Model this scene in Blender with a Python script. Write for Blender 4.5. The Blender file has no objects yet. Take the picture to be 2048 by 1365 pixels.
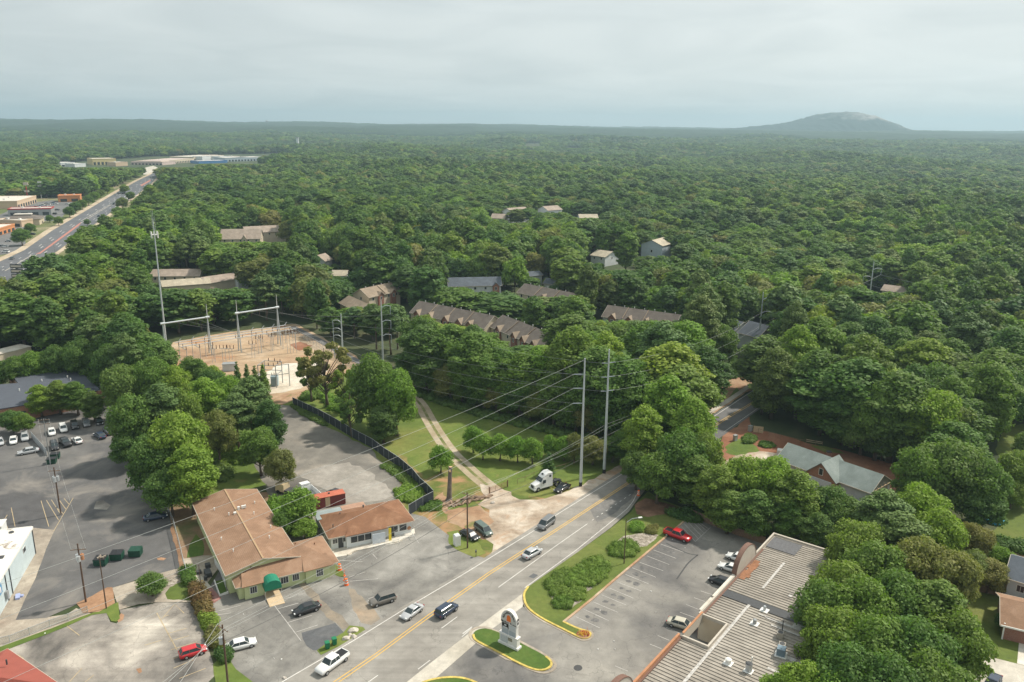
import bpy, bmesh, math, random
import numpy as np
from mathutils import Vector, Matrix
C = bpy.context.scene.collection
SC = bpy.context.scene
rad = math.radians
# ---------------------------------------------------------------- camera
H = 80.0; F = 1593.0; PIT = rad(15.05); ROL = rad(0.56)
cam_d = bpy.data.cameras.new("camera"); cam = bpy.data.objects.new("camera", cam_d); C.objects.link(cam)
cam.location = (0, 0, H)
cam.rotation_euler = (Matrix.Rotation(rad(90) - PIT, 4, 'X') @ Matrix.Rotation(ROL, 4, 'Z')).to_euler()
cam_d.sensor_width = 36.0; cam_d.lens = 36.0 * F / 2048.0
cam_d.clip_start = 1.0; cam_d.clip_end = 60000.0
SC.camera = cam
# ---------------------------------------------------------------- world and sun
SUN_EL = rad(50); SUN_AZ = math.atan2(0.88, 0.48)      # azimuth from +Y towards +X
SUNDIR = Vector((math.sin(SUN_AZ) * math.cos(SUN_EL), math.cos(SUN_AZ) * math.cos(SUN_EL), math.sin(SUN_EL)))
world = bpy.data.worlds.new("World"); SC.world = world; world.use_nodes = True
wt = world.node_tree; wn = wt.nodes; wl = wt.links; wn.clear()
wo = wn.new('ShaderNodeOutputWorld'); wb = wn.new('ShaderNodeBackground'); wl.new(wb.outputs[0], wo.inputs[0])
wb.inputs[1].default_value = 0.1
sky = wn.new('ShaderNodeTexSky'); sky.sky_type = 'NISHITA'; sky.sun_disc = False
sky.sun_elevation = SUN_EL; sky.sun_rotation = SUN_AZ; sky.air_density = 1.2; sky.dust_density = 2.5; sky.altitude = 300
geo = wn.new('ShaderNodeTexCoord'); sep = wn.new('ShaderNodeSeparateXYZ'); wl.new(geo.outputs['Generated'], sep.inputs[0])
def wmath(op, a, b, clamp=False):
    n = wn.new('ShaderNodeMath'); n.operation = op; n.use_clamp = clamp
    for i, v in enumerate((a, b)):
        if isinstance(v, (int, float)): n.inputs[i].default_value = v
        elif v is not None: wl.new(v, n.inputs[i])
    return n.outputs[0]
zz = wmath('MAXIMUM', sep.outputs[2], 0.0); zq = wmath('ADD', zz, 0.10)
cx = wmath('DIVIDE', sep.outputs[0], zq); cy = wmath('DIVIDE', sep.outputs[1], zq)
cmb = wn.new('ShaderNodeCombineXYZ'); wl.new(cx, cmb.inputs[0]); wl.new(cy, cmb.inputs[1])
n1 = wn.new('ShaderNodeTexNoise'); wl.new(cmb.outputs[0], n1.inputs[0]); n1.inputs['Scale'].default_value = 0.55
n1.inputs['Detail'].default_value = 7; n1.inputs['Roughness'].default_value = 0.55; n1.inputs['Distortion'].default_value = 0.4
ramp = wn.new('ShaderNodeValToRGB'); wl.new(n1.outputs[0], ramp.inputs[0])
ramp.color_ramp.elements[0].position = 0.30; ramp.color_ramp.elements[0].color = (0.90, 0.90, 0.90, 1)
ramp.color_ramp.elements[1].position = 0.72; ramp.color_ramp.elements[1].color = (0.97, 0.97, 0.97, 1)
# thin overcast veil, a little brighter towards the sun's side
cl = wn.new('ShaderNodeMixRGB'); cl.inputs[1].default_value = (4.7, 5.15, 5.2, 1); cl.inputs[2].default_value = (7.0, 7.3, 7.15, 1)
side = wmath('MULTIPLY_ADD', sep.outputs[0], 0.55, True); side.node.inputs[2].default_value = 0.46; side.node.use_clamp = True
n2 = wn.new('ShaderNodeTexNoise'); wl.new(cmb.outputs[0], n2.inputs[0]); n2.inputs['Scale'].default_value = 0.9
n2.inputs['Detail'].default_value = 9; n2.inputs['Distortion'].default_value = 0.8
nm = wmath('MULTIPLY_ADD', n2.outputs[0], 1.3, False); nm.node.inputs[2].default_value = -0.62
wl.new(wmath('ADD', side, nm, True), cl.inputs[0])
mx = wn.new('ShaderNodeMixRGB'); wl.new(ramp.outputs[0], mx.inputs[0]); wl.new(sky.outputs[0], mx.inputs[1]); wl.new(cl.outputs[0], mx.inputs[2])
wl.new(mx.outputs[0], wb.inputs[0])
sun_d = bpy.data.lights.new("sun", 'SUN'); sun = bpy.data.objects.new("sun", sun_d); C.objects.link(sun)
sun_d.energy = 3.9; sun_d.angle = rad(3.0); sun_d.color = (1.0, 0.93, 0.82)
sun.rotation_euler = SUNDIR.to_track_quat('Z', 'Y').to_euler(); sun.location = (200, 100, 400)
SC.view_settings.view_transform = 'Standard'; SC.view_settings.look = 'None'
SC.view_settings.exposure = 0.40; SC.view_settings.gamma = 1.0
try:
    SC.cycles.use_denoising = True; SC.cycles.denoiser = 'OPENIMAGEDENOISE'
    SC.cycles.max_bounces = 5; SC.cycles.diffuse_bounces = 3; SC.cycles.glossy_bounces = 2
    SC.cycles.transmission_bounces = 3; SC.cycles.volume_bounces = 0
    SC.cycles.use_adaptive_sampling = True; SC.cycles.adaptive_threshold = 0.015
except Exception: pass
# ---------------------------------------------------------------- pixel <-> ground
cP, sP, cR, sR = math.cos(PIT), math.sin(PIT), math.cos(ROL), math.sin(ROL)
def G(px, py, z=0.0):
    x = px - 1024; y = 682.5 - py
    xr = x * cR - y * sR; yr = x * sR + y * cR
    dy = F * cP + yr * sP; dz = -F * sP + yr * cP
    t = (z - H) / dz
    return Vector((xr * t, dy * t, z))
def PJ(X, Y, Z):
    Z = Z - H
    d = Y * cP - Z * sP; u = Y * sP + Z * cP
    xr = F * X / d; yr = F * u / d
    return 1024 + xr * cR + yr * sR, 682.5 - (-xr * sR + yr * cR)
def XY(px, py, z=0.0):
    v = G(px, py, z); return (v.x, v.y)
# ---------------------------------------------------------------- tagging
def tag(o, label=None, cat=None, group=None, kind=None):
    if label: o['label'] = label
    if cat: o['category'] = cat
    if group: o['group'] = group
    if kind: o['kind'] = kind
    return o
def empty(name, loc, rz=0.0, label=None, cat=None, group=None):
    o = bpy.data.objects.new(name, None); C.objects.link(o); o.empty_display_size = 0.5
    o.location = loc; o.rotation_euler = (0, 0, rz)
    return tag(o, label, cat, group)
KIDS = {}
def reg(o):
    if o.parent is not None: KIDS.setdefault(o.parent.name, []).append(o)
def dup(o, parent=None):
    c = o.copy(); C.objects.link(c); c.parent = parent
    reg(c)
    for k in list(KIDS.get(o.name, [])): dup(k, c)
    return c
# ---------------------------------------------------------------- mesh builder
class MB:
    def __init__(s): s.v = []; s.f = []; s.m = []
    def add(s, vs, fs, m=0):
        b = len(s.v); s.v += [tuple(v) for v in vs]; s.f += [tuple(b + i for i in f) for f in fs]; s.m += [m] * len(fs); return s
    def box(s, c, d, rz=0.0, m=0, taper=1.0, tx=None):
        # c = centre of base, d = full sizes
        cx, cy, cz = c; ca, sa = math.cos(rz), math.sin(rz); vs = []
        for k, t in ((0, 1.0), (1, taper)):
            for i, j in ((-1, -1), (1, -1), (1, 1), (-1, 1)):
                x = i * d[0] / 2 * t; y = j * d[1] / 2 * t
                vs.append((cx + x * ca - y * sa, cy + x * sa + y * ca, cz + k * d[2]))
        return s.add(vs, [(0, 3, 2, 1), (4, 5, 6, 7), (0, 1, 5, 4), (1, 2, 6, 5), (2, 3, 7, 6), (3, 0, 4, 7)], m)
    def beam(s, a, b, w, h=None, m=0):
        a = Vector(a); b = Vector(b); h = h or w; d = (b - a).normalized()
        up = Vector((0, 0, 1)) if abs(d.z) < 0.95 else Vector((1, 0, 0))
        x = d.cross(up).normalized() * w / 2; y = x.cross(d).normalized() * h / 2
        vs = [a - x - y, a + x - y, a + x + y, a - x + y, b - x - y, b + x - y, b + x + y, b - x + y]
        return s.add(vs, [(0, 1, 2, 3), (7, 6, 5, 4), (4, 5, 1, 0), (5, 6, 2, 1), (6, 7, 3, 2), (7, 4, 0, 3)], m)
    def cyl(s, a, b, r0, r1=None, n=10, m=0, caps=True):
        a = Vector(a); b = Vector(b); r1 = r0 if r1 is None else r1; d = (b - a)
        if d.length < 1e-6: return s
        d = d.normalized(); up = Vector((0, 0, 1)) if abs(d.z) < 0.95 else Vector((1, 0, 0))
        x = d.cross(up).normalized(); y = x.cross(d).normalized(); vs = []
        for c, r in ((a, r0), (b, r1)):
            for i in range(n):
                t = 2 * math.pi * i / n; vs.append(c + x * (r * math.cos(t)) + y * (r * math.sin(t)))
        fs = [(i, (i + 1) % n, n + (i + 1) % n, n + i) for i in range(n)]
        if caps: fs += [tuple(range(n - 1, -1, -1)), tuple(range(n, 2 * n))]
        return s.add(vs, fs, m)
    def tube(s, pts, r, n=6, m=0):
        pts = [Vector(p) for p in pts]; vs = []; k = len(pts)
        for q, p in enumerate(pts):
            d = (pts[min(q + 1, k - 1)] - pts[max(q - 1, 0)]).normalized()
            up = Vector((0, 0, 1)) if abs(d.z) < 0.95 else Vector((1, 0, 0))
            x = d.cross(up).normalized(); y = x.cross(d).normalized()
            rr = r[q] if isinstance(r, (list, tuple)) else r
            for i in range(n):
                t = 2 * math.pi * i / n; vs.append(p + x * (rr * math.cos(t)) + y * (rr * math.sin(t)))
        fs = [(q * n + i, q * n + (i + 1) % n, (q + 1) * n + (i + 1) % n, (q + 1) * n + i) for q in range(k - 1) for i in range(n)]
        fs += [tuple(range(n - 1, -1, -1)), tuple(range((k - 1) * n, k * n))]
        return s.add(vs, fs, m)
    def prism(s, poly, z0, z1, m=0, top=None, bottom=True):
        n = len(poly)
        A = sum(poly[i][0] * poly[(i + 1) % n][1] - poly[(i + 1) % n][0] * poly[i][1] for i in range(n))
        if A < 0: poly = poly[::-1]
        vs = [(p[0], p[1], z0) for p in poly] + [(p[0], p[1], z1) for p in poly]
        fs = [(i, (i + 1) % n, n + (i + 1) % n, n + i) for i in range(n)]
        s.add(vs, fs, m)
        s.add([(p[0], p[1], z1) for p in poly], [tuple(range(n))], m if top is None else top)
        if bottom: s.add([(p[0], p[1], z0) for p in poly], [tuple(range(n - 1, -1, -1))], m)
        return s
    def build(s, name, mats, parent=None, smooth=False, bevel=0.0):
        me = bpy.data.meshes.new(name); me.from_pydata([tuple(v) for v in s.v], [], s.f)
        mats = mats if isinstance(mats, (list, tuple)) else [mats]
        for mt in mats: me.materials.append(mt)
        if len(mats) > 1: me.polygons.foreach_set('material_index', s.m)
        if smooth: me.polygons.foreach_set('use_smooth', [True] * len(s.f))
        me.update()
        o = bpy.data.objects.new(name, me); C.objects.link(o)
        if parent is not None: o.parent = parent; reg(o)
        if bevel > 0:
            b = o.modifiers.new('b', 'BEVEL'); b.width = bevel; b.segments = 2; b.limit_method = 'ANGLE'
        return o
# ---------------------------------------------------------------- materials
MATS = {}
def newmat(name, rough=0.9, spec=0.3, metal=0.0):
    m = bpy.data.materials.new(name); m.use_nodes = True; nt = m.node_tree
    b = nt.nodes['Principled BSDF']; b.inputs['Roughness'].default_value = rough
    b.inputs['Specular IOR Level'].default_value = spec; b.inputs['Metallic'].default_value = metal
    MATS[name] = m
    return m, nt, b
def node(nt, t, **kw):
    n = nt.nodes.new(t)
    for k, v in kw.items():
        if k.startswith('i_'):
            key = k[2:].replace('_', ' ') if not k[2:].isdigit() else int(k[2:])
            if hasattr(v, 'is_linked'): nt.links.new(v, n.inputs[key])
            else: n.inputs[key].default_value = v
        else: setattr(n, k, v)
    return n
def noise(nt, vec, scale, detail=4, rough=0.55, dist=0.0):
    n = nt.nodes.new('ShaderNodeTexNoise'); nt.links.new(vec, n.inputs[0]); n.inputs['Scale'].default_value = scale
    n.inputs['Detail'].default_value = detail; n.inputs['Roughness'].default_value = rough; n.inputs['Distortion'].default_value = dist
    return n.outputs[0]
def rampn(nt, fac, stops):
    r = nt.nodes.new('ShaderNodeValToRGB'); nt.links.new(fac, r.inputs[0]); e = r.color_ramp.elements
    while len(e) > 1: e.remove(e[-1])
    for i, (p, c) in enumerate(stops):
        if i == 0: el = e[0]; el.position = p
        else: el = e.new(p)
        if isinstance(c, (int, float)): c = (c, c, c)
        el.color = (c[0], c[1], c[2], 1)
    return r.outputs[0]
def mix(nt, fac, a, b, mode='MIX'):
    n = nt.nodes.new('ShaderNodeMixRGB'); n.blend_type = mode
    for i, v in enumerate((fac, a, b)):
        if hasattr(v, 'is_linked'): nt.links.new(v, n.inputs[i])
        elif i == 0: n.inputs[0].default_value = v
        else: n.inputs[i].default_value = (v[0], v[1], v[2], 1)
    return n.outputs[0]
def mth(nt, op, a, b=0.0, clamp=False):
    n = nt.nodes.new('ShaderNodeMath'); n.operation = op; n.use_clamp = clamp
    for i, v in enumerate((a, b)):
        if hasattr(v, 'is_linked'): nt.links.new(v, n.inputs[i])
        else: n.inputs[i].default_value = v
    return n.outputs[0]
def pos(nt): return nt.nodes.new('ShaderNodeNewGeometry').outputs['Position']
def objco(nt): return nt.nodes.new('ShaderNodeTexCoord').outputs['Object']
def bump(nt, b, h, strength=0.3, dist=0.1):
    n = nt.nodes.new('ShaderNodeBump'); nt.links.new(h, n.inputs['Height']); n.inputs['Strength'].default_value = strength
    n.inputs['Distance'].default_value = dist; nt.links.new(n.outputs[0], b.inputs['Normal'])
def plain(name, col, rough=0.7, metal=0.0, spec=0.4, var=0.12, scale=3.0, coat=0.0):
    m, nt, b = newmat(name, rough, spec, metal)
    v = noise(nt, objco(nt), scale, 5, 0.6)
    c = rampn(nt, v, [(0.25, tuple(x * (1 - var) for x in col)), (0.75, tuple(min(1, x * (1 + var)) for x in col))])
    nt.links.new(c, b.inputs['Base Color'])
    if coat: b.inputs['Coat Weight'].default_value = coat; b.inputs['Coat Roughness'].default_value = 0.08
    return m
def surface(name, base, dark, light, s1=0.06, s2=0.5, s3=6.0, cracks=0.0, crack_scale=0.25, patches=None, rough=0.92, streak=None, bumpy=0.25):
    """weathered ground: broad tone, medium mottling, fine grain, optional cracks and coloured patches"""
    m, nt, b = newmat(name, rough, 0.25)
    p = pos(nt)
    a = noise(nt, p, s1, 6, 0.6, 0.6); c = rampn(nt, a, [(0.32, dark), (0.5, base), (0.68, light)])
    a2 = noise(nt, p, s2, 6, 0.65, 0.3); g2 = rampn(nt, a2, [(0.25, 0.78), (0.75, 1.18)]); c = mix(nt, 1.0, c, g2, 'MULTIPLY')
    a3 = noise(nt, p, s3, 3, 0.7); g3 = rampn(nt, a3, [(0.2, 0.85), (0.8, 1.13)]); c = mix(nt, 1.0, c, g3, 'MULTIPLY')
    for (col, sc, lo, hi) in (patches or []):
        q = noise(nt, p, sc, 7, 0.6, 0.8); f = rampn(nt, q, [(lo, 0.0), (hi, 1.0)]); c = mix(nt, f, c, col)
    if streak:
        ang, sc, amt = streak
        mp = node(nt, 'ShaderNodeMapping'); nt.links.new(p, mp.inputs[0]); mp.inputs['Rotation'].default_value = (0, 0, -ang)
        mp.inputs['Scale'].default_value = (0.02, 1.0, 1.0)
        q = noise(nt, mp.outputs[0], sc, 4, 0.6); c = mix(nt, 1.0, c, rampn(nt, q, [(0.3, 1 - amt), (0.7, 1 + amt)]), 'MULTIPLY')
    if cracks > 0:
        mp = node(nt, 'ShaderNodeVectorMath', operation='ADD'); nt.links.new(p, mp.inputs[0])
        nn = nt.nodes.new('ShaderNodeTexNoise'); nt.links.new(p, nn.inputs[0]); nn.inputs['Scale'].default_value = 0.5
        sc = node(nt, 'ShaderNodeVectorMath', operation='SCALE'); nt.links.new(nn.outputs['Color'], sc.inputs[0]); sc.inputs['Scale'].default_value = 3.0
        nt.links.new(sc.outputs[0], mp.inputs[1])
        v = nt.nodes.new('ShaderNodeTexVoronoi'); v.feature = 'DISTANCE_TO_EDGE'; nt.links.new(mp.outputs[0], v.inputs[0]); v.inputs['Scale'].default_value = crack_scale
        f = rampn(nt, v.outputs[0], [(0.0, cracks * .6), (0.008, 0.0)]); c = mix(nt, f, c, tuple(x * 0.35 for x in dark))
    nt.links.new(c, b.inputs['Base Color'])
    bump(nt, b, a3, bumpy, 0.05)
    return m

def fontmesh(name, cu):
    """lettering as a plain mesh"""
    t = bpy.data.objects.new('t', cu); C.objects.link(t); bpy.context.view_layer.update()
    me = bpy.data.meshes.new_from_object(t.evaluated_get(bpy.context.evaluated_depsgraph_get())); m_ = cu.materials[0] if len(cu.materials) else None
    C.objects.unlink(t); bpy.data.objects.remove(t); me.name = name
    if m_ and not len(me.materials): me.materials.append(m_)
    o = bpy.data.objects.new(name, me); C.objects.link(o); return o
# ---------------------------------------------------------------- ground materials
m_forest = surface("forest_floor", (0.055, 0.075, 0.03), (0.035, 0.05, 0.022), (0.10, 0.10, 0.05), 0.02, 0.2, 3.0)
m_grass = surface("grass", (0.130, 0.175, 0.036), (0.085, 0.135, 0.026), (0.20, 0.21, 0.058), 0.05, 0.6, 9.0,
                  patches=[((0.30, 0.19, 0.09), 0.07, 0.62, 0.75)], bumpy=0.6)
m_lawn = surface("mown_lawn", (0.12, 0.155, 0.034), (0.09, 0.13, 0.028), (0.165, 0.18, 0.05), 0.08, 0.9, 12.0, bumpy=0.5)
m_island = surface("island_grass", (0.080, 0.135, 0.026), (0.058, 0.11, 0.02), (0.12, 0.155, 0.036), 0.1, 1.5, 12.0, bumpy=0.6)
m_clay = surface("clay", (0.36, 0.23, 0.14), (0.25, 0.14, 0.08), (0.46, 0.35, 0.24), 0.1, 0.6, 5.0, patches=[((.15,.16,.05),.22,.56,.66)])
m_redclay = surface("red_clay", (0.27, 0.125, 0.072), (0.21, 0.09, 0.05), (0.34, 0.19, 0.12), 0.06, 0.5, 5.0)
m_sand = surface("sandy_dirt", (0.43, 0.35, 0.27), (0.27, 0.20, 0.14), (0.58, 0.51, 0.42), 0.16, 0.6, 4.0,
                 patches=[((0.38, 0.22, 0.12), 0.12, 0.55, 0.7), ((0.16, 0.13, 0.06), 0.25, 0.66, 0.74)])
m_track = surface("gravel_track", (0.40, 0.33, 0.23), (0.30, 0.24, 0.15), (0.50, 0.43, 0.33), 0.1, 0.8, 7.0)
m_yard = surface("substation_gravel", (0.42, 0.30, 0.19), (0.34, 0.21, 0.13), (0.52, 0.42, 0.31), 0.04, 0.3, 4.0,
                 patches=[((0.40, 0.20, 0.10), 0.05, 0.58, 0.7)], streak=(rad(8), 0.7, 0.12))
m_pale = surface("pale_gravel", (0.60, 0.54, 0.44), (0.50, 0.42, 0.32), (0.68, 0.63, 0.55), 0.06, 0.5, 4.0)
RDIR0 = 0.929                   # main road's heading
m_road = surface("road_asphalt", (0.275, 0.257, 0.228), (0.225, 0.208, 0.185), (0.325, 0.307, 0.275), 0.03, 0.35, 10.0, cracks=0.6, crack_scale=0.12,
                 streak=(RDIR0, 0.55, 0.16))
m_roadfar = surface("grey_asphalt", (0.15, 0.15, 0.15), (0.12, 0.12, 0.12), (0.19, 0.185, 0.18), 0.05, 0.35, 8.0)
m_black = surface("fresh_asphalt", (0.125, 0.122, 0.12), (0.088, 0.086, 0.088), (0.18, 0.172, 0.16), 0.035, 0.25, 8.0,
                  patches=[((0.24, 0.22, 0.195), 0.055, 0.52, 0.68), ((0.22, 0.20, 0.18), 0.12, 0.63, 0.78)])
m_lot = surface("worn_asphalt", (0.215, 0.205, 0.185), (0.115, 0.11, 0.105), (0.33, 0.315, 0.285), 0.07, 0.35, 7.0, cracks=0.7, crack_scale=0.16,
                patches=[((0.11, 0.105, 0.10), 0.1, 0.62, 0.8)])
m_lotw = surface("stained_concrete", (0.26, 0.235, 0.205), (0.085, 0.08, 0.075), (0.50, 0.455, 0.39), 0.075, 0.3, 6.0, cracks=0.5, crack_scale=0.1, streak=(1.15, 0.22, 0.32))
m_yardlot = surface("storage_lot", (0.20, 0.185, 0.16), (0.13, 0.12, 0.108), (0.33, 0.29, 0.24), 0.05, 0.3, 5.0, cracks=0.4, crack_scale=0.1)
m_mall = surface("mall_asphalt", (0.235, 0.222, 0.20), (0.135, 0.13, 0.125), (0.33, 0.31, 0.272), 0.055, 0.3, 8.0, cracks=0.6, crack_scale=0.12,
                 patches=[((0.115, 0.115, 0.118), 0.06, 0.58, 0.72)])
m_conc = surface("concrete", (0.50, 0.46, 0.39), (0.42, 0.38, 0.31), (0.58, 0.54, 0.47), 0.08, 0.6, 6.0)
m_concw = surface("pale_concrete", (0.62, 0.58, 0.50), (0.52, 0.46, 0.38), (0.70, 0.66, 0.60), 0.12, 0.9, 6.0)
m_concold = surface("old_concrete", (0.36, 0.31, 0.25), (0.24, 0.20, 0.16), (0.47, 0.41, 0.33), 0.12, 0.8, 6.0, cracks=0.6, crack_scale=0.3)
m_mulch = surface("mulch", (0.33, 0.19, 0.11), (0.25, 0.14, 0.08), (0.42, 0.26, 0.16), 0.2, 1.5, 9.0)
m_patch = surface("asphalt_patch", (0.115, 0.118, 0.122), (0.10, 0.10, 0.105), (0.14, 0.14, 0.14), 0.2, 1.0, 9.0)
m_stone = surface("stone_bed", (0.30, 0.26, 0.21), (0.14, 0.12, 0.09), (0.50, 0.45, 0.39), 1.6, 3.5, 9.0, bumpy=1.0)
m_brickpave = surface("brick_paving", (0.33, 0.17, 0.15), (0.24, 0.11, 0.10), (0.42, 0.27, 0.24), 1.2, 2.5, 8.0)
m_white = plain("white_line", (0.62, 0.60, 0.56), 0.8, var=0.22, scale=0.6)
m_faint = plain("faded_white_line", (0.42, 0.40, 0.37), 0.8, var=0.3, scale=0.8)
m_yel = plain("yellow_line", (0.66, 0.40, 0.07), 0.8, var=0.15, scale=0.6)
m_faintyel = plain("faded_yellow_line", (0.42, 0.33, 0.20), 0.85, var=0.3, scale=0.8)
m_yelkerb = plain("yellow_kerb_paint", (0.52, 0.40, 0.10), 0.8, var=0.4, scale=1.6)
m_pink = plain("brick_red_median", (0.42, 0.18, 0.14), 0.9, var=0.2)
m_tyremark = plain("tyre_mark", (0.07, 0.07, 0.07), 0.9)

def sheet(name, pts, z, mat, jit=0.0, step=3.0, px=True, seed=0, kind='structure', label=None, cat=None):
    """flat piece of ground with an optionally ragged outline"""
    P = [XY(*p) if px else p for p in pts]
    if jit > 0:
        rg = random.Random(seed * 7 + len(P)); Q = []
        for i in range(len(P)):
            a = P[i]; b = P[(i + 1) % len(P)]; L = math.dist(a, b); n = max(1, int(L / step))
            for k in range(n):
                t = k / n; s = jit if k else jit * 0.3
                Q.append((a[0] + (b[0] - a[0]) * t + rg.uniform(-s, s), a[1] + (b[1] - a[1]) * t + rg.uniform(-s, s)))
        P = Q
    bm = bmesh.new(); vs = [bm.verts.new((x, y, z)) for x, y in P]
    es = [bm.edges.new((vs[i], vs[(i + 1) % len(vs)])) for i in range(len(vs))]
    bmesh.ops.triangle_fill(bm, use_beauty=True, edges=es)
    for f in bm.faces:
        if f.normal.z < 0: f.normal_flip()
    me = bpy.data.meshes.new(name); bm.to_mesh(me); bm.free(); me.materials.append(mat)
    o = bpy.data.objects.new(name, me); C.objects.link(o); tag(o, label, cat, None, kind); return o
def chaikin(P, n=2, closed=False):
    for _ in range(n):
        Q = []
        rng_ = range(len(P)) if closed else range(len(P) - 1)
        if not closed: Q.append(P[0])
        for i in rng_:
            a = P[i]; b = P[(i + 1) % len(P)]
            Q.append((a[0] * .75 + b[0] * .25, a[1] * .75 + b[1] * .25)); Q.append((a[0] * .25 + b[0] * .75, a[1] * .25 + b[1] * .75))
        if not closed: Q.append(P[-1])
        P = Q
    return P
def strip_mb(mb, P, w, z, m=0, h=0.0, closed=False):
    """ribbon of width w along world points P; h>0 makes it a raised kerb"""
    n = len(P); L = []; R = []
    for i in range(n):
        a = P[(i - 1) % n] if (closed or i > 0) else P[i]; b = P[(i + 1) % n] if (closed or i < n - 1) else P[i]
        dx, dy = b[0] - a[0], b[1] - a[1]; l = math.hypot(dx, dy) or 1; nx, ny = -dy / l * w / 2, dx / l * w / 2
        L.append((P[i][0] + nx, P[i][1] + ny)); R.append((P[i][0] - nx, P[i][1] - ny))
    k = n if closed else n - 1
    for i in range(k):
        j = (i + 1) % n
        if h <= 0: mb.add([(*R[i], z), (*R[j], z), (*L[j], z), (*L[i], z)], [(0, 1, 2, 3)], m)
        else:
            t = z + h
            mb.add([(*R[i], z), (*R[j], z), (*L[j], z), (*L[i], z), (*R[i], t), (*R[j], t), (*L[j], t), (*L[i], t)],
                   [(4, 5, 6, 7), (0, 1, 5, 4), (2, 3, 7, 6), (3, 0, 4, 7), (1, 2, 6, 5)], m)
    return mb
def line(name, segs, w, mat, z):
    """painted markings: segs = list of pixel polylines"""
    mb = MB()
    for s in segs: strip_mb(mb, [XY(*p) for p in s], w, z)
    o = mb.build(name, mat); return tag(o, kind='structure')
# ---------------------------------------------------------------- terrain
def vnoise(x, y, seed=0):
    rs = np.random.RandomState(seed); T = rs.rand(64, 64)
    xi = np.floor(x).astype(int); yi = np.floor(y).astype(int); fx = x - xi; fy = y - yi
    fx = fx * fx * (3 - 2 * fx); fy = fy * fy * (3 - 2 * fy)
    a = T[xi % 64, yi % 64]; b = T[(xi + 1) % 64, yi % 64]; c = T[xi % 64, (yi + 1) % 64]; d = T[(xi + 1) % 64, (yi + 1) % 64]
    return (a * (1 - fx) + b * fx) * (1 - fy) + (c * (1 - fx) + d * fx) * fy
def terr(x, y):
    x = np.asarray(x, float); y = np.asarray(y, float); r = np.hypot(x, y)
    ang0 = np.arctan2(x, np.maximum(y, 1)); k = np.clip((r - np.where(ang0 < -0.18, 2300, 760)) / 800, 0, 1); k = k * k * (3 - 2 * k)
    h = (vnoise(x / 420 + 9, y / 420 + 5, 1) - 0.5) * 36 * k + (vnoise(x / 1500 + 3, y / 1500, 2) - 0.5) * 30 * k
    k2 = np.clip((r - 2500) / 4500, 0, 1); ang = np.arctan2(x, np.maximum(y, 1))
    ridge = 62 - 24 * np.clip((ang + 0.55) / 1.1, 0, 1) + 12
    return h * (1 - 0.35 * k2) + k2 * ridge + k2 * (vnoise(x / 900, y / 2500, 5) - 0.5) * 26
def axis(lo, hi, near, step, grow=1.07):
    a = [0.0]; s = step
    while a[-1] < hi:
        if a[-1] > near: s *= grow
        a.append(a[-1] + s)
    b = [0.0]; s = step
    while b[-1] < -lo:
        if b[-1] > near: s *= grow
        b.append(b[-1] + s)
    return np.array([-v for v in b[:0:-1]] + a)
xs = axis(-13500, 13500, 1500, 90); ys = axis(-400, 13500, 2500, 90)
XX, YY = np.meshgrid(xs, ys); ZZ = terr(XX, YY)
nx_, ny_ = len(xs), len(ys)
V = np.stack([XX.ravel(), YY.ravel(), ZZ.ravel()], 1)
idx = np.arange(nx_ * ny_).reshape(ny_, nx_)
FQ = np.stack([idx[:-1, :-1].ravel(), idx[:-1, 1:].ravel(), idx[1:, 1:].ravel(), idx[1:, :-1].ravel()], 1)
def np_mesh(name, V, Fa, mats, mi=None, smooth=False):
    me = bpy.data.meshes.new(name); me.vertices.add(len(V)); me.vertices.foreach_set('co', np.ascontiguousarray(V, dtype=np.float32).ravel())
    k = Fa.shape[1]; me.loops.add(Fa.size); me.loops.foreach_set('vertex_index', np.ascontiguousarray(Fa, dtype=np.int32).ravel())
    me.polygons.add(len(Fa)); me.polygons.foreach_set('loop_start', np.arange(0, Fa.size, k, dtype=np.int32))
    me.polygons.foreach_set('loop_total', np.full(len(Fa), k, dtype=np.int32))
    for m in mats: me.materials.append(m)
    if mi is not None: me.polygons.foreach_set('material_index', np.ascontiguousarray(mi, dtype=np.int32))
    if smooth: me.polygons.foreach_set('use_smooth', np.ones(len(Fa), dtype=bool))
    me.update(calc_edges=True); me.validate(); return me
o = bpy.data.objects.new("ground", np_mesh("ground", V, FQ, [m_forest], smooth=True)); C.objects.link(o); tag(o, kind='structure')

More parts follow.
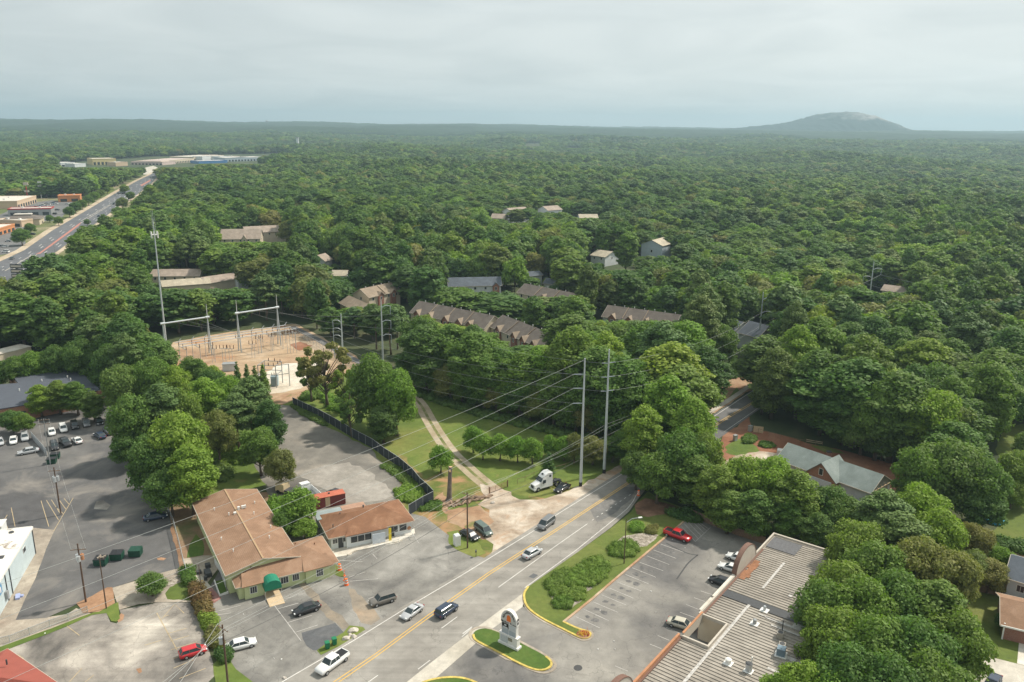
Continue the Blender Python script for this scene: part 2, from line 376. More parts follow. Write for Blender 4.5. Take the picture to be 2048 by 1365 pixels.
# ---------------------------------------------------------------- foliage
def leafmat(name, stops, isl=0.28, trans=0.34):
    """stops: per-tree tint; every leaf clump varies a little round it"""
    m, nt, b = newmat(name, 0.65, 0.25)
    oi = nt.nodes.new('ShaderNodeObjectInfo'); c = rampn(nt, oi.outputs['Random'], stops)
    g = nt.nodes.new('ShaderNodeNewGeometry'); v = rampn(nt, g.outputs['Random Per Island'], [(0, 1 - isl), (1, 1 + isl)])
    c = mix(nt, 1.0, c, v, 'MULTIPLY')
    nz = noise(nt, objco(nt), 0.22, 3, 0.6); c = mix(nt, rampn(nt, nz, [(0.42, 0.0), (0.70, 0.28)]), c, (0.175, 0.225, 0.05))
    wp = noise(nt, pos(nt), 0.006, 5, 0.62); c = mix(nt, 1.0, c, rampn(nt, wp, [(0.32, (0.62, 0.74, 0.84)), (0.5, (1.02, 1.02, 1)), (0.68, (1.22, 1.24, 1.0))]), 'MULTIPLY')
    nt.links.new(c, b.inputs['Base Color'])
    tr = nt.nodes.new('ShaderNodeBsdfTranslucent'); tc = mix(nt, 1.0, c, (1.3, 1.5, 0.6), 'MULTIPLY'); nt.links.new(tc, tr.inputs[0])
    ms = nt.nodes.new('ShaderNodeMixShader'); ms.inputs[0].default_value = trans
    nt.links.new(b.outputs[0], ms.inputs[1]); nt.links.new(tr.outputs[0], ms.inputs[2])
    nt.links.new(ms.outputs[0], nt.nodes['Material Output'].inputs[0]); return m
lf_mid = leafmat("leaf_mid", [(0.0, (0.099, 0.182, 0.039)), (0.3, (0.140, 0.218, 0.041)), (0.5, (0.088, 0.171, 0.045)), (0.7, (0.175, 0.241, 0.045)), (0.85, (0.114, 0.194, 0.049)), (1.0, (0.150, 0.186, 0.053))])
lf_lite = leafmat("leaf_light", [(0.0, (0.152, 0.270, 0.039)), (0.5, (0.193, 0.288, 0.043)), (1.0, (0.234, 0.294, 0.047))])
lf_dark = leafmat("leaf_dark", [(0.0, (0.072, 0.141, 0.037)), (0.5, (0.091, 0.163, 0.041)), (1.0, (0.114, 0.174, 0.043))])
lf_pine = leafmat("pine_needle", [(0.0, (0.081, 0.151, 0.050)), (0.5, (0.108, 0.171, 0.050)), (1.0, (0.138, 0.182, 0.053))], 0.2, 0.12)
lf_olive = leafmat("leaf_olive", [(0.0, (0.169, 0.194, 0.054)), (0.5, (0.187, 0.198, 0.061)), (1.0, (0.222, 0.202, 0.068))])
m_bark = plain("bark", (0.13, 0.10, 0.075), 0.95, var=0.3, scale=2.0)
m_pbark = plain("pine_bark", (0.17, 0.115, 0.08), 0.95, var=0.3, scale=2.0)
ICO = None
def icoshape():
    global ICO
    if ICO is None:
        bm = bmesh.new(); bmesh.ops.create_icosphere(bm, subdivisions=1, radius=1.0)
        bm.verts.ensure_lookup_table(); v = np.array([q.co[:] for q in bm.verts]); f = np.array([[q.index for q in p.verts] for p in bm.faces]); bm.free(); ICO = (v, f)
    return ICO
def crown_np(rs, lobes, ncard, size, under=0.25, spread=0.5, core=0.74, flat=1.0):
    """leaf clumps over overlapping lobes; lobes = [(centre, radius, zsquash)]"""
    cen = np.array([l[0] for l in lobes]); R = np.array([l[1] for l in lobes]); SQ = np.array([l[2] for l in lobes])
    w = R ** 2; w = w / w.sum(); n0 = int(ncard * 2.2)
    k = rs.choice(len(lobes), n0, p=w)
    d = rs.normal(size=(n0, 3)); d /= np.linalg.norm(d, axis=1, keepdims=True)
    keep = rs.rand(n0) < np.where(d[:, 2] > -0.15, 1.0, under); k = k[keep]; d = d[keep]
    rr = R[k] * (0.78 + 0.44 * rs.rand(len(k)) ** 1.6)
    p = cen[k] + d * rr[:, None] * np.stack([np.ones(len(k)), np.ones(len(k)), SQ[k]], 1)
    inside = np.zeros(len(k), bool)
    for j in range(len(lobes)):
        q = (p - cen[j]) / np.array([1, 1, SQ[j]]); inside |= (np.linalg.norm(q, axis=1) < R[j] * 0.72) & (k != j)
    p = p[~inside][:ncard]; d = d[~inside][:ncard]; n = len(p)
    nrm = d * 1.0 + rs.normal(size=(n, 3)) * spread + np.array([0, 0, 0.35]); nrm /= np.linalg.norm(nrm, axis=1, keepdims=True)
    t = rs.normal(size=(n, 3)); u = np.cross(nrm, t); u /= np.linalg.norm(u, axis=1, keepdims=True); v = np.cross(nrm, u)
    s = size * (0.55 + 0.9 * rs.rand(n))[:, None]; a = (0.55 + 0.5 * rs.rand(n))[:, None]
    V = np.stack([p - u * s, p - v * s * a + nrm * s * .15, p + u * s * (0.7 + .5 * rs.rand(n)[:, None]), p + v * s * a - nrm * s * .2], 1).reshape(-1, 3)
    Fq = np.arange(n * 4).reshape(n, 4)
    iv, jf = icoshape(); CV = []; CF = []; b = 0  # solid core inside each lobe, added to stop light leaking through the foliage
    for j in range(len(lobes)):
        vv = iv * (1 + 0.16 * rs.normal(size=(len(iv), 1))) * R[j] * core * np.array([1, 1, SQ[j]]) + cen[j]
        CV.append(vv); CF.append(jf + b); b += len(iv)
    return V, Fq, np.concatenate(CV), np.concatenate(CF)
def join_np(Vq, Fq, Vt, Ft):
    """quads plus triangles (as degenerate-free separate arrays) -> from mixed polygons"""
    V = np.concatenate([Vq, Vt]); L = np.concatenate([Fq.ravel(), (Ft + len(Vq)).ravel()])
    tot = np.concatenate([np.full(len(Fq), 4), np.full(len(Ft), 3)]); st = np.concatenate([[0], np.cumsum(tot)[:-1]])
    return V, L, st, tot
def mesh_mixed(name, V, L, st, tot, mats, mi=None):
    me = bpy.data.meshes.new(name); me.vertices.add(len(V)); me.vertices.foreach_set('co', V.astype(np.float32).ravel())
    me.loops.add(len(L)); me.loops.foreach_set('vertex_index', L.astype(np.int32)); me.polygons.add(len(st))
    me.polygons.foreach_set('loop_start', st.astype(np.int32)); me.polygons.foreach_set('loop_total', tot.astype(np.int32))
    for m in mats: me.materials.append(m)
    if mi is not None: me.polygons.foreach_set('material_index', mi.astype(np.int32))
    me.update(calc_edges=True); return me
def lobes_for(kind, rs):
    L = []
    if kind == 'oak':        # r 7, h 18
        n = 17
        for i in range(n):
            a = i * 2.399 + rs.rand() * .6; t = (i + .5) / n; z = 5.0 + 8.6 * t ** 0.8
            e = math.sqrt(max(0, 1 - ((z - 8.2) / 7.6) ** 2)); rr = 4.9 * e * (0.65 + .4 * rs.rand())
            L.append(((math.cos(a) * rr, math.sin(a) * rr, z), 2.1 + 0.9 * rs.rand(), 0.8))
        L += [((rs.normal() * .8, rs.normal() * .8, 14.2), 2.7, 0.85), ((0, 0, 9), 3.6, 1.1)]
    elif kind == 'tulip':    # r 5, h 22
        n = 20
        for i in range(n):
            a = i * 2.399 + rs.rand() * .6; t = (i + .5) / n; z = 4.5 + 14.5 * t
            e = (0.55 + 0.75 * t) if t < .45 else 0.89 * math.sqrt(max(0.03, 1 - ((t - .45) / .58) ** 2)); rr = 3.5 * e * (0.7 + .35 * rs.rand())
            L.append(((math.cos(a) * rr, math.sin(a) * rr, z), 1.6 + .75 * rs.rand(), 0.95))
        L += [((0, 0, 19.9), 1.7, 1.1), ((0, 0, 12), 2.8, 1.9)]
    elif kind == 'pine':     # r 4.3, h 23
        n = 15
        for i in range(n):
            a = i * 2.399 + rs.rand(); t = (i + .5) / n; z = 10.5 + 10.5 * t
            rr = 3.1 * (1 - t ** 2.2 * .8) * (0.55 + .55 * rs.rand()) + .3
            L.append(((math.cos(a) * rr, math.sin(a) * rr, z), 1.25 + .75 * rs.rand() * (1.2 - t * .5), 0.62))
        L += [((0, 0, 21.6), 1.3, 1.0), ((0, 0, 16.5), 1.7, 2.2)]
    elif kind == 'round':    # ornamental r 2.7, h 6.6
        for i in range(12):
            a = i * 2.399; t = (i + .5) / 12; z = 2.2 + 3.2 * t
            e = 1.0 if t < .4 else math.sqrt(max(0.05, 1 - ((t - .4) / .66) ** 2)); rr = 1.65 * e * (0.75 + .25 * rs.rand())
            L.append(((math.cos(a) * rr, math.sin(a) * rr, z), 0.95 + .25 * rs.rand(), 0.95))
        L += [((0, 0, 5.5), 0.95, 1.1), ((0, 0, 3.8), 1.6, 1.1)]
    elif kind == 'open':     # r 7, h 19, airy
        for i in range(26):
            a = i * 2.399 + rs.rand(); t = (i + .5) / 26; z = 6.0 + 11.0 * t
            rr = 5.3 * math.sqrt(max(0.05, 1 - ((z - 11.5) / 7) ** 2)) * (0.6 + .5 * rs.rand())
            L.append(((math.cos(a) * rr, math.sin(a) * rr, z), 0.85 + .65 * rs.rand(), 0.7))
    elif kind == 'cedar':    # r 1.6, h 8
        for i in range(12):
            t = i / 11; a = i * 2.4; L.append(((math.cos(a) * .5 * (1 - t), math.sin(a) * .5 * (1 - t), .9 + 6.3 * t), 1.15 * (1 - t * .75), 1.0))
    elif kind == 'bush':     # r 1.5, h 2
        for i in range(7):
            a = i * 2.399; rr = .8 * (i / 7) ** .5; L.append(((math.cos(a) * rr, math.sin(a) * rr, .75 + .35 * rs.rand()), .72 + .2 * rs.rand(), .85))
    if kind in ('oak', 'tulip', 'pine'):
        R0, H0 = {'oak': (5.9, 8.6), 'tulip': (4.3, 12.5), 'pine': (3.3, 15.5)}[kind]
        for i in range(14):
            a = rs.rand() * 6.28; e = rs.uniform(-.35, 1.35); L.append(((math.cos(a) * R0 * math.cos(e), math.sin(a) * R0 * math.cos(e), H0 + (6.6 if kind == 'oak' else 8.0 if kind == 'tulip' else 5.5) * math.sin(e)), .75 + .5 * rs.rand(), .8))
    return L
def limbs(mb, kind, lobes, rs):
    hmax = max(l[0][2] for l in lobes)
    base = {'oak': .42, 'tulip': .38, 'pine': .30, 'round': .16, 'open': .40, 'cedar': .12, 'bush': .05}[kind]
    pts = []; n = 6; dx, dy = rs.normal() * .25, rs.normal() * .25
    for i in range(n + 1):
        t = i / n; pts.append(Vector((dx * math.sin(t * 3), dy * math.sin(t * 2.3), hmax * .97 * t)))
    mb.tube(pts, [base * (1.35 if i == 0 else 1 - .8 * i / n) for i in range(n + 1)], 7)
    step = {'open': 1, 'oak': 1, 'round': 2}.get(kind, 2)
    for l in lobes[::step]:
        c = Vector(l[0]); z0 = c.z * (.55 if kind in ('oak', 'open', 'round') else .86); r = math.hypot(c.x, c.y)
        if r < .6: continue
        q = int(z0 / (hmax * .97) * n); a = pts[min(q, n)].copy(); a.z = z0
        m_ = a.lerp(c, .5) + Vector((0, 0, .08 * r)); mb.tube([a, m_, c], [base * .38, base * .26, base * .1], 5)
SPEC = {'oak': (7.0, 17.0), 'tulip': (5.0, 21.8), 'pine': (4.3, 22.9), 'round': (2.7, 6.55), 'open': (6.3, 18.0), 'cedar': (1.5, 7.6), 'bush': (1.6, 1.9)}
NEARN = {'oak': (11500, .25), 'tulip': (11000, .235), 'pine': (9000, .205), 'round': (4200, .13), 'open': (7500, .24), 'cedar': (1200, .16), 'bush': (800, .12)}
PROTO = {}   # (kind, variant) -> (crown mesh, trunk mesh)
lf_orn = leafmat("ornamental_leaf", [(0, (.155, .285, .038)), (1, (.19, .30, .045))], .3, .35)
LEAVES = {'orn': lf_orn, 'mid': lf_mid, 'light': lf_lite, 'dark': lf_dark, 'pine': lf_pine, 'olive': lf_olive}
def proto(kind, var, leaf):
    key = (kind, var, leaf)
    if key in PROTO: return PROTO[key]
    rs = np.random.RandomState(hash_(kind) + var * 17); lb = lobes_for(kind, rs); nc, sz = NEARN[kind]
    a = crown_np(rs, lb, nc, sz, 0.35 if kind != 'open' else .8, 0.55, 0.66 if kind != 'open' else .35)
    me = mesh_mixed("crown", *join_np(*a), [LEAVES[leaf]])
    mb = MB(); limbs(mb, kind, lb, rs)
    tm = bpy.data.meshes.new("trunk"); tm.from_pydata([tuple(v) for v in mb.v], [], mb.f)
    tm.materials.append(m_pbark if kind == 'pine' else m_bark); tm.polygons.foreach_set('use_smooth', [True] * len(mb.f))
    PROTO[key] = (me, tm); return PROTO[key]
def hash_(s): return sum(ord(c) * (i + 3) for i, c in enumerate(s))
NTREE = [0]
TREEPOS = []
NAMES = {'oak': 'broadleaf_tree', 'tulip': 'tall_tree', 'pine': 'pine_tree', 'round': 'ornamental_tree', 'open': 'open_crowned_tree', 'cedar': 'cedar', 'bush': 'shrub'}
def plant(x, y, h, r, kind, leaf, label, group=None, rz=None, z=0.0, cat=None, name=None):
    NTREE[0] += 1; rg = random.Random(NTREE[0]); var = NTREE[0] % (3 if kind in ('oak', 'tulip', 'pine') else 2)
    cm, tm = proto(kind, var, leaf); R0, H0 = SPEC[kind]
    root = empty(name or NAMES[kind], (x, y, z), rg.uniform(0, 6.28) if rz is None else rz, label, cat or ('shrub' if kind == 'bush' else 'tree'), group)
    root.scale = (r / R0, r / R0, h / H0)
    for nm, me in (("crown", cm), ("trunk", tm)):
        o = bpy.data.objects.new(nm, me); C.objects.link(o); o.parent = root
    TREEPOS.append((x, y)); return root
def plant_px(px, py, h, r, kind, leaf, label, group=None, **k):
    """placed by the pixel where its top shows"""
    v = G(px, py, h * .97); return plant(v.x, v.y, h, r, kind, leaf, label, group, **k)
# ---------------------------------------------------------------- forest
def inpoly(x, y, P):
    x = np.asarray(x); y = np.asarray(y); c = np.zeros(x.shape, bool); n = len(P)
    for i in range(n):
        x1, y1 = P[i]; x2, y2 = P[(i + 1) % n]
        if y1 == y2: continue
        c ^= ((y1 > y) != (y2 > y)) & (x < (x2 - x1) * (y - y1) / (y2 - y1) + x1)
    return c
CLEAR_PX = [
    [(-1500, 3000), (-900, 900), (-300, 770), (0, 735), (60, 728), (160, 715), (235, 790), (235, 850), (300, 840), (340, 700), (345, 680), (590, 640), (725, 708), (835, 785),
     (960, 828), (1100, 864), (1240, 897), (1285, 930), (1330, 950), (1420, 815), (1462, 725), (1500, 700), (1530, 705), (1512, 790), (1530, 850), (1600, 866), (1800, 935),
     (1900, 985), (1985, 900), (2010, 852), (2400, 845), (3200, 1100), (3200, 3000)],
    [(-600, 700), (-500, 440), (-60, 405), (60, 396), (178, 399), (225, 378), (262, 360), (295, 346), (318, 346), (332, 376), (306, 404), (284, 430), (256, 452),
     (205, 490), (165, 532), (135, 570), (70, 612), (0, 650), (-200, 745)],
    [(60, 345), (60, 330), (200, 322), (300, 314), (560, 306), (620, 312), (520, 330), (350, 346), (290, 352), (270, 346)],
]
CLEAR = [[XY(*p) for p in P] for P in CLEAR_PX]
# openings through which buildings between the trees are seen (picture x0,y0,x1,y1): trees in front stay lower than these
WIN = [(440, 443, 572, 482, 0), (300, 534, 398, 562, 0), (325, 556, 420, 576, 0), (415, 547, 503, 574, 0), (716, 566, 797, 606, 0), (679, 590, 716, 612, 0),
       (822, 590, 905, 628, 0), (895, 600, 972, 648, 0), (984, 626, 1092, 662, 0), (1020, 655, 1090, 692, 0), (896, 548, 918, 572, 0), (964, 548, 1002, 580, 0),
       (1035, 558, 1150, 590, 0), (1204, 600, 1345, 640, 0), (1022, 409, 1062, 444, 0), (1094, 406, 1124, 422, 0), (981, 424, 1010, 436, 0), (1160, 426, 1196, 434, 0),
       (1277, 452, 1338, 510, 0), (1176, 497, 1213, 522, 0), (1212, 515, 1262, 538, 0), (1484, 642, 1510, 656, 0), (1765, 570, 1812, 583, 0),
       (650, 503, 664, 524, 0), (664, 541, 692, 551, 0), (975, 296, 1002, 303, 0), (1052, 283, 1080, 290, 0), (1135, 288, 1160, 294, 0), (1060, 530, 1084, 552, 0), (1085, 555, 1106, 568, 0),
       (1740, 522, 1756, 570, 0), (756, 600, 786, 712, 0), (666, 626, 692, 730, 0), (1512, 584, 1542, 650, 0), (298, 418, 330, 664, 0), (390, 302, 530, 326, 0), (120, 322, 390, 333, 0), (0, 692, 60, 716, 0), (10, 728, 60, 735, 0), (0, 655, 35, 690, 1)]
rsF = np.random.RandomState(11)
def band(r0, r1, sp, a0=-0.86, a1=0.86):
    """jittered grid over a ring sector"""
    n = int((r1) / sp) + 2; gx, gy = np.meshgrid(np.arange(-n, n) * sp, np.arange(0, n) * sp)
    x = gx.ravel() + rsF.uniform(-.42, .42, gx.size) * sp; y = gy.ravel() + rsF.uniform(-.42, .42, gx.size) * sp + (0)
    r = np.hypot(x, y); a = np.arctan2(x, y); k = (r >= r0) & (r < r1) & (a > a0) & (a < a1); return x[k], y[k]
PX, PY, PS = [], [], []
for (r0, r1, sp, a) in ((90, 650, 10.2, .95), (650, 1500, 12.8, .80), (1500, 3000, 16.0, .72), (3000, 4600, 19.5, .68)):
    x, y = band(r0, r1, sp, -a, a); PX.append(x); PY.append(y); PS.append(np.full(len(x), sp))
X = np.concatenate(PX); Y = np.concatenate(PY); S = np.concatenate(PS)
keep = np.ones(len(X), bool)
for P in CLEAR: keep &= ~inpoly(X, Y, P)
# second avenue of open ground: natural gaps
gap = vnoise(X / 70 + 3, Y / 70 + 7, 21); keep &= ~((gap > 0.93) & (np.hypot(X, Y) > 500))
X, Y, S = X[keep], Y[keep], S[keep]
Z = terr(X, Y)
sp_n = vnoise(X / 55, Y / 55, 31); sp_m = vnoise(X / 160 + 4, Y / 160, 33); rnd = rsF.rand(len(X))
KIND = np.where(sp_n * .6 + rnd * .5 > 0.78, 2, np.where(rnd < .42, 0, 1))
hh = np.where(KIND == 0, 16.5, np.where(KIND == 1, 19, 19.5)) * (0.74 + .44 * rsF.rand(len(X))) * (0.76 + .58 * sp_m)
rr = np.where(KIND == 0, 7.8, np.where(KIND == 1, 6.6, 5.4)) * (0.72 + .75 * rsF.rand(len(X))) * (S / 9.8) ** 0.9
hh = hh * (0.86 + .28 * sp_n)
_b = (np.hypot(X, Y) < 330) & (X > -45) & (X < 95); KIND = np.where(_b & (KIND == 0) & (rsF.rand(len(X)) < .75), 1, KIND); hh = np.where(_b, hh * 1.12, hh)
def PJv(x, y, z):
    z = z - H; d = y * cP - z * sP; u = y * sP + z * cP; xr = F * x / d; yr = F * u / d
    return 1024 + xr * cR + yr * sR, 682.5 - (-xr * sR + yr * cR), d
# heights limited where the tree would cover something that shows
ok = np.ones(len(X), bool)
WD = []
BLD_CLEAR = []       # filled below: (x, y, radius) round buildings
def limit_windows():
    global hh, rr, ok
    for (x0, y0, x1, y1, mode) in WIN:
        g = G((x0 + x1) / 2, y1, 4.0); yb = g.y
        px, pt, d = PJv(X, Y, Z + hh); rp = F * rr / d
        _, pb, _ = PJv(X, Y, Z)
        near = (px + rp * .8 > x0) & (px - rp * .8 < x1) & (Y < yb + 6) & (pt < y1 + 2) & (pb > y0)
        allowed = hh - (y1 + 2 - pt) * d / F / 0.96
        hh = np.where(near, allowed, hh); ok &= ~(near & (allowed < 4.5))
        rr = np.where(near & (allowed < 12), np.minimum(rr, 0.45 * np.maximum(allowed, 4) + .6), rr)
def forest_finish():
    global X, Y, Z, hh, rr, KIND, ok
    for (bx, by, br) in BLD_CLEAR: ok &= np.hypot(X - bx, Y - by) > br
    limit_windows()
    # seat: drop trees outside any view
    px, pt, d = PJv(X, Y, Z + hh); inview = (px > -420) & (px < 2470) & (pt < 1500); ok &= inview
    for a in ('X', 'Y', 'Z', 'hh', 'rr', 'KIND'): globals()[a] = globals()[a][ok]
    R = np.hypot(X, Y); px, pt, d = PJv(X, Y, Z + hh)
    vis = (px > -10) & (px < 2058)
    order = np.argsort(np.where(vis, R, 1e9)); n_ind = max(0, 296 - NTREE[0]); ind = set(order[:n_ind].tolist())
    kn = ['oak', 'tulip', 'pine']; lfs = {0: ['mid', 'mid', 'dark', 'olive', 'light'], 1: ['mid', 'dark', 'mid', 'light', 'mid'], 2: ['pine', 'pine', 'pine']}
    txt = {'oak': 'spreading broadleaf tree', 'tulip': 'tall broadleaf tree', 'pine': 'tall pine'}
    lt = {'mid': 'mid green', 'dark': 'dark green', 'olive': 'olive green', 'light': 'bright green', 'pine': 'grey green'}
    rg = random.Random(5)
    for i in order[:n_ind]:
        k = kn[KIND[i]]; lf = rg.choice(lfs[int(KIND[i])])
        p = px[i]
        zone = ('in the wood right of the main road', 'woods right of the road') if p > 1500 else ('in the wood between the field and the townhouses', 'woods behind the field') if p > 860 else \
               ('in the wood behind the substation', 'woods behind the substation') if p > 330 else ('in the wood between the brick building and the avenue', 'woods on the left')
        plant(float(X[i]), float(Y[i]), float(hh[i]), float(rr[i]), k, lf, f"{lt[lf]} {txt[k]} {zone[0]}", f"{lt[lf]} {txt[k]}s, {zone[1]}", z=float(Z[i]))
    rest = np.array([i for i in range(len(X)) if i not in ind])
    # low detail trees for instancing
    pc = bpy.data.collections.new("tree_forms"); names = []; meta = []
    for li, (nc_f, sz_f, core) in enumerate(((0.27, 1.85, .82), (0.065, 3.1, .95))):
        for kind, leaf in (('oak', 'mid'), ('oak', 'dark'), ('oak', 'light'), ('tulip', 'mid'), ('tulip', 'dark'), ('pine', 'pine'), ('oak', 'olive'), ('pine', 'pine'), ('tulip', 'mid')):
            q = len(names); rs = np.random.RandomState(400 + q); lb = lobes_for(kind, rs); nc, sz = NEARN[kind]
            Vq, Fq, Vt, Ft = crown_np(rs, lb, int(nc * nc_f), sz * sz_f, .25, .5, core)
            mb = MB(); h0 = max(l[0][2] for l in lb); mb.cyl((0, 0, 0), (0, 0, h0 * .8), .35, .15, 5, caps=False)
            Vc = np.array(mb.v, float).reshape(-1, 3); Fc = np.array(mb.f)
            V2 = np.concatenate([Vq, Vc]); F2 = np.concatenate([Fq, Fc + len(Vq)])
            V_, L_, st, tot = join_np(V2, F2, Vt, Ft)
            mi = np.concatenate([np.zeros(len(Fq)), np.ones(len(Fc)), np.zeros(len(Ft))])
            me = mesh_mixed("tree_form", V_, L_, st, tot, [LEAVES[leaf], m_bark], mi)
            o = bpy.data.objects.new("tree_form_%02d" % q, me); pc.objects.link(o); names.append(o.name); meta.append((li, {'oak': 0, 'tulip': 1, 'pine': 2}[kind]))
    picks = {(li, k): [i for i, mm in enumerate(meta) if mm == (li, k)] for li in (0, 1) for k in (0, 1, 2)}
    Rr = R[rest]; lod = (Rr > 900).astype(int); rp = np.random.RandomState(77)
    pidx = np.array([rp.choice(picks[(int(lod[j]), int(KIND[rest[j]]))]) for j in range(len(rest))])
    R0 = np.array([SPEC[k][0] for k in kn]); H0 = np.array([SPEC[k][1] for k in kn]); kk = KIND[rest]
    sx = rr[rest] / R0[kk]; sz = hh[rest] / H0[kk]
    me = bpy.data.meshes.new("forest"); me.vertices.add(len(rest))
    me.vertices.foreach_set('co', np.stack([X[rest], Y[rest], Z[rest]], 1).astype(np.float32).ravel())
    for nm, ty, arr in (('pick', 'INT', pidx.astype(np.int32)), ('turn', 'FLOAT', (rp.rand(len(rest)) * 6.283).astype(np.float32))):
        a = me.attributes.new(nm, ty, 'POINT'); a.data.foreach_set('value', arr)
    a = me.attributes.new('size', 'FLOAT_VECTOR', 'POINT'); a.data.foreach_set('vector', np.stack([sx, sx, sz], 1).astype(np.float32).ravel())
    fo = bpy.data.objects.new("forest", me); C.objects.link(fo); tag(fo, "dense green wood running back to the horizon", "forest", None, 'stuff')
    ng = bpy.data.node_groups.new("scatter", 'GeometryNodeTree'); ng.interface.new_socket('Geometry', in_out='INPUT', socket_type='NodeSocketGeometry')
    ng.interface.new_socket('Geometry', in_out='OUTPUT', socket_type='NodeSocketGeometry')
    N = ng.nodes; Lk = ng.links; gi = N.new('NodeGroupInput'); go = N.new('NodeGroupOutput')
    iop = N.new('GeometryNodeInstanceOnPoints'); ci = N.new('GeometryNodeCollectionInfo'); ci.inputs['Collection'].default_value = pc
    ci.inputs['Separate Children'].default_value = True; ci.inputs['Reset Children'].default_value = True
    def att(nm, ty):
        n = N.new('GeometryNodeInputNamedAttribute'); n.data_type = ty; n.inputs[0].default_value = nm; return n.outputs[0]
    cb = N.new('ShaderNodeCombineXYZ'); Lk.new(att('turn', 'FLOAT'), cb.inputs[2])
    e2r = N.new('FunctionNodeEulerToRotation'); Lk.new(cb.outputs[0], e2r.inputs[0])
    Lk.new(gi.outputs[0], iop.inputs['Points']); Lk.new(ci.outputs[0], iop.inputs['Instance']); iop.inputs['Pick Instance'].default_value = True
    Lk.new(att('pick', 'INT'), iop.inputs['Instance Index']); Lk.new(e2r.outputs[0], iop.inputs['Rotation']); Lk.new(att('size', 'FLOAT_VECTOR'), iop.inputs['Scale'])
    Lk.new(iop.outputs[0], go.inputs[0])
    md = fo.modifiers.new("scatter", 'NODES'); md.node_group = ng
    print("forest instances", len(rest), "individual trees", NTREE[0])
# far canopy: wooded hills out to the horizon, and the granite mountain
m_hill, nt, b = newmat("wooded_hills", 1.0, 0.1)
p = pos(nt); v = noise(nt, p, 0.02, 8, 0.75); v2 = noise(nt, p, 0.003, 5, 0.6)
c = rampn(nt, v, [(0.30, (0.010, 0.024, 0.012)), (0.55, (0.030, 0.056, 0.024)), (0.72, (0.06, 0.088, 0.034))])
c = mix(nt, 1.0, c, rampn(nt, v2, [(0.3, 0.75), (0.7, 1.2)]), 'MULTIPLY'); nt.links.new(c, b.inputs['Base Color'])
rs = np.random.RandomState(3)
rad_ = 4300 * (1.0075 ** np.arange(0, 148)); ang_ = np.linspace(-0.80, 0.80, 520)
RR, AA = np.meshgrid(rad_, ang_); HX = RR * np.sin(AA); HY = RR * np.cos(AA)
cw = np.minimum(1, (HX * 0 + 1)); can = 15 + 9 * vnoise(HX / 30, HY / 45, 8) + 7 * vnoise(HX / 90, HY / 140, 9) * cw + rs.rand(*HX.shape) * 3
HZ = terr(HX, HY) + can; HZ[:, 0] = terr(HX[:, 0], HY[:, 0]) + 2
i_ = np.arange(HX.size).reshape(HX.shape)
FQ = np.stack([i_[:-1, :-1].ravel(), i_[:-1, 1:].ravel(), i_[1:, 1:].ravel(), i_[1:, :-1].ravel()], 1)[:, ::-1]
o = bpy.data.objects.new("wooded_hills", np_mesh("wooded_hills", np.stack([HX.ravel(), HY.ravel(), HZ.ravel()], 1), FQ[:, ::-1], [m_hill])); C.objects.link(o); tag(o, kind='structure')
m_mtn, nt, b = newmat("granite_mountain", 1.0, 0.1)
p = pos(nt); v = noise(nt, p, 0.004, 8, 0.68, 0.5); sx_ = node(nt, 'ShaderNodeSeparateXYZ'); nt.links.new(p, sx_.inputs[0])
hz = mth(nt, 'MULTIPLY', sx_.outputs[2], 0.0024); ex = mth(nt, 'MULTIPLY', mth(nt, 'SUBTRACT', sx_.outputs[0], 2900.0), 0.00042)
fac = mth(nt, 'ADD', mth(nt, 'ADD', hz, ex), mth(nt, 'MULTIPLY', mth(nt, 'SUBTRACT', v, 0.5), 1.3))
f2 = rampn(nt, fac, [(0.30, 0.0), (0.46, 1.0)])
rock = rampn(nt, noise(nt, p, 0.012, 6, 0.7), [(0.3, (0.20, 0.19, 0.18)), (0.7, (0.40, 0.36, 0.34))])
c = mix(nt, f2, (0.014, 0.034, 0.026), rock); nt.links.new(c, b.inputs['Base Color'])
prof = [(1440, 0), (1480, 5), (1520, 8.5), (1560, 13), (1590, 18), (1620, 25), (1636, 31), (1655, 37), (1672, 39), (1695, 41), (1712, 40), (1727, 36), (1742, 30), (1758, 21), (1772, 12), (1784, 4), (1815, 0)]
DM = 6900.0; uu = np.linspace(-1, 1, 60); W = np.linspace(1440, 1815, 150)
hp = np.interp(W, [a for a, _ in prof], [b_ for _, b_ in prof]) / F * DM * .9 + 50 * (np.interp(W, [a for a, _ in prof], [b_ for _, b_ in prof]) > 0)
MX = []; MZ = []; MY = []
for k, w_ in enumerate(W):
    g = (w_ - 1024) / F
    for u_ in uu:
        dpt = DM + u_ * 900; MX.append((g - .0095) * DM * cP); MY.append(dpt)
        MZ.append(max(0, hp[k] * (1 - abs(u_) ** 2.2)) + 14 * float(vnoise(np.array([w_ / 7]), np.array([u_ * 14 + 20]), 12)[0]) + 7 * float(vnoise(np.array([w_ / 2.6]), np.array([u_ * 33 + 9]), 13)[0]) + 4)
i_ = np.arange(len(MX)).reshape(len(W), len(uu))
FQ = np.stack([i_[:-1, :-1].ravel(), i_[1:, :-1].ravel(), i_[1:, 1:].ravel(), i_[:-1, 1:].ravel()], 1)
o = bpy.data.objects.new("granite_mountain", np_mesh("granite_mountain", np.stack([MX, MY, MZ], 1), FQ, [m_mtn], smooth=True)); C.objects.link(o); tag(o, kind='structure')
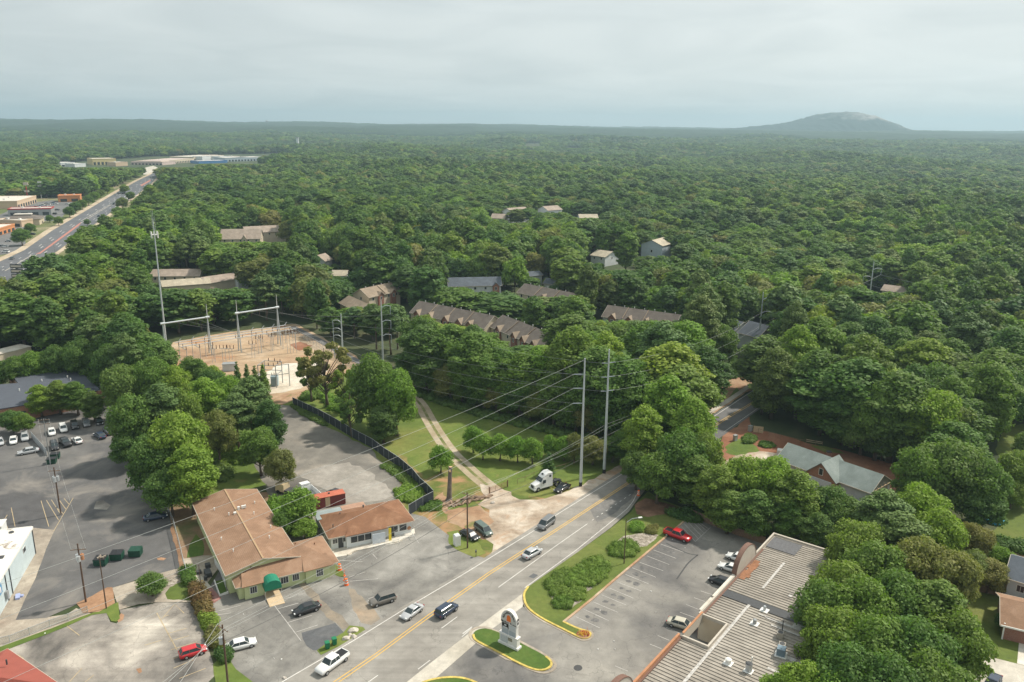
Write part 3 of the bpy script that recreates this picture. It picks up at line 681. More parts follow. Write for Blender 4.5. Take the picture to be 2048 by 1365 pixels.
# ---------------------------------------------------------------- ground layout
ZR_ = {'a': (0, 1040, 4.18), 'b': (0, 800, 5.1125), 'c': (800, 820, 4.086), 'd': (360, 960, 4.086), 'e': (480, 1120, 4.096), 's': (860, 1100, 5.12),
       'm': (1040, 1000, 4.452), 'r': (1220, 1040, 4.2), 'f': (500, 740, 4.086), 'h': (1400, 720, 4.086), 'l': (0, 340, 6.203), 'u': (290, 560, 4.995),
       't': (1060, 580, 3.657), 'y': (1940, 1040, 4.2), 'w': (0, 1040, 6.825), 'n': (0, 500, 4.0), 'q': (660, 480, 4.452), 'v': (960, 380, 4.452), 'p': (0, 200, 4.0)}
def q(k, *pts):
    ox, oy, s = ZR_[k]; return [(ox + x / s, oy + y / s) for x, y in pts]
def q1(k, x, y): return q(k, (x, y))[0]
_a, _b = G(748.5, 1313), G(1143, 1040); RDIR = math.atan2(_b.y - _a.y, _b.x - _a.x)     # heading of the main road
# fields and bare ground
sheet("field_grass", [(480, 850), (470, 815), (545, 795), (600, 780), (690, 735), (830, 765), (960, 800), (1240, 868), (1340, 925), (1243, 955), (1112, 1036), (1000, 1118), (940, 1110), (850, 1050),
                      (790, 1010), (560, 830)], 0.02, m_grass, 0.8, seed=1)
sheet("scrub_ground", [(780, 960), (800, 930), (850, 960), (905, 925), (985, 975), (1100, 1000), (1010, 1110), (960, 1125), (900, 1090), (850, 1045), (820, 1030), (790, 1010)], 0.035,
      surface("scrub", (0.13, 0.155, 0.035), (0.085, 0.13, 0.026), (0.30, 0.20, 0.10), 0.09, 0.5, 8.0, patches=[((0.36, 0.21, 0.11), 0.1, 0.50, 0.62)]), 0.8, seed=2)
sheet("bare_clay", [(885, 1020), (960, 1012), (990, 1030), (1000, 1075), (965, 1080), (930, 1060), (895, 1045)], 0.05, m_clay, 0.7, 2.0, seed=3)
sheet("sandy_turnout", [(960, 968), (1005, 980), (1040, 1000), (1075, 1000), (1110, 992), (1150, 975), (1200, 952), (1250, 925), (1300, 900), (1320, 897), (1243, 951), (1116, 1030), (1002, 1112),
                        (975, 1118), (985, 1090), (965, 1062), (990, 1045), (978, 1020), (955, 1010), (975, 995)], 0.065, m_sand, 0.7, 2.0, seed=4)
sheet("bare_clay", [(868, 1000), (885, 985), (900, 1003), (893, 1022), (872, 1015)], 0.05, m_clay, 0.5, 1.5, seed=5)
sheet("bare_clay", [(790, 905), (815, 915), (850, 965), (835, 968), (800, 925)], 0.05, surface("dry_turf", (0.21, 0.18, 0.06), (0.16, 0.16, 0.05), (0.34, 0.22, 0.11), 0.15, 0.7, 8), 0.7, 2.0, seed=6)
trk = chaikin([(800, 770), (822, 789), (843, 811), (857, 838), (874, 867), (901, 906), (928, 931), (960, 960), (998, 988), (1035, 1015)], 2)
mb = MB(); strip_mb(mb, [XY(*p) for p in trk], 3.9, 0.06); tag(mb.build("gravel_track", m_track), kind='structure')
mb = MB(); strip_mb(mb, [XY(*p) for p in trk[:-8]], 0.8, 0.075); tag(mb.build("track_verge", surface("track_grass", (0.19, 0.19, 0.07), (0.10, 0.14, 0.035), (0.36, 0.30, 0.19), 0.3, 1.2, 8)), kind='structure')
# main road
sheet("main_road", [(300, 1545), (520, 1393), (802, 1216), (916, 1150), (1112, 1026), (1240, 945), (1320, 895), (1434, 825), (1476, 799), (1560, 745), (1640, 696), (1700, 662),
                    (1722, 672), (1660, 712), (1580, 775), (1500, 833), (1452, 868), (1345, 945), (1296, 975), (1275, 1000), (1258, 1024), (1222, 1056), (1160, 1102), (1052, 1183), (954, 1256), (860, 1328), (560, 1570)], 0.09, m_road)
for nm, p, mt in (("road_patch", [(1180, 1020), (1250, 975), (1275, 975), (1262, 1000), (1225, 1030), (1195, 1045)], m_patch),):
    sheet(nm, p, 0.094, surface("road_repair", (0.17, 0.165, 0.155), (0.14, 0.14, 0.135), (0.21, 0.2, 0.19), 0.2, 0.8, 9), 0.3, 2.0, seed=9)
sheet("road_patch", q('s', (1010, 280), (1060, 245), (1110, 265), (1060, 300)), 0.094, m_patch, 0.1, 1.0)
sheet("far_road_surface", [(1434, 825), (1476, 799), (1560, 745), (1640, 696), (1700, 662), (1722, 672), (1660, 712), (1580, 775), (1500, 833), (1452, 868), (1400, 905), (1385, 858)], 0.095, m_roadfar)
W = 0.16
line("white_line", [[(300, 1540), (570, 1362), (705, 1284), (810, 1219), (920, 1154), (1074, 1059), (1116, 1029), (1243, 950), (1330, 895), (1437, 828), (1476, 802), (1560, 748)]], W, m_white, 0.104)
line("yellow_line", [[(480, 1490), (668, 1365), (748.5, 1311), (857, 1231), (978, 1146), (1032, 1111), (1143, 1039.5), (1253, 967.5), (1350, 903), (1444, 841), (1494, 812), (1600, 740)],
                     [(480, 1497), (673, 1369), (750, 1316), (859, 1235.5), (979.5, 1150), (1034, 1114.5), (1145, 1042), (1255, 970), (1352, 906), (1446, 843.5), (1496, 814), (1602, 742)]], W, m_yel, 0.104)
line("white_line", [[(997, 1176), (1102, 1100), (1174.5, 1049)], [(883, 1258), (914.5, 1235)], [(735, 1367), (756, 1352)]], 0.14, m_white, 0.104)
dd = [[(1184 + 9.2 * i, 1042 - 6.2 * i), (1187.5 + 9.2 * i, 1039.6 - 6.2 * i)] for i in range(9)]
line("dotted_line", dd, 0.14, m_white, 0.104)
line("white_line", [[(1049.5, 1177), (1153, 1101), (1216, 1050), (1240, 1031), (1255, 1018), (1266, 1004), (1273, 990)], [(836, 1340), (860, 1322)], [(924, 1275), (943, 1258)],
                    [(1449, 864), (1498, 830), (1570, 778)]], 0.13, m_white, 0.104)
# verge, pavement beyond the bend
sheet("roadside_clay", [(1395, 830), (1420, 800), (1450, 770), (1478, 735), (1500, 715), (1530, 712), (1516, 735), (1545, 752), (1476, 797), (1434, 823), (1400, 848)], 0.03, m_clay, 0.5, seed=12)
sheet("roadside_grass", [(1437, 812), (1462, 790), (1474, 775), (1480, 783), (1450, 806)], 0.045, m_grass, 0.4, seed=13)
mb = MB(); strip_mb(mb, [XY(*p) for p in [(1400, 838), (1424, 822), (1450, 806), (1475, 789), (1500, 772)]], 1.7, 0.06); tag(mb.build("pavement", m_conc), kind='structure')
# --- middle lots
sheet("parking_lot", [(398, 1208), (440, 1140), (640, 1040), (760, 1010), (850, 1035), (903, 1075), (905, 1095), (935, 1108), (975, 1118), (1000, 1106), (802, 1218), (520, 1395), (300, 1547), (300, 1480),
                      (438, 1365), (452, 1340), (440, 1300), (425, 1250)], 0.06, m_lot, 0.25, 3.0, seed=14)
sheet("asphalt_patch", q('e', (505, 600), (600, 572), (780, 520), (850, 600), (760, 680), (680, 745), (600, 745), (545, 710), (515, 650)), 0.072, m_patch, 0.12, 2.0, seed=15)
sheet("grass_strip", q('e', (630, 745), (700, 690), (850, 600), (900, 540), (1010, 555), (1035, 590), (900, 670), (660, 785)), 0.085, m_grass, 0.25, 1.5, seed=16)
sheet("grass_strip", [(426, 1330), (452, 1306), (462, 1325), (505, 1365), (480, 1400), (420, 1440), (432, 1365)], 0.085, m_grass, 0.3, 2.0, seed=17)
sheet("grass_strip", q('d', (1225, 700), (1255, 680), (1335, 760), (1340, 800), (1300, 795), (1225, 760)), 0.075, m_lawn, 0.15, 1.5, seed=18)
sheet("grass_strip", [(893, 1065), (930, 1060), (952, 1082), (972, 1108), (950, 1116), (915, 1102), (897, 1088)], 0.08, m_grass, 0.4, 1.5, seed=19)
sheet("dirt_strip", q('d', (970, 860), (1010, 840), (1180, 1000), (1350, 1150), (1390, 1200), (1330, 1230), (1180, 1090)), 0.067,
      surface("gritty_asphalt", (0.26, 0.22, 0.17), (0.19, 0.17, 0.14), (0.34, 0.27, 0.19), 0.2, 0.8, 9), 0.35, 1.2, seed=20)
sheet("sand_wash", q('d', (1380, 890), (1430, 900), (1600, 1080), (1640, 1140), (1560, 1190), (1480, 1170), (1400, 1010)), 0.068, surface("gritty_sand", (0.30, 0.25, 0.19), (0.22, 0.19, 0.155), (0.36, 0.27, 0.19), 0.15, 0.8, 9), 0.4, 1.2, seed=21)
line("stall_line", [q('d', (740, 985), (790, 1055), (990, 1320)), q('d', (765, 1003), (930, 955)), q('d', (800, 1058), (970, 1010)), q('d', (880, 1170), (1080, 1110)), q('d', (948, 1248), (1125, 1190)),
                    q('d', (285, 1082), (500, 1028)), q('d', (290, 1110), (420, 1090)), q('d', (1390, 832), (1620, 812)), q('d', (1380, 800), (1510, 758)), q('d', (1540, 975), (1600, 955)),
                    q('d', (1280, 660), (1490, 672), (1468, 650)), q('d', (1575, 610), (1610, 648)), q('d', (1905, 445), (1950, 520))], 0.13, m_faint, 0.08)
# --- west lot
sheet("west_lot", [(-200, 1400), (0, 1306), (134, 1254), (184, 1230.5), (213, 1227), (221, 1245), (233, 1248), (245, 1236), (239, 1221), (316, 1206), (380, 1206), (407, 1262), (433, 1349), (300, 1475), (-100, 1700), (-400, 1500)], 0.055, m_lotw, 0.1)
line("bay_line", [q('a', (1310, 780), (1340, 835), (1480, 1090)), q('a', (1400, 955), (1560, 910)), q('a', (1410, 1022), (1580, 972)), q('a', (1430, 1090), (1650, 1022)), q('a', (1450, 1165), (1530, 1135)),
                  q('a', (1450, 1245), (1620, 1172)), q('a', (1500, 1330), (1720, 1245)), q('a', (1350, 835), (1460, 708), (1540, 785)), q('a', (1375, 810), (1410, 800)), q('a', (560, 890), (665, 970)),
                  q('a', (1210, 1052), (1350, 1010)), q('a', (580, 1358), (685, 1245)), q('a', (710, 1362), (785, 1300)), q('a', (150, 1130), (200, 1165))], 0.13, m_faintyel, 0.075)
sheet("clay_spill", q('a', (975, 840), (1010, 785), (1040, 800), (1030, 840), (990, 862)), 0.08, m_mulch, 0.1, 1.0)
sheet("clay_spill", q('a', (1140, 1250), (1180, 1240), (1190, 1275), (1160, 1290)), 0.08, m_mulch, 0.15, 0.7)
sheet("grass_strip", q('a', (-60, 1105), (0, 1068), (280, 965), (560, 862), (800, 772), (990, 690), (1003, 830), (975, 855), (930, 850), (890, 783), (770, 800), (560, 893), (0, 1115)), 0.09, m_grass, 0.12, 2.0, seed=22)
sheet("old_slab", q('a', (-200, 900), (0, 860), (130, 838), (390, 815), (560, 790), (640, 740), (770, 790), (420, 930), (0, 1080), (-200, 1150)), 0.05, m_concold, 0.2, seed=23)
sheet("mulch_bed", q('a', (640, 700), (770, 640), (900, 566), (940, 568), (960, 700), (830, 772), (690, 785)), 0.095, m_mulch, 0.2, 1.5, seed=24)
sheet("old_slab", q('a', (940, 572), (1180, 500), (1340, 450), (1500, 408), (1530, 470), (1600, 690), (1320, 692), (1160, 710), (1000, 757)), 0.088, m_concold, 0.15, seed=25)
sheet("grass_strip", q('a', (1380, 620), (1420, 570), (1520, 520), (1590, 560), (1590, 680), (1400, 668)), 0.098, m_lawn, 0.15, 1.0, seed=26)
sheet("stone_bed", q('a', (1400, 500), (1500, 470), (1530, 500), (1440, 560), (1395, 560)), 0.10, m_stone, 0.1, 1.0)
# --- dark lot
sheet("dark_lot", [(-500, 1150), (-500, 880), (0, 838), (190, 800), (215, 800), (245, 850), (330, 985), (346, 1064), (361, 1136), (322, 1148), (282, 1158), (227, 1176), (215, 1178), (155, 1209), (93, 1237),
                   (31, 1241), (72, 1157), (92, 1100), (110, 1061), (63, 1056), (0, 1066)], 0.07, m_black, 0.1)
sheet("old_slab", [(-60, 1262), (31, 1242), (72, 1157), (92, 1100), (110, 1061), (60, 1050), (-60, 1075)], 0.06, m_concold, 0.1, seed=27)
sheet("lot_extension", q('n', (600, 935), (740, 905), (860, 1000), (900, 1180), (860, 1260), (700, 1270), (640, 1150)), 0.05, m_lot, 0.3, seed=28)
line("bay_line", [q('b', (750, 1005), (640, 1190), (550, 1345)), q('b', (655, 1012), (705, 1070)), q('b', (605, 1028), (680, 1130)), q('b', (525, 1025), (612, 1160)), q('b', (475, 1030), (600, 1235)),
                  q('b', (420, 1035), (500, 1300)), q('b', (115, 1105), (155, 1300)), q('b', (40, 1220), (80, 1320)), q('b', (75, 1180), (20, 1270)), q('b', (570, 1100), (650, 1170))], 0.13, m_faintyel, 0.082)
sheet("asphalt_patch", q('b', (990, 1040), (1060, 1030), (1130, 1080), (1090, 1130), (960, 1120)), 0.078, m_lotw, 0.3, 1.5, seed=29)
sheet("clay_spill", q('a', (1310, 325), (1345, 318), (1390, 325), (1370, 342), (1320, 340)), 0.085, m_mulch, 0.1, 1.0)
sheet("fence_bank", q('a', (1425, 60), (1450, 50), (1520, 330), (1560, 480), (1500, 420), (1490, 300)), 0.085, m_mulch, 0.2, 1.5, seed=30)
# --- storage lot and substation
sheet("storage_lot", [(500, 900), (540, 815), (560, 811), (590, 813), (622, 838), (666, 860), (742, 897), (764, 926), (794, 955), (812, 978), (792, 1003), (800, 1030), (740, 1060), (620, 1060), (540, 1000)], 0.06, m_yardlot, 0.5, 2.5, seed=31)
sheet("pale_wash", [(600, 950), (650, 930), (700, 925), (740, 945), (790, 985), (770, 1000), (700, 1005), (640, 975)], 0.068, surface("pale_asphalt", (0.30, 0.275, 0.24), (0.24, 0.22, 0.19), (0.36, 0.33, 0.29), 0.12, 0.6, 7), 0.8, 2.0, seed=32)
sheet("side_ground", [(330, 1040), (350, 990), (383, 1020), (470, 990), (560, 985), (600, 1040), (640, 1080), (560, 1110), (400, 1150), (395, 1190), (430, 1205), (400, 1215), (372, 1150)], 0.04,
      surface("side_dirt", (0.24, 0.16, 0.10), (0.13, 0.13, 0.055), (0.30, 0.19, 0.12), 0.12, 0.6, 8), 0.5, seed=33)
sheet("grass_strip", q('a', (1560, 320), (1580, 240), (1640, 120), (1700, 180), (1700, 300)), 0.06, m_island, 0.3, 1.5, seed=34)
sheet("back_garden", [(395, 960), (440, 900), (540, 870), (560, 960), (520, 975), (390, 1005)], 0.05, m_grass, 0.6, seed=35)
sheet("substation_yard", [(325, 720), (345, 685), (460, 664), (590, 648), (640, 672), (712, 712), (720, 730), (650, 770), (600, 792), (540, 806), (440, 780)], 0.03, m_yard, 0.7, 3.0, seed=36)
sheet("pale_gravel", [(475, 768), (530, 745), (570, 728), (640, 722), (655, 742), (635, 765), (600, 778), (535, 790)], 0.045, m_pale, 0.9, 2.5, seed=37)
sheet("bare_clay", [(535, 805), (570, 788), (640, 775), (655, 780), (610, 795), (560, 812)], 0.055, m_clay, 0.6, 2.0, seed=38)
sheet("bare_clay", [(578, 690), (600, 684), (625, 692), (600, 702)], 0.05, m_redclay, 0.8, 2.0, seed=39)
mb = MB(); strip_mb(mb, [XY(*p) for p in [(584, 654), (640, 682), (700, 716), (780, 755)]], 3.0, 0.05); tag(mb.build("fence_path", m_roadfar), kind='structure')
# --- forecourt of the green building and the shop
sheet("patio", q('a', (1510, 330), (1600, 320), (1700, 300), (1800, 300), (1830, 400), (1700, 580), (1620, 460), (1550, 400)), 0.065, m_concold, 0.1)
sheet("patio", q('a', (1590, 430), (1680, 470), (1780, 580), (1720, 590), (1640, 520)), 0.075, m_conc, 0.08)
sheet("brick_paving", q('a', (1690, 590), (1770, 570), (1850, 660), (1790, 700), (1730, 690)), 0.08, m_brickpave, 0.06)
sheet("porch_slab", q('d', (1200, 580), (1350, 545), (1700, 480), (1880, 420), (1915, 400), (1920, 440), (1780, 520), (1720, 530), (1600, 540), (1410, 600), (1400, 615), (1260, 638)), 0.10, m_concw)
mb = MB(); strip_mb(mb, [XY(*p) for p in q('d', (1370, 620), (1420, 590), (1560, 560), (1700, 525), (1780, 512), (1920, 442))], 0.25, 0.1, h=0.18); tag(mb.build("kerb", m_concw), kind='structure')
# --- mall side
sheet("mall_lot", [(1045, 1214), (987, 1256), (950, 1288), (872, 1356), (700, 1510), (700, 1800), (1700, 1700), (1680, 1110), (1520, 1085), (1377, 1033), (1330, 1074), (1180, 1190), (1110, 1240)], 0.06, m_mall)
sheet("apron", [(1051, 1181), (954, 1255), (860, 1327), (560, 1568), (600, 1620), (780, 1445), (872, 1357), (950, 1289), (987, 1257), (1045, 1215), (1049, 1196)], 0.075, m_conc)
verge = [(1053, 1178), (1048.5, 1187), (1048, 1197), (1051, 1210), (1061, 1223), (1085, 1239.5), (1114, 1254), (1152, 1273), (1163, 1278), (1173, 1278.5), (1180, 1274), (1181, 1268), (1175, 1264.5), (1157, 1260), (1126.5, 1245.5),
         (1186, 1197.7), (1233, 1157), (1330, 1076), (1377, 1036), (1390, 1026), (1320, 1000), (1296, 984), (1277, 1004), (1262, 1026), (1222, 1058), (1160, 1103)]
def raised(name, P, h, mat, z=0.06):
    W_ = [XY(*p) for p in P]; mb = MB(); mb.prism(W_, z, z + h, bottom=False); return tag(mb.build(name, mat), kind='structure')
raised("verge_lawn", verge, 0.12, m_lawn)
sheet("mulch_bed", [(1268, 1012), (1290, 998), (1330, 1008), (1385, 1030), (1370, 1042), (1330, 1030), (1295, 1036), (1272, 1030)], 0.195, surface("bark_dirt", (0.20, 0.11, 0.07), (0.12, 0.075, 0.045), (0.28, 0.17, 0.11), .3, 1, 8), 0.4, 1.5, seed=40)
kb = [(1057, 1174.5)] + verge[1:14] + [(1126.5, 1245.5)]
mb = MB(); strip_mb(mb, [XY(*p) for p in chaikin(kb, 1)], 0.38, 0.06, h=0.17); tag(mb.build("yellow_kerb", m_yelkerb), kind='structure')
mb = MB(); strip_mb(mb, [XY(*p) for p in chaikin([(p[0] - .8, p[1] + 2.6) for p in kb[1:9]] + [(1165, 1281.5), (1176, 1280.5), (1184, 1275), (1184.5, 1267.5), (1178, 1262.5)], 1)], 0.5, 0.062, h=0.05); tag(mb.build("gutter", m_concold), kind='structure')
m_edge = surface("stained_kerb", (0.44, 0.30, 0.19), (0.34, 0.18, 0.10), (0.52, 0.42, 0.32), 0.2, 0.7, 7)
mb = MB(); strip_mb(mb, [XY(*p) for p in [(1126.5, 1246), (1186, 1198), (1233, 1157.5), (1330, 1076.5), (1377, 1036.5)]], 0.42, 0.06, h=0.15); tag(mb.build("kerb", m_edge), kind='structure')
isl = chaikin(q('s', (442, 890), (450, 850), (500, 822), (560, 814), (630, 825), (760, 880), (920, 962), (1100, 1050), (1200, 1110), (1245, 1155), (1240, 1200), (1190, 1235), (1110, 1245), (1000, 1212), (860, 1145), (700, 1055), (560, 985), (465, 935)), 2, True)
raised("sign_island", isl, 0.13, m_island)
Wi = [XY(*p) for p in isl]
mb = MB(); strip_mb(mb, Wi[len(Wi) // 2 - 6:] + Wi[:1], 0.36, 0.06, h=0.17); tag(mb.build("yellow_kerb", m_yelkerb), kind='structure')
cxi = sum(p[0] for p in Wi) / len(Wi); cyi = sum(p[1] for p in Wi) / len(Wi)
mb = MB(); strip_mb(mb, [(cxi + (x - cxi) * 1.035 + (.35 if x > cxi else -.35), cyi + (y - cyi) * 1.10) for x, y in Wi], 0.45, 0.062, h=0.06, closed=True); tag(mb.build("gutter", m_concold), kind='structure')
isl2 = chaikin([(800, 1400), (838, 1370), (862, 1361.5), (898, 1356), (930, 1358.5), (955, 1368), (1010, 1400), (960, 1450), (860, 1440)], 2, True)
raised("corner_island", isl2, 0.13, m_island)
mb = MB(); strip_mb(mb, [XY(*p) for p in isl2], 0.38, 0.06, h=0.17, closed=True); tag(mb.build("yellow_kerb", m_yelkerb), kind='structure')
tops = q('m', (500, 1045), (570, 978), (650, 912), (730, 850), (800, 790), (865, 735), (940, 668), (1000, 608), (1065, 560), (1130, 503), (1190, 450), (1252, 397))
bots = q('m', (710, 1145), (790, 1080), (870, 1005), (945, 940), (1010, 880), (1080, 815), (1145, 752), (1210, 693), (1275, 635), (1330, 580), (1390, 525), (1455, 470))
line("stall_line", [[a, b] for a, b in zip(tops, bots)] + [q('m', *s) for s in (((1300, 1140), (1420, 1190)), ((1225, 1212), (1330, 1255)), ((1155, 1288), (1260, 1330)), ((1425, 1005), (1590, 1065)), ((1480, 935), (1590, 980)),
     ((1550, 875), (1650, 910)), ((1610, 815), (1730, 855)), ((1675, 755), (1790, 790)))] + [q('r', *s) for s in (((40, 130 + 1100), (150, 1275)), ((0, 575), (200, 660)))][:1], 0.12, m_faint, 0.075)
hs = [((1432, 232), (1560, 374)), ((1458, 212), (1588, 350)), ((1488, 194), (1615, 326)), ((1520, 182), (1640, 302)), ((1552, 184), (1662, 280)), ((1590, 200), (1680, 262))]
line("hatch_line", [q('m', *s) for s in hs] + [q('m', (1560, 376), (1695, 250)), q('m', (1400, 262), (1520, 160))], 0.13, m_faint, 0.076)
line("tyre_mark", [chaikin(q('m', (1300, 388), (1400, 440), (1500, 485), (1585, 497)), 2), chaikin(q('m', (1585, 492), (1500, 560), (1450, 630), (1395, 710)), 2)], 0.28, m_tyremark, 0.077)
# oil-dark bays where cars stand
m_oil = surface("oil_stain", (0.14, 0.135, 0.13), (0.09, 0.09, 0.09), (0.20, 0.195, 0.185), 1.2, 3.0, 9)
rg = random.Random(4)
for i in range(len(tops) - 1):
    for t in (0.32, 0.62):
        a = (tops[i][0] + tops[i + 1][0]) / 2; b = (tops[i][1] + tops[i + 1][1]) / 2; c = (bots[i][0] + bots[i + 1][0]) / 2; d = (bots[i][1] + bots[i + 1][1]) / 2
        P = G(a + (c - a) * t + rg.uniform(-1, 1), b + (d - b) * t); s = rg.uniform(.45, .85)
        pts = [(P.x + s * math.cos(k * .7) * rg.uniform(.6, 1.2), P.y + s * math.sin(k * .7) * rg.uniform(.5, 1.1)) for k in range(9)]
        sheet("oil_stain", pts, 0.068, m_oil, 0, px=False)
sheet("drain_cover", [(1156 + 9 * math.cos(t * .5), 1337 + 6 * math.sin(t * .5)) for t in range(12)], 0.08, m_tyremark)
line("white_line", [q('s', (0, 0), (1, 1))][:0] or [q('s', (335, 865), (430, 795))], 0.2, m_white, 0.11)
# --- building site on the right
sheet("building_site", [(1449, 868), (1498, 834), (1502, 860), (1560, 870), (1640, 893), (1700, 905), (1805, 937), (1835, 965), (1800, 990), (1740, 985), (1700, 1010), (1600, 1010), (1560, 960), (1440, 960), (1420, 940), (1440, 890)], 0.03, m_redclay, 0.7, 3.0, seed=41)
sheet("sandy_drive", [(1395, 960), (1445, 926), (1475, 908), (1517, 903), (1560, 908), (1555, 925), (1500, 940), (1440, 965)], 0.045, m_sand, 0.6, 2.0, seed=42)
sheet("grass_strip", [(1455, 892), (1475, 880), (1486, 872), (1500, 885), (1520, 903), (1473, 912), (1450, 905)], 0.06, m_grass, 0.5, 1.5, seed=43)
sheet("grass_strip", [(1620, 890), (1650, 893), (1700, 910), (1650, 905)], 0.05, m_grass, 0.5, 1.5, seed=44)
# --- gardens on the far right
sheet("garden_lawn", [(1880, 1170), (1962, 1178), (2080, 1215), (2080, 1345), (1985, 1318), (1880, 1300)], 0.04, m_lawn, 0.2)
sheet("driveway", [(1930, 1312), (1985, 1316), (2048, 1332), (2200, 1370), (2200, 1500), (1900, 1460), (1880, 1350)], 0.06, m_conc, 0.1)
sheet("driveway", [(2038, 1285), (2100, 1300), (2100, 1345), (2034, 1328)], 0.065, m_concw)
sheet("garden_lawn", [(1975, 1078), (1995, 1055), (2012, 1000), (2050, 985), (2300, 995), (2300, 1130), (2048, 1098), (1990, 1092)], 0.04, m_lawn, 0.3)
sheet("garden_lawn", [(1990, 900), (2012, 856), (2100, 836), (2300, 850), (2300, 970), (2030, 960)], 0.03, m_lawn, 0.3)
sheet("back_yard", [(1930, 1120), (1990, 1095), (2080, 1100), (2100, 1200), (2010, 1190), (1960, 1175)], 0.035, surface("yard_dirt", (0.22, 0.15, 0.08), (0.12, 0.12, 0.045), (0.38, 0.20, 0.11), 0.12, .6, 8), 0.3)
# --- the avenue on the left
def rw(P): return [XY(*p) for p in P]
avL = q('l', (-500, 1330), (0, 1143), (300, 1003), (640, 763), (980, 562), (1300, 372), (1500, 252), (1720, 130), (1850, 70), (1900, 40))
avR = q('l', (1960, 75), (1880, 170), (1700, 310), (1560, 400), (1400, 510), (1280, 605), (1100, 725), (720, 1005), (300, 1275), (0, 1450), (-500, 1700))
sheet("avenue_surround", q('l', (-500, 1300), (-500, 300), (0, 330), (700, 300), (1150, 180), (1500, 100), (1900, 30), (1980, 90), (1900, 250), (1700, 420), (1500, 640), (1200, 860), (900, 1080), (500, 1300), (0, 1520), (-500, 1720)), 0.06,
      surface("avenue_verge", (0.13, 0.15, 0.055), (0.09, 0.125, 0.04), (0.33, 0.27, 0.18), 0.02, 0.2, 2.0))
sheet("avenue", avL + avR, 0.16, surface("avenue_asphalt", (0.125, 0.13, 0.14), (0.105, 0.11, 0.12), (0.15, 0.152, 0.16), 0.02, 0.2, 3.0, streak=(math.atan2(XY(*avL[5])[1] - XY(*avL[2])[1], XY(*avL[5])[0] - XY(*avL[2])[0]), .5, .1)))
mb = MB(); strip_mb(mb, [(x - 3.2, y + 1.2) for x, y in rw(avL)], 5.0, 0.13); strip_mb(mb, [(x + 2.2, y - 1) for x, y in rw(avR)], 3.2, 0.13); tag(mb.build("pavement", surface("tan_pavement", (0.47, 0.38, 0.27), (0.38, 0.30, 0.21), (0.55, 0.47, 0.36), .05, .3, 3)), kind='structure')
sheet("median", q('l', (440, 1050), (500, 1025), (960, 685), (1010, 650), (985, 690), (880, 770), (620, 960), (500, 1045)), 0.21, m_pink)
sheet("median", q('l', (1740, 195), (1861, 125), (1875, 135), (1760, 205)), 0.21, m_pink)
line("median_line", [q('l', (150, 1245), (300, 1160), (460, 1055)), q('l', (60, 1260), (280, 1130), (400, 1060)), q('l', (1000, 665), (1180, 555), (1380, 435)), q('l', (1000, 640), (1370, 430))], 0.5, m_conc, 0.2)
da = []
for i in range(26):
    for o_ in (.27, .40, .72, .86):
        t = i / 26; 
        def lp(P, t):
            t *= len(P) - 1; k = min(int(t), len(P) - 2); f = t - k; return (P[k][0] * (1 - f) + P[k + 1][0] * f, P[k][1] * (1 - f) + P[k + 1][1] * f)
        A = lp(avL, t); B = lp(avR[::-1], t); A2 = lp(avL, t + .010); B2 = lp(avR[::-1], t + .010)
        da.append([(A[0] + (B[0] - A[0]) * o_, A[1] + (B[1] - A[1]) * o_), (A2[0] + (B2[0] - A2[0]) * o_, A2[1] + (B2[1] - A2[1]) * o_)])
line("lane_dash", da, 0.35, m_white, 0.2)
sheet("shop_car_park", q('l', (-300, 1000), (-300, 700), (300, 420), (480, 400), (640, 380), (900, 400), (880, 470), (760, 600), (640, 640), (480, 640), (300, 830), (340, 1000), (130, 1040), (0, 1060)), 0.12, m_roadfar)
sheet("shop_car_park", q('l', (1205, 745), (1320, 650), (1420, 585), (1620, 580), (1610, 640), (1380, 745)), 0.12, m_conc)
sheet("shop_car_park", q('l', (1690, 60), (1700, 0), (1900, -50), (1990, -10), (1850, 60)), 0.12, m_conc)
sheet("shop_car_park", q('l', (1700, 400), (1760, 370), (1900, 330), (1950, 350), (1850, 420)), 0.12, m_conc)
sheet("avenue_lawn", q('l', (1150, 230), (1250, 190), (1400, 200), (1420, 260), (1340, 300), (1230, 260)), 0.1, m_lawn)
sheet("avenue_lawn", q('l', (400, 1290), (480, 1215), (760, 1060), (760, 1150), (600, 1180), (570, 1260)), 0.14, m_lawn)
# ---------------------------------------------------------------- buildings
def shingle(name, col, alt=None, lay=5.0):
    m, nt, b = newmat(name, 0.9, 0.2); p = objco(nt); a = noise(nt, p, 0.35, 6, 0.65, .5)
    alt = alt or tuple(x * 1.3 for x in col)
    c = rampn(nt, a, [(0.3, tuple(x * .8 for x in col)), (0.5, col), (0.72, alt)])
    mp = node(nt, 'ShaderNodeMapping'); nt.links.new(p, mp.inputs[0]); mp.inputs['Scale'].default_value = (3.0, 3.0, lay)
    c = mix(nt, 1.0, c, rampn(nt, noise(nt, mp.outputs[0], 2.2, 2, .6), [(0.25, 0.86), (0.75, 1.12)]), 'MULTIPLY')
    w = nt.nodes.new('ShaderNodeTexWave'); w.bands_direction = 'Z'; w.inputs['Scale'].default_value = lay * .9; nt.links.new(p, w.inputs[0]); w.inputs['Distortion'].default_value = .6
    c = mix(nt, 1.0, c, rampn(nt, w.outputs[1], [(0.0, 0.90), (0.4, 1.04)]), 'MULTIPLY')
    nt.links.new(c, b.inputs['Base Color']); return m
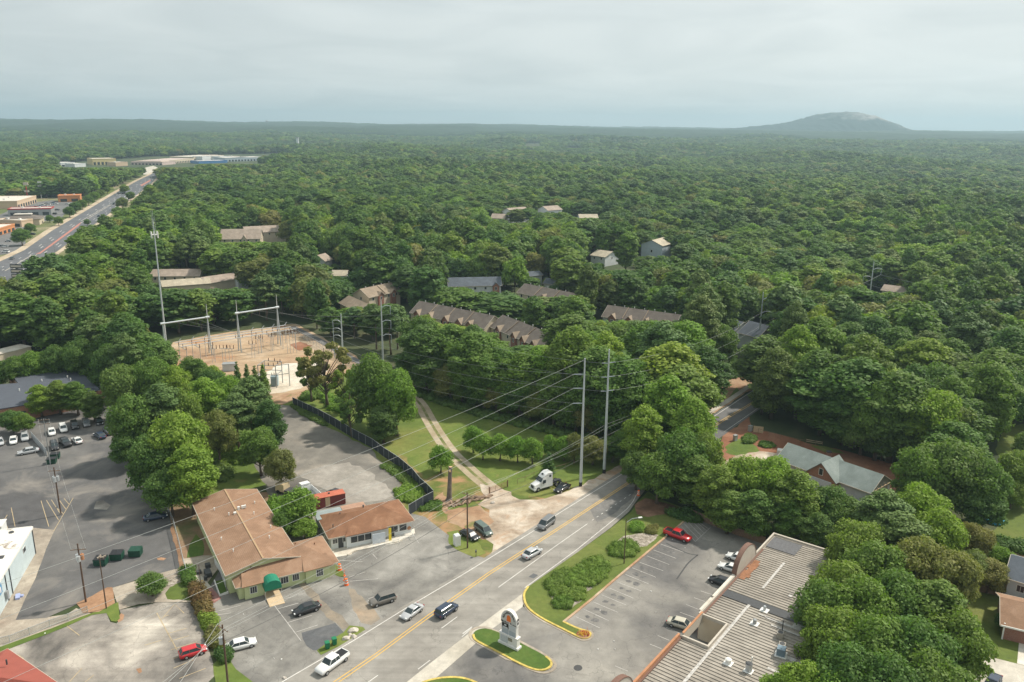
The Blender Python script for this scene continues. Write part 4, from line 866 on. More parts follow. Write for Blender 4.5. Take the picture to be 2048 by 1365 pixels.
def siding(name, col, sc=3.2, dark=.86, direction='Z', var=.08):
    m, nt, b = newmat(name, 0.75, 0.3); p = objco(nt)
    w = nt.nodes.new('ShaderNodeTexWave'); w.bands_direction = direction; w.inputs['Scale'].default_value = sc; nt.links.new(p, w.inputs[0])
    c = mix(nt, 1.0, rampn(nt, noise(nt, p, .5, 5, .6), [(.3, tuple(x * (1 - var) for x in col)), (.7, tuple(x * (1 + var) for x in col))]), rampn(nt, w.outputs[1], [(0, dark), (.25, 1.0)]), 'MULTIPLY')
    nt.links.new(c, b.inputs['Base Color']); return m
def brick(name, c1, c2, mortar, sc=4.0):
    m, nt, b = newmat(name, 0.9, 0.2); t = nt.nodes.new('ShaderNodeTexBrick'); p = objco(nt)
    mp = node(nt, 'ShaderNodeMapping'); nt.links.new(p, mp.inputs[0]); mp.inputs['Rotation'].default_value = (rad(90), 0, 0); nt.links.new(mp.outputs[0], t.inputs[0])
    t.inputs['Color1'].default_value = (*c1, 1); t.inputs['Color2'].default_value = (*c2, 1); t.inputs['Mortar'].default_value = (*mortar, 1); t.inputs['Scale'].default_value = sc
    nt.links.new(t.outputs[0], b.inputs['Base Color']); return m
m_rbrown = shingle("brown_shingle", (0.275, 0.168, 0.108), (0.34, 0.22, 0.148))
m_rrust = shingle("rust_shingle", (0.225, 0.115, 0.066), (0.31, 0.175, 0.105))
m_rtan = shingle("tan_shingle", (0.27, 0.215, 0.160)); m_rtaupe = shingle("taupe_shingle", (0.150, 0.128, 0.110)); m_rpink = shingle("pinkish_shingle", (0.33, 0.27, 0.22))
m_rslate = shingle("slate_shingle", (0.105, 0.12, 0.14)); m_rsage = shingle("sage_shingle", (0.215, 0.25, 0.235), (0.275, 0.31, 0.295)); m_rbeige = shingle("beige_shingle", (0.42, 0.37, 0.28))
m_ridge = plain("ridge_cap", (0.40, 0.27, 0.16), .9); m_metalroof = siding("dark_metal_roof", (0.085, 0.095, 0.115), 1.3, .8, 'X')
m_wgreen = siding("pale_green_siding", (0.52, 0.56, 0.30)); m_wwhite = siding("white_siding", (0.66, 0.68, 0.68)); m_wcream = siding("cream_siding", (0.58, 0.50, 0.38))
m_wgrey = siding("grey_siding", (0.52, 0.54, 0.55)); m_wblue = siding("pale_blue_siding", (0.46, 0.53, 0.58)); m_wmetal = siding("corrugated_wall", (0.55, 0.63, 0.64), 4.0, .8, 'Y')
m_brickr = brick("red_brick", (0.30, 0.12, 0.08), (0.24, 0.09, 0.06), (0.36, 0.30, 0.25)); m_bricko = brick("orange_brick", (0.36, 0.17, 0.10), (0.28, 0.13, 0.08), (0.33, 0.27, 0.22))
m_trim = plain("white_trim", (0.72, 0.71, 0.67), .6); m_trimd = plain("eave_trim", (0.50, 0.45, 0.37), .7); m_tancoping = plain("tan_coping", (0.50, 0.45, 0.38), .8); m_brownband = plain("brown_band", (0.17, 0.095, 0.07), .8)
m_glass, _nt, _b = newmat("dark_glass", 0.08, 0.8); _b.inputs['Base Color'].default_value = (0.025, 0.032, 0.038, 1)
m_orange = plain("orange_band", (0.42, 0.20, 0.10), .8, var=.25, scale=.6); m_steel = plain("galvanised_steel", (0.50, 0.52, 0.53), .45, .35, var=.1); m_grey = plain("grey_metal", (0.33, 0.34, 0.34), .5, .3)
m_dk = plain("dark_grey", (0.06, 0.062, 0.065), .6); m_black2 = plain("black_paint", (0.02, 0.02, 0.022), .5); m_wood = plain("weathered_wood", (0.20, 0.13, 0.085), .95, var=.25); m_tanwood = plain("pale_timber", (0.55, 0.42, 0.27), .9, var=.15)
m_teal = plain("green_canvas", (0.012, 0.19, 0.11), .65, var=.1); m_redroof = siding("red_metal_roof", (0.30, 0.085, 0.062), 2.2, .85, 'X'); m_red = plain("red_paint", (0.42, 0.03, 0.03), .4)
m_wmemb, nt, b = newmat("white_membrane", .8, .3); p = pos(nt)
c = rampn(nt, noise(nt, p, .35, 7, .7, .5), [(.36, (.30, .25, .20)), (.44, (.72, .69, .63)), (.7, (.80, .78, .73))]); nt.links.new(c, b.inputs['Base Color'])

def slab(mb, pts, t=0.14, m=0):
    P = [Vector(p) for p in pts]; n = (P[1] - P[0]).cross(P[2] - P[0]).normalized()
    if n.z < 0: P = P[::-1]; n = -n
    Q = [p - n * t for p in P]; k = len(P)
    mb.add(P + Q, [tuple(range(k)), tuple(range(2 * k - 1, k - 1, -1))] + [((i + 1) % k, i, k + i, k + (i + 1) % k) for i in range(k)], m)
def bld(name, label, cat, A, B, z, group=None, zb=0.0):
    """root at front-left corner; local x runs along the front, y runs inwards. A, B = eave corners in the photograph at height z"""
    a = G(*A, z); b = G(*B, z); L = math.hypot(b.x - a.x, b.y - a.y); ang = math.atan2(b.y - a.y, b.x - a.x)
    root = empty(name, (a.x, a.y, zb), ang, label, cat, group)
    mid = (a + b) / 2; BLD_CLEAR.append((mid.x - math.sin(ang) * 5, mid.y + math.cos(ang) * 5, L * .5 + 3)); return root, L
def gable(root, L, D, he, hr, wall, roof, over=.45, x0=0, y0=0, names=('wall', 'roof'), z0=0):
    mb = MB(); x1, y1, ym = x0 + L, y0 + D, y0 + D / 2
    v = [(x0, y0, z0), (x1, y0, z0), (x1, y1, z0), (x0, y1, z0), (x0, y0, he), (x1, y0, he), (x1, y1, he), (x0, y1, he), (x0, ym, hr - .1), (x1, ym, hr - .1)]
    mb.add(v, [(0, 1, 5, 4), (2, 3, 7, 6), (1, 2, 6, 9, 5), (3, 0, 4, 8, 7)]); mb.build(names[0], wall, root)
    mb = MB(); s = (hr - he) / (D / 2); ze = he - s * over
    slab(mb, [(x0 - over, y0 - over, ze), (x1 + over, y0 - over, ze), (x1 + over, ym, hr), (x0 - over, ym, hr)])
    slab(mb, [(x0 - over, y1 + over, ze), (x1 + over, y1 + over, ze), (x1 + over, ym, hr), (x0 - over, ym, hr)])
    tb_ = MB()
    for y_, s_ in ((y0 - over, -1), (y1 + over, 1)): tb_.beam((x0 - over, y_ + s_ * .04, ze - .10), (x1 + over, y_ + s_ * .04, ze - .10), .09, .17)
    for x_ in (x0 - over - .04, x1 + over + .04):
        for y_ in (y0 - over, y1 + over): tb_.beam((x_, y_, ze - .08), (x_, ym, hr - .08), .08, .17)
    tb_.build('fascia', m_trimd, root)
    return mb.build(names[1], roof, root)
def hip(root, L, D, he, hr, wall, roof, over=.5, x0=0, y0=0, inset=None, names=('wall', 'roof')):
    inset = D / 2 if inset is None else inset
    mb = MB(); mb.prism([(x0, y0), (x0 + L, y0), (x0 + L, y0 + D), (x0, y0 + D)], 0, he, bottom=False); mb.build(names[0], wall, root)
    X0, X1, Y0, Y1 = x0 - over, x0 + L + over, y0 - over, y0 + D + over; ym = y0 + D / 2; ze = he - .08
    A, B, C_, D_ = (X0, Y0, ze), (X1, Y0, ze), (X1, Y1, ze), (X0, Y1, ze); E, F_ = (x0 + inset, ym, hr), (x0 + L - inset, ym, hr)
    mb = MB(); mb.add([A, B, C_, D_, E, F_, (X0, Y0, ze - .16), (X1, Y0, ze - .16), (X1, Y1, ze - .16), (X0, Y1, ze - .16)],
                      [(0, 1, 5, 4), (1, 2, 5), (2, 3, 4, 5), (3, 0, 4), (0, 6, 7, 1), (1, 7, 8, 2), (2, 8, 9, 3), (3, 9, 6, 0), (9, 8, 7, 6)])
    tb_ = MB(); pt_ = [(X0, Y0), (X1, Y0), (X1, Y1), (X0, Y1)]
    for i_ in range(4): tb_.beam((*pt_[i_], ze - .09), (*pt_[(i_ + 1) % 4], ze - .09), .14, .15)
    tb_.build('fascia', m_trimd, root)
    return mb.build(names[1], roof, root)
def win(root, x, y, z, w, h, side='f', bars=2, frame=None, name='window'):
    """window on the front (y = const, facing -y), left end (facing -x) or right end (facing +x)"""
    fr = frame or m_trim; mb = MB(); gb = MB(); t = .06
    def B(m_, u, zz, du, dz, dep, off):
        if side == 'f': m_.box((x + u, y - off - dep / 2, zz), (du, dep, dz))
        elif side == 'l': m_.box((x - off - dep / 2, y + u, zz), (dep, du, dz))
        else: m_.box((x + off + dep / 2, y + u, zz), (dep, du, dz))
    for u in (-w / 2 - .04, w / 2 + .04): B(mb, u, z - h / 2 - .08, .09, h + .16, t, 0)
    for zz in (z - h / 2 - .08, z + h / 2): B(mb, 0, zz, w, .08, t, 0)
    for i in range(1, bars): B(mb, -w / 2 + w * i / bars, z - h / 2, .05, h, .05, .0)
    o = mb.build(name, fr, root); B(gb, 0, z - h / 2, w, h, .03, 0); gb.build('pane', m_glass, o); return o
def door(root, x, y, z0=0.0, w=1.0, h=2.1, mat=None, side='f'):
    mb = MB(); (mb.box((x, y - .03, z0), (w, .06, h)) if side == 'f' else mb.box((x + .03, y, z0), (.06, w, h)))
    o = mb.build('door', mat or m_dk, root); hb = MB(); (hb.box((x + w * .38, y - .09, z0 + 1.0), (.06, .06, .12)) if side == 'f' else hb.box((x + .09, y + w * .38, z0 + 1), (.06, .06, .12))); hb.build('handle', m_steel, o); return o
def vent(mb, x, y, z, h=.5, r=.09): mb.cyl((x, y, z - .3), (x, y, z + h), r, r, 8); mb.cyl((x, y, z + h), (x, y, z + h + .08), r * 1.6, r * 1.3, 8)

# ---- long green hall with a lower hipped front
root, L = bld('green_hall', 'long pale green building with a brown gabled roof and a hipped front wing', 'building', q1('d', 390, 760), q1('d', 910, 520), 4.2)
LH = 12.2
root.rotation_euler.z = rad(31.0)
gable(root, 31.2, LH, 4.1, 5.5, m_wgreen, m_rbrown, .5, 0, 0)
for ch in [c for c in C.objects if c.parent == root]:          # the ridge runs away from the front
    ch.rotation_euler = (0, 0, math.pi / 2); ch.location = (LH, 0, 0); ch.matrix_parent_inverse.identity()
root.rotation_euler.z -= 0.0
mb = MB(); mb.beam((LH / 2, -.5, 5.53), (LH / 2, 31.6, 5.53), .30, .06); mb.build('ridge_cap', m_ridge, root)
mb = MB()
for x, y in ((2.3, 6), (1.4, 12), (4.5, 20), (2.6, 24.5), (9.2, 7.5), (10.6, 12), (9.0, 18.5), (10.4, 23.8)): vent(mb, x, y, 4.1 + 1.4 * (1 - abs(x - LH / 2) / (LH / 2)))
mb.build('roof_vent', m_trim, root)
mb = MB(); mb.box((5.6, 19.6, 5.0), (.5, .5, .7)); mb.box((6.6, 20.8, 5.2), (.45, .45, .9)); mb.box((7.7, 21.4, 5.3), (.9, .35, .55)); mb.build('roof_unit', m_trim, root)
for y in (7.5, 14.0, 16.5, 24.5): win(root, 0, y, 2.2, .9, 1.3, 'l')
mb = MB(); mb.box((-2.1, 8.2, 0), (1.1, 2.0, .9)); mb.box((-1.6, 11.0, 0), (.9, .9, .8)); mb.box((-3.4, 9.6, 0), (.8, .8, .6)); mb.cyl((-2.8, 6.6, 0), (-2.8, 6.6, .9), .3, .3, 10); tag(mb.build('yard_clutter', m_dk), 'dark pile of yard clutter on the patio beside the green hall', 'clutter')
bpy.context.view_layer.update(); o = C.objects['yard_clutter']; o.location = root.location; o.rotation_euler = root.rotation_euler
rootF, LF = bld('front_wing', 'x', 'building', q1('d', 455, 880), q1('d', 1255, 675), 2.9)
loc, rotz = rootF.location.copy(), rootF.rotation_euler.z
C.objects.unlink(rootF); bpy.data.objects.remove(rootF)
wing = bpy.data.objects.new('front_wing', None)
def rel(parent, pt, ang):
    d = Vector((pt[0] - parent.location.x, pt[1] - parent.location.y)); c_, s_ = math.cos(-parent.rotation_euler.z), math.sin(-parent.rotation_euler.z)
    return (d.x * c_ - d.y * s_, d.x * s_ + d.y * c_, 0), ang - parent.rotation_euler.z
def wing_mesh(o, lo, ang): o.location = lo; o.rotation_euler = (0, 0, ang)
lo, an = rel(root, (loc.x, loc.y), rotz)
before = set(C.objects)
class _R: pass
hip(root, 17.2, 9.9, 2.85, 4.75, m_wgreen, m_rbrown, .55, .5, .5, 4.4, ('front_wall', 'front_roof'))
mb = MB(); mb.box((3.2, .62, 0), (3.6, 1.3, 2.75)); mb.box((14.3, .60, 0), (4.4, 1.3, 2.75)); mb.build('front_bay', m_wgreen, root)
mb = MB(); slab(mb, [(.9, -.62, 2.86), (5.6, -.62, 2.86), (5.1, 2.6, 3.75), (1.5, 2.6, 3.75)], .12); slab(mb, [(11.6, -.62, 2.86), (17.2, -.62, 2.86), (16.6, 2.6, 3.75), (12.2, 2.6, 3.75)], .12); mb.build('bay_roof', m_rbrown, root)
win(root, 2.9, -.03, 1.6, 1.1, 1.2, bars=3); win(root, 14.6, -.05, 1.6, 1.15, 1.25, bars=3); win(root, 8.4, .5, 1.6, 1.3, 1.2, bars=3); win(root, 10.4, .5, 1.6, 1.1, 1.2, bars=3)
door(root, 5.9, .5, .15, 1.2, 2.1, m_dk)
aw = MB(); n = 10; A = []; B_ = []
for i in range(n + 1):
    t = math.pi * i / n; A.append((5.9 - 1.45 * math.cos(t), -1.9, 2.25 + 1.25 * math.sin(t))); B_.append((5.9 - 1.45 * math.cos(t), .5, 2.25 + 1.35 * math.sin(t)))
aw.add(A + B_, [(i, i + 1, n + 2 + i, n + 1 + i) for i in range(n)] + [tuple(range(n, -1, -1))]); aw.box((4.47, -.7, 1.75), (.04, 2.4, .52)); aw.box((7.33, -.7, 1.75), (.04, 2.4, .52)); aw.box((5.9, -1.9, 1.75), (2.9, .04, .52)); aw.build('awning', m_teal, root)
mb = MB(); mb.beam((4.5, -1.85, 0), (4.5, -1.85, 1.9), .07); mb.beam((7.3, -1.85, 0), (7.3, -1.85, 1.9), .07); mb.build('awning_post', m_steel, root)
mb = MB(); mb.add([(4.6, -2.0, .34), (7.2, -2.0, .34), (7.2, .45, .36), (4.6, .45, .36), (4.6, -4.3, .12), (7.2, -4.3, .12), (4.6, -4.3, 0), (7.2, -4.3, 0), (4.6, .45, 0), (7.2, .45, 0)], [(0, 1, 2, 3), (4, 5, 1, 0), (6, 7, 5, 4), (6, 4, 0, 3, 8), (7, 9, 2, 1, 5)]); mb.build('ramp', m_tanwood, root)
mb = MB(); vent(mb, 3.3, 3.2, 3.7); vent(mb, 15.6, 6.4, 3.6); vent(mb, 12.5, 8.5, 3.4); mb.build('roof_vent', m_rrust, root)
for nm in ('front_wall', 'front_roof', 'front_bay', 'bay_roof', 'awning', 'awning_post', 'ramp'): pass
for o in C.objects:
    if o not in before and o.parent == root and o.type == 'MESH': wing_mesh(o, lo, an)
mb = MB(); mb.cyl((0, 0, 0), (0, 0, .5), .04); mb.cyl((0, 0, .5), (-.15, -.1, .62), .42, .48, 14); o = mb.build('satellite_dish', m_trim); g = G(*q1('d', 420, 785), 3.1); o.location = g + Vector((0, 0, -.1)); tag(o, 'white satellite dish on the front corner of the green hall roof', 'satellite dish')
mb = MB(); P_ = rw(q('d', (285, 690), (330, 760), (375, 880))); strip_mb(mb, P_, .08, 0.06, h=1.3); tag(mb.build('banner_fence', m_trim), 'low white banner fence on the patio beside the green hall', 'fence')
mb = MB(); P_ = rw(q('d', (282, 835), (325, 955), (395, 930))); strip_mb(mb, P_, .18, 0.06, h=.4); tag(mb.build('bed_edging', m_trim), 'white edging round the little grass bed by the green hall', 'edging')
sheet("grass_bed", q('d', (290, 835), (350, 820), (385, 925), (328, 945)), 0.11, m_island, .05)

# ---- white shop with rust hipped roof
root, L = bld('white_shop', 'low white shop with a rust brown hipped roof and shop windows', 'building', q1('d', 1215, 475), q1('d', 1905, 330), 3.0)
hip(root, 16.4, 9.6, 2.9, 4.7, m_wwhite, m_rrust, .55, .5, .5, 4.6)
mb = MB(); slab(mb, [(3.0, -.75, 2.9), (11.6, -.75, 2.9), (9.5, 3.6, 3.95), (5.4, 3.6, 3.95)], .14); mb.build('porch_roof', m_rrust, root)
mb = MB(); slab(mb, [(-.4, 8.0, 3.05), (5.2, 8.2, 3.05), (5.2, 12.0, 3.0), (-.4, 12.0, 3.0)], .2); mb.build('flat_roof', plain("grey_membrane", (0.27, 0.31, 0.31), .7, var=.2, scale=.5), root)
mb = MB(); mb.prism([(0, 10.1), (5, 10.1), (5, 11.8), (0, 11.8)], 0, 2.8, bottom=False); mb.build('annex', m_wwhite, root)
mb = MB(); mb.box((7.1, .2, 0), (7.4, .7, 2.7)); mb.build('shop_front', m_wwhite, root)
for x, w in ((4.9, 1.3), (6.3, 1.3), (7.7, 1.3)): win(root, x, -.15, 1.6, w, 1.3, bars=1, name='shop_window')
win(root, 1.3, .5, 1.7, .9, .9, bars=2); door(root, 2.4, .5, .1, 1.0, 2.1, m_dk); win(root, 3.1, .5, 1.7, .5, .9, bars=1)
win(root, 15.1, .5, 1.6, 1.5, 1.3, bars=1, name='shop_window'); win(root, 13.6, .5, 1.6, .8, 1.3, bars=1, name='shop_window'); door(root, 12.7, .5, .1, 1.1, 2.15, m_dk)
mb = MB(); vent(mb, 3.9, 6.5, 4.0, .4); vent(mb, 9.2, 8.4, 3.5, .6, .14); vent(mb, 1.6, 3.0, 3.5); mb.build('roof_vent', m_dk, root)
def place_like(o, root): o.location = root.location; o.rotation_euler = root.rotation_euler
mb = MB(); mb.box((9.6, -1.15, .25), (2.6, .08, 2.1)); mb.box((8.4, -1.15, 0), (.08, .08, .3)); mb.box((10.8, -1.15, 0), (.08, .08, .3)); o = mb.build('notice_board', plain("pale_board", (.62, .66, .70), .6)); place_like(o, root); tag(o, 'large blank pale board standing on the shop porch', 'board')
mb = MB(); mb.box((11.95, -.9, .1), (.55, .1, 2.7)); o = mb.build('banner', plain("yellow_sign", (.75, .58, .03), .5)); place_like(o, root); tag(o, 'tall narrow yellow banner beside the shop door', 'banner')
mb = MB()
for i in range(5): mb.box((12.0 + i * 1.1, -2.6, .1), (.07, .07, .95))
mb.beam((12, -2.6, 1.0), (16.4, -2.6, 1.0), .06); mb.beam((16.4, -2.6, 1.0), (16.4, -.2, 1.0), .06); mb.box((16.4, -1.4, .1), (.07, .07, .95)); o = mb.build('railing', m_trim); place_like(o, root); tag(o, 'white railing along the end of the shop porch', 'railing')
mb = MB(); mb.cyl((16.2, -.12, 1.5), (16.2, -.2, 1.5), .42, .42, 16); o = mb.build('round_sign', m_orange); place_like(o, root); tag(o, 'round orange sign hung at the right end of the shop front', 'sign')
# containers and lean-to behind the shop
A_ = G(*q1('d', 1050, 262), 0); B2 = G(*q1('d', 1355, 200), 0); ang = math.atan2(B2.y - A_.y, B2.x - A_.x)
root = empty('shipping_container', (A_.x, A_.y, 0.06), ang, 'rust red storage container behind the white shop', 'container'); Lc = (B2 - A_).length
mb = MB(); mb.box((Lc / 2, 1.2, .12), (Lc, 2.4, 2.35)); mb.build('body', siding("container_red", (0.20, 0.05, 0.045), 5, .8, 'X'), root)
mb = MB(); mb.box((Lc / 2, 1.2, 2.48), (Lc + .1, 2.5, .10)); mb.build('roof', plain("orange_red_paint", (.46, .13, .075), .6, var=.2, scale=.7), root)
mb = MB(); mb.box((Lc * .52, -.03, .3), (1.0, .06, 2.1)); mb.build('door', m_tanwood, root)
mb = MB(); mb.box((Lc * .6, 1.3, 2.58), (.35, .35, .25)); mb.build('vent', m_dk, root)
A_ = G(*q1('d', 1335, 250), 2.3)
root = empty('timber_shed', (A_.x, A_.y, .06), ang, 'small timber shed with a flat brown roof behind the shop', 'shed')
mb = MB(); mb.box((2.4, 1.0, 0), (4.6, 2.0, 2.1)); mb.build('wall', m_wood, root); mb = MB(); mb.box((2.4, 1.0, 2.1), (5.0, 2.4, .12)); mb.build('roof', plain("brown_boards", (.38, .23, .16), .9, var=.2, scale=1.2), root)
mb = MB(); P_ = rw(q('d', (1030, 318), (1090, 300), (1180, 275), (1290, 245), (1350, 235))); strip_mb(mb, P_, .25, .06, h=.5); tag(mb.build('low_wall', m_concw), 'low pale wall between the container and the shop', 'wall')
mb = MB(); P_ = rw(q('d', (1140, 540), (1220, 515))); strip_mb(mb, P_, .1, .06, h=1.8); tag(mb.build('gate', m_tancoping), 'tall cream gate between the shop and the green hall', 'gate')

# ---- mall roof, bottom right
a = G(*q1('r', 1375, 110), 4.8); b_ = G(*q1('r', 750, 780), 4.8); MA = math.atan2(b_.y - a.y, b_.x - a.x)
root = empty('shopping_arcade', (a.x, a.y, 0), MA, 'long shopping arcade with a ribbed grey roof and round arched parapets', 'building')
LM, DMa, HMa = 72.0, 19.0, 4.3
m_rib = surface("ribbed_metal", (0.33, 0.295, 0.25), (0.26, 0.232, 0.195), (0.40, 0.365, 0.315), .05, .5, 6, patches=[((.16, .15, .145), .09, .64, .76)], streak=(MA + math.pi / 2, .8, .12), rough=.7)
def mp(P): return P
mb = MB(); mb.prism([(0, .0), (33.4, .0), (33.4, 4.6), (40.6, 4.6), (40.6, 0), (LM, 0), (LM, DMa), (0, DMa)], 0, HMa, bottom=False); mb.build('wall', m_brickr, root)
mb = MB(); mb.prism([(.25, .35), (33.2, .35), (33.2, 4.9), (40.8, 4.9), (40.8, .35), (LM - .2, .35), (LM - .2, DMa - .2), (.25, DMa - .2)], HMa + .02, HMa + .12, bottom=False); mb.build('roof', m_rib, root)
mb = MB(); x = .6
while x < LM - .4:
    y0 = 5.1 if 33.0 < x < 41.0 else .6
    mb.box((x, (y0 + DMa - .3) / 2, HMa + .12), (.13, DMa - .3 - y0, .11)); x += .74
mb.build('roof_rib', m_rib, root)
mb = MB(); mb.box((48.9, 5.35, HMa + .235), (46.2, .45, .03)); mb.build('ridge_strip', plain("white_coating", (.46, .44, .41), .8, var=.5, scale=2.2), root)
bpy.data.objects[C.objects[-1].name]
mb = MB(); mb.box((14.4, 5.3, HMa + .24), (10.5, .42, .02)); mb.build('ridge_strip', MATS['white_coating'], root)
mb = MB(); mb.box((24.9, 8.2, HMa + .232), (2.1, 15.0, .03)); mb.build('roof_patch', m_dk, root)
mb = MB(); mb.box((3.2, 3.2, HMa + .232), (4.4, 5.4, .02)); mb.build('roof_patch', plain("grimy_coating", (.12, .12, .125), .8, var=.3), root)
mb = MB()
for (x, y, dx, dy) in ((27.5, 11.5, .5, 5.5), (29, 12.4, .35, 4.5), (27.3, 9.2, .3, 3.4), (26.7, 14.2, 1.2, 2.6), (35.4, 15.5, 1.0, 1.4), (39.5, 15.0, .5, 3.0), (19, 9.8, .6, .6), (20.4, 12.4, .5, 1.0), (5.8, 10.5, .3, .3), (6.6, 11.3, .4, .4)): mb.box((x, y, HMa + .236), (dx, dy, .02))
mb.build('coating_patch', MATS['white_coating'], root)
# parapets
mb = MB(); mb.box((16.8, .13, HMa), (33.6, .30, .62)); mb.box((33.42, 2.45, HMa), (.3, 4.3, .6)); mb.box((37, 4.72, HMa), (7.4, .3, .55)); mb.box((40.6, 2.45, HMa), (.3, 4.3, .6)); mb.build('parapet', m_tancoping, root)
mb = MB(); mb.box((33.37, 2.3, .1), (.1, 4.5, HMa - .2)); mb.box((37, 4.55, .1), (7.1, .1, HMa - .2)); mb.box((40.63, 2.3, .1), (.1, 4.5, HMa - .2)); mb.build('court_wall', m_wcream, root)
mb = MB(); mb.box((0, DMa / 2, HMa), (.35, DMa, .5)); mb.box((-.05, 9, HMa - .35), (.3, 18, .3)); mb.build('parapet', m_tancoping, root)
mb = MB(); mb.box((20, .5, HMa + .12), (26.5, .35, .12)); mb.build('gutter', m_brownband, root)
mb = MB(); mb.box((48.4, .1, HMa), (15.2, .34, .85)); mb.build('parapet', m_orange, root)
mb = MB(); mb.box((48.4, .42, HMa + .1), (15.2, .3, .25)); mb.build('gutter', m_brownband, root)
mb = MB(); mb.box((36.9, .55, HMa - .9), (7.0, .3, 1.75)); mb.build('hanging_sign_beam', m_tancoping, root); mb = MB(); mb.box((36.9, .55, HMa + .86), (7.0, .34, .08)); mb.build('beam_coping', m_orange, root)
for s in (0,):
    mb = MB(); mb.box((30.6, -.12, HMa - .02), (4.4, .42, .72)); mb.box((23, -.12, HMa - .02), (9.5, .42, .68)); mb.build('coping', m_concw, root)
def arch(xc, r, wd=.75):
    n = 18; mb = MB(); P = [(xc - r * math.cos(math.pi * i / n), HMa + .5 + r * .78 * math.sin(math.pi * i / n)) for i in range(n + 1)]
    P = [(xc - r, HMa - 1.2)] + P + [(xc + r, HMa - 1.2)]; k = len(P)
    mb.add([(x_, -.42, z_) for x_, z_ in P] + [(x_, .32, z_) for x_, z_ in P], [tuple(range(k - 1, -1, -1)), tuple(range(k, 2 * k))] + [(i, i + 1, k + i + 1, k + i) for i in range(k - 1)])
    o = mb.build('arch_parapet', siding("arch_panel", (.50, .46, .40), 3.0, .82, 'X'), root)
    mb = MB()
    for i in range(1, k - 2): mb.beam((P[i][0], -.05, P[i][1] + .02), (P[i + 1][0], -.05, P[i + 1][1] + .02), .86, .13)
    mb.build('coping', m_brownband, o)
arch(14.6, 4.6); arch(60.0, 4.4)
mb = MB()
for i in range(7): mb.box((12 + i * 1.1, 1.25 + .15 * (i % 2), HMa + .13), (1.1, 1.0 + .3 * (i % 3), .12))
mb.build('rust_stain', plain("rusty_gravel", (.27, .13, .07), .95, var=.3, scale=1.5), root)
m_cond = plain("condenser", (.36, .33, .28), .6)
def condenser(x, y, s=1.0):
    r = empty('rooftop_condenser', root.matrix_basis @ Vector((x, y, HMa + .24)), MA + .2, None, 'condenser', 'condensers on the arcade roof'); mb = MB(); mb.box((0, 0, 0), (.95 * s, .95 * s, .95 * s)); mb.build('cabinet', m_cond, r)
    mb = MB(); mb.cyl((0, 0, .95 * s), (0, 0, .99 * s), .40 * s, .40 * s, 16); mb.build('fan', m_dk, r); return r
bpy.context.view_layer.update()
root_m = root.matrix_world.copy(); root.matrix_basis = root_m
for (x, y, l) in ((1.7, 11.0, 'condenser at the far corner of the arcade roof'), (31.3, 12.4, 'condenser beside the tall flue on the arcade roof'), (33.9, 13.6, 'condenser behind the blue grey unit on the arcade roof')): condenser(x, y)['label'] = 'small tan box ' + l
r = empty('rooftop_unit', root.matrix_basis @ Vector((35.4, 14.0, HMa + .24)), MA + .2, 'blue grey air conditioning unit on a white base, arcade roof', 'rooftop unit')
mb = MB(); mb.box((0, 0, 0), (1.7, 1.7, .12)); mb.build('base', m_trim, r); mb = MB(); mb.box((0, 0, .12), (1.2, 1.2, 1.15)); mb.build('cabinet', plain("blue_grey_metal", (.17, .24, .29), .5), r)
for (x, y, h, rr_, l, mt) in ((42.1, 8.6, .7, .42, 'short mushroom vent with pale square flashing on the arcade roof', m_trim), (41.9, 11.6, 1.25, .48, 'tall white cylindrical vent with black cap on the arcade roof', m_steel),
                              (30.3, 8.0, .7, .3, 'dented grey vent near the middle of the arcade roof', m_grey), (25.8, 7.9, .7, .22, 'small vent on the black strip of the arcade roof', m_steel)):
    r = empty('roof_vent', root.matrix_basis @ Vector((x, y, HMa + .24)), MA, l, 'vent'); mb = MB(); mb.box((0, 0, 0), (1.3, 1.3, .05)); mb.build('flashing', m_trim, r); mb = MB(); mb.cyl((0, 0, .05), (0, 0, h), rr_, rr_, 14); mb.build('pipe', mt, r); mb = MB(); mb.cyl((0, 0, h), (0, 0, h + .12), rr_ * 1.15, rr_ * .7, 14); mb.build('cap', m_dk if h > 1 else mt, r)
r = empty('flue', root.matrix_basis @ Vector((29.8, 12.2, HMa + .24)), MA, 'thin tall grey flue pipe on the arcade roof', 'flue'); mb = MB(); mb.cyl((0, 0, 0), (0, 0, 2.1), .08, .08, 8); mb.build('pipe', m_dk, r)
r = empty('flue', root.matrix_basis @ Vector((39.6, 11.2, HMa + .24)), MA, 'low white capped pipe between two round vents on the arcade roof', 'flue'); mb = MB(); mb.cyl((0, 0, 0), (0, 0, .8), .12, .12, 8); mb.build('pipe', m_trim, r)

# ---- white warehouse, left
a = G(*q1('w', 430, 105), 5.5); b_ = G(*q1('w', 0, 800), 5.5); WA = math.atan2(b_.y - a.y, b_.x - a.x)
root = empty('warehouse', (a.x, a.y, 0), WA, 'pale metal warehouse with a stained white flat roof at the left edge', 'warehouse')
mb = MB(); mb.prism([(0, 0), (34, 0), (34, -40), (0, -40)], 0, 5.4, bottom=False); mb.build('wall', siding("corrugated_wall_x", (0.50, 0.58, 0.60), 4.0, .82, 'X'), root)
mb = MB(); mb.prism([(-.15, .15), (34.1, .15), (34.1, -40), (-.15, -40)], 5.41, 5.6, bottom=False); mb.build('roof', m_wmemb, root)
mb = MB(); mb.box((17, .18, 5.25), (34.2, .16, .42)); mb.box((-.2, -20, 5.25), (.16, 40, .42)); mb.build('gutter', m_trim, root)
mb = MB()
for x in (.2, 14.2, 16.4): mb.beam((x, .1, 0), (x, .1, 5.2), .12)
mb.build('downpipe', m_dk, root)
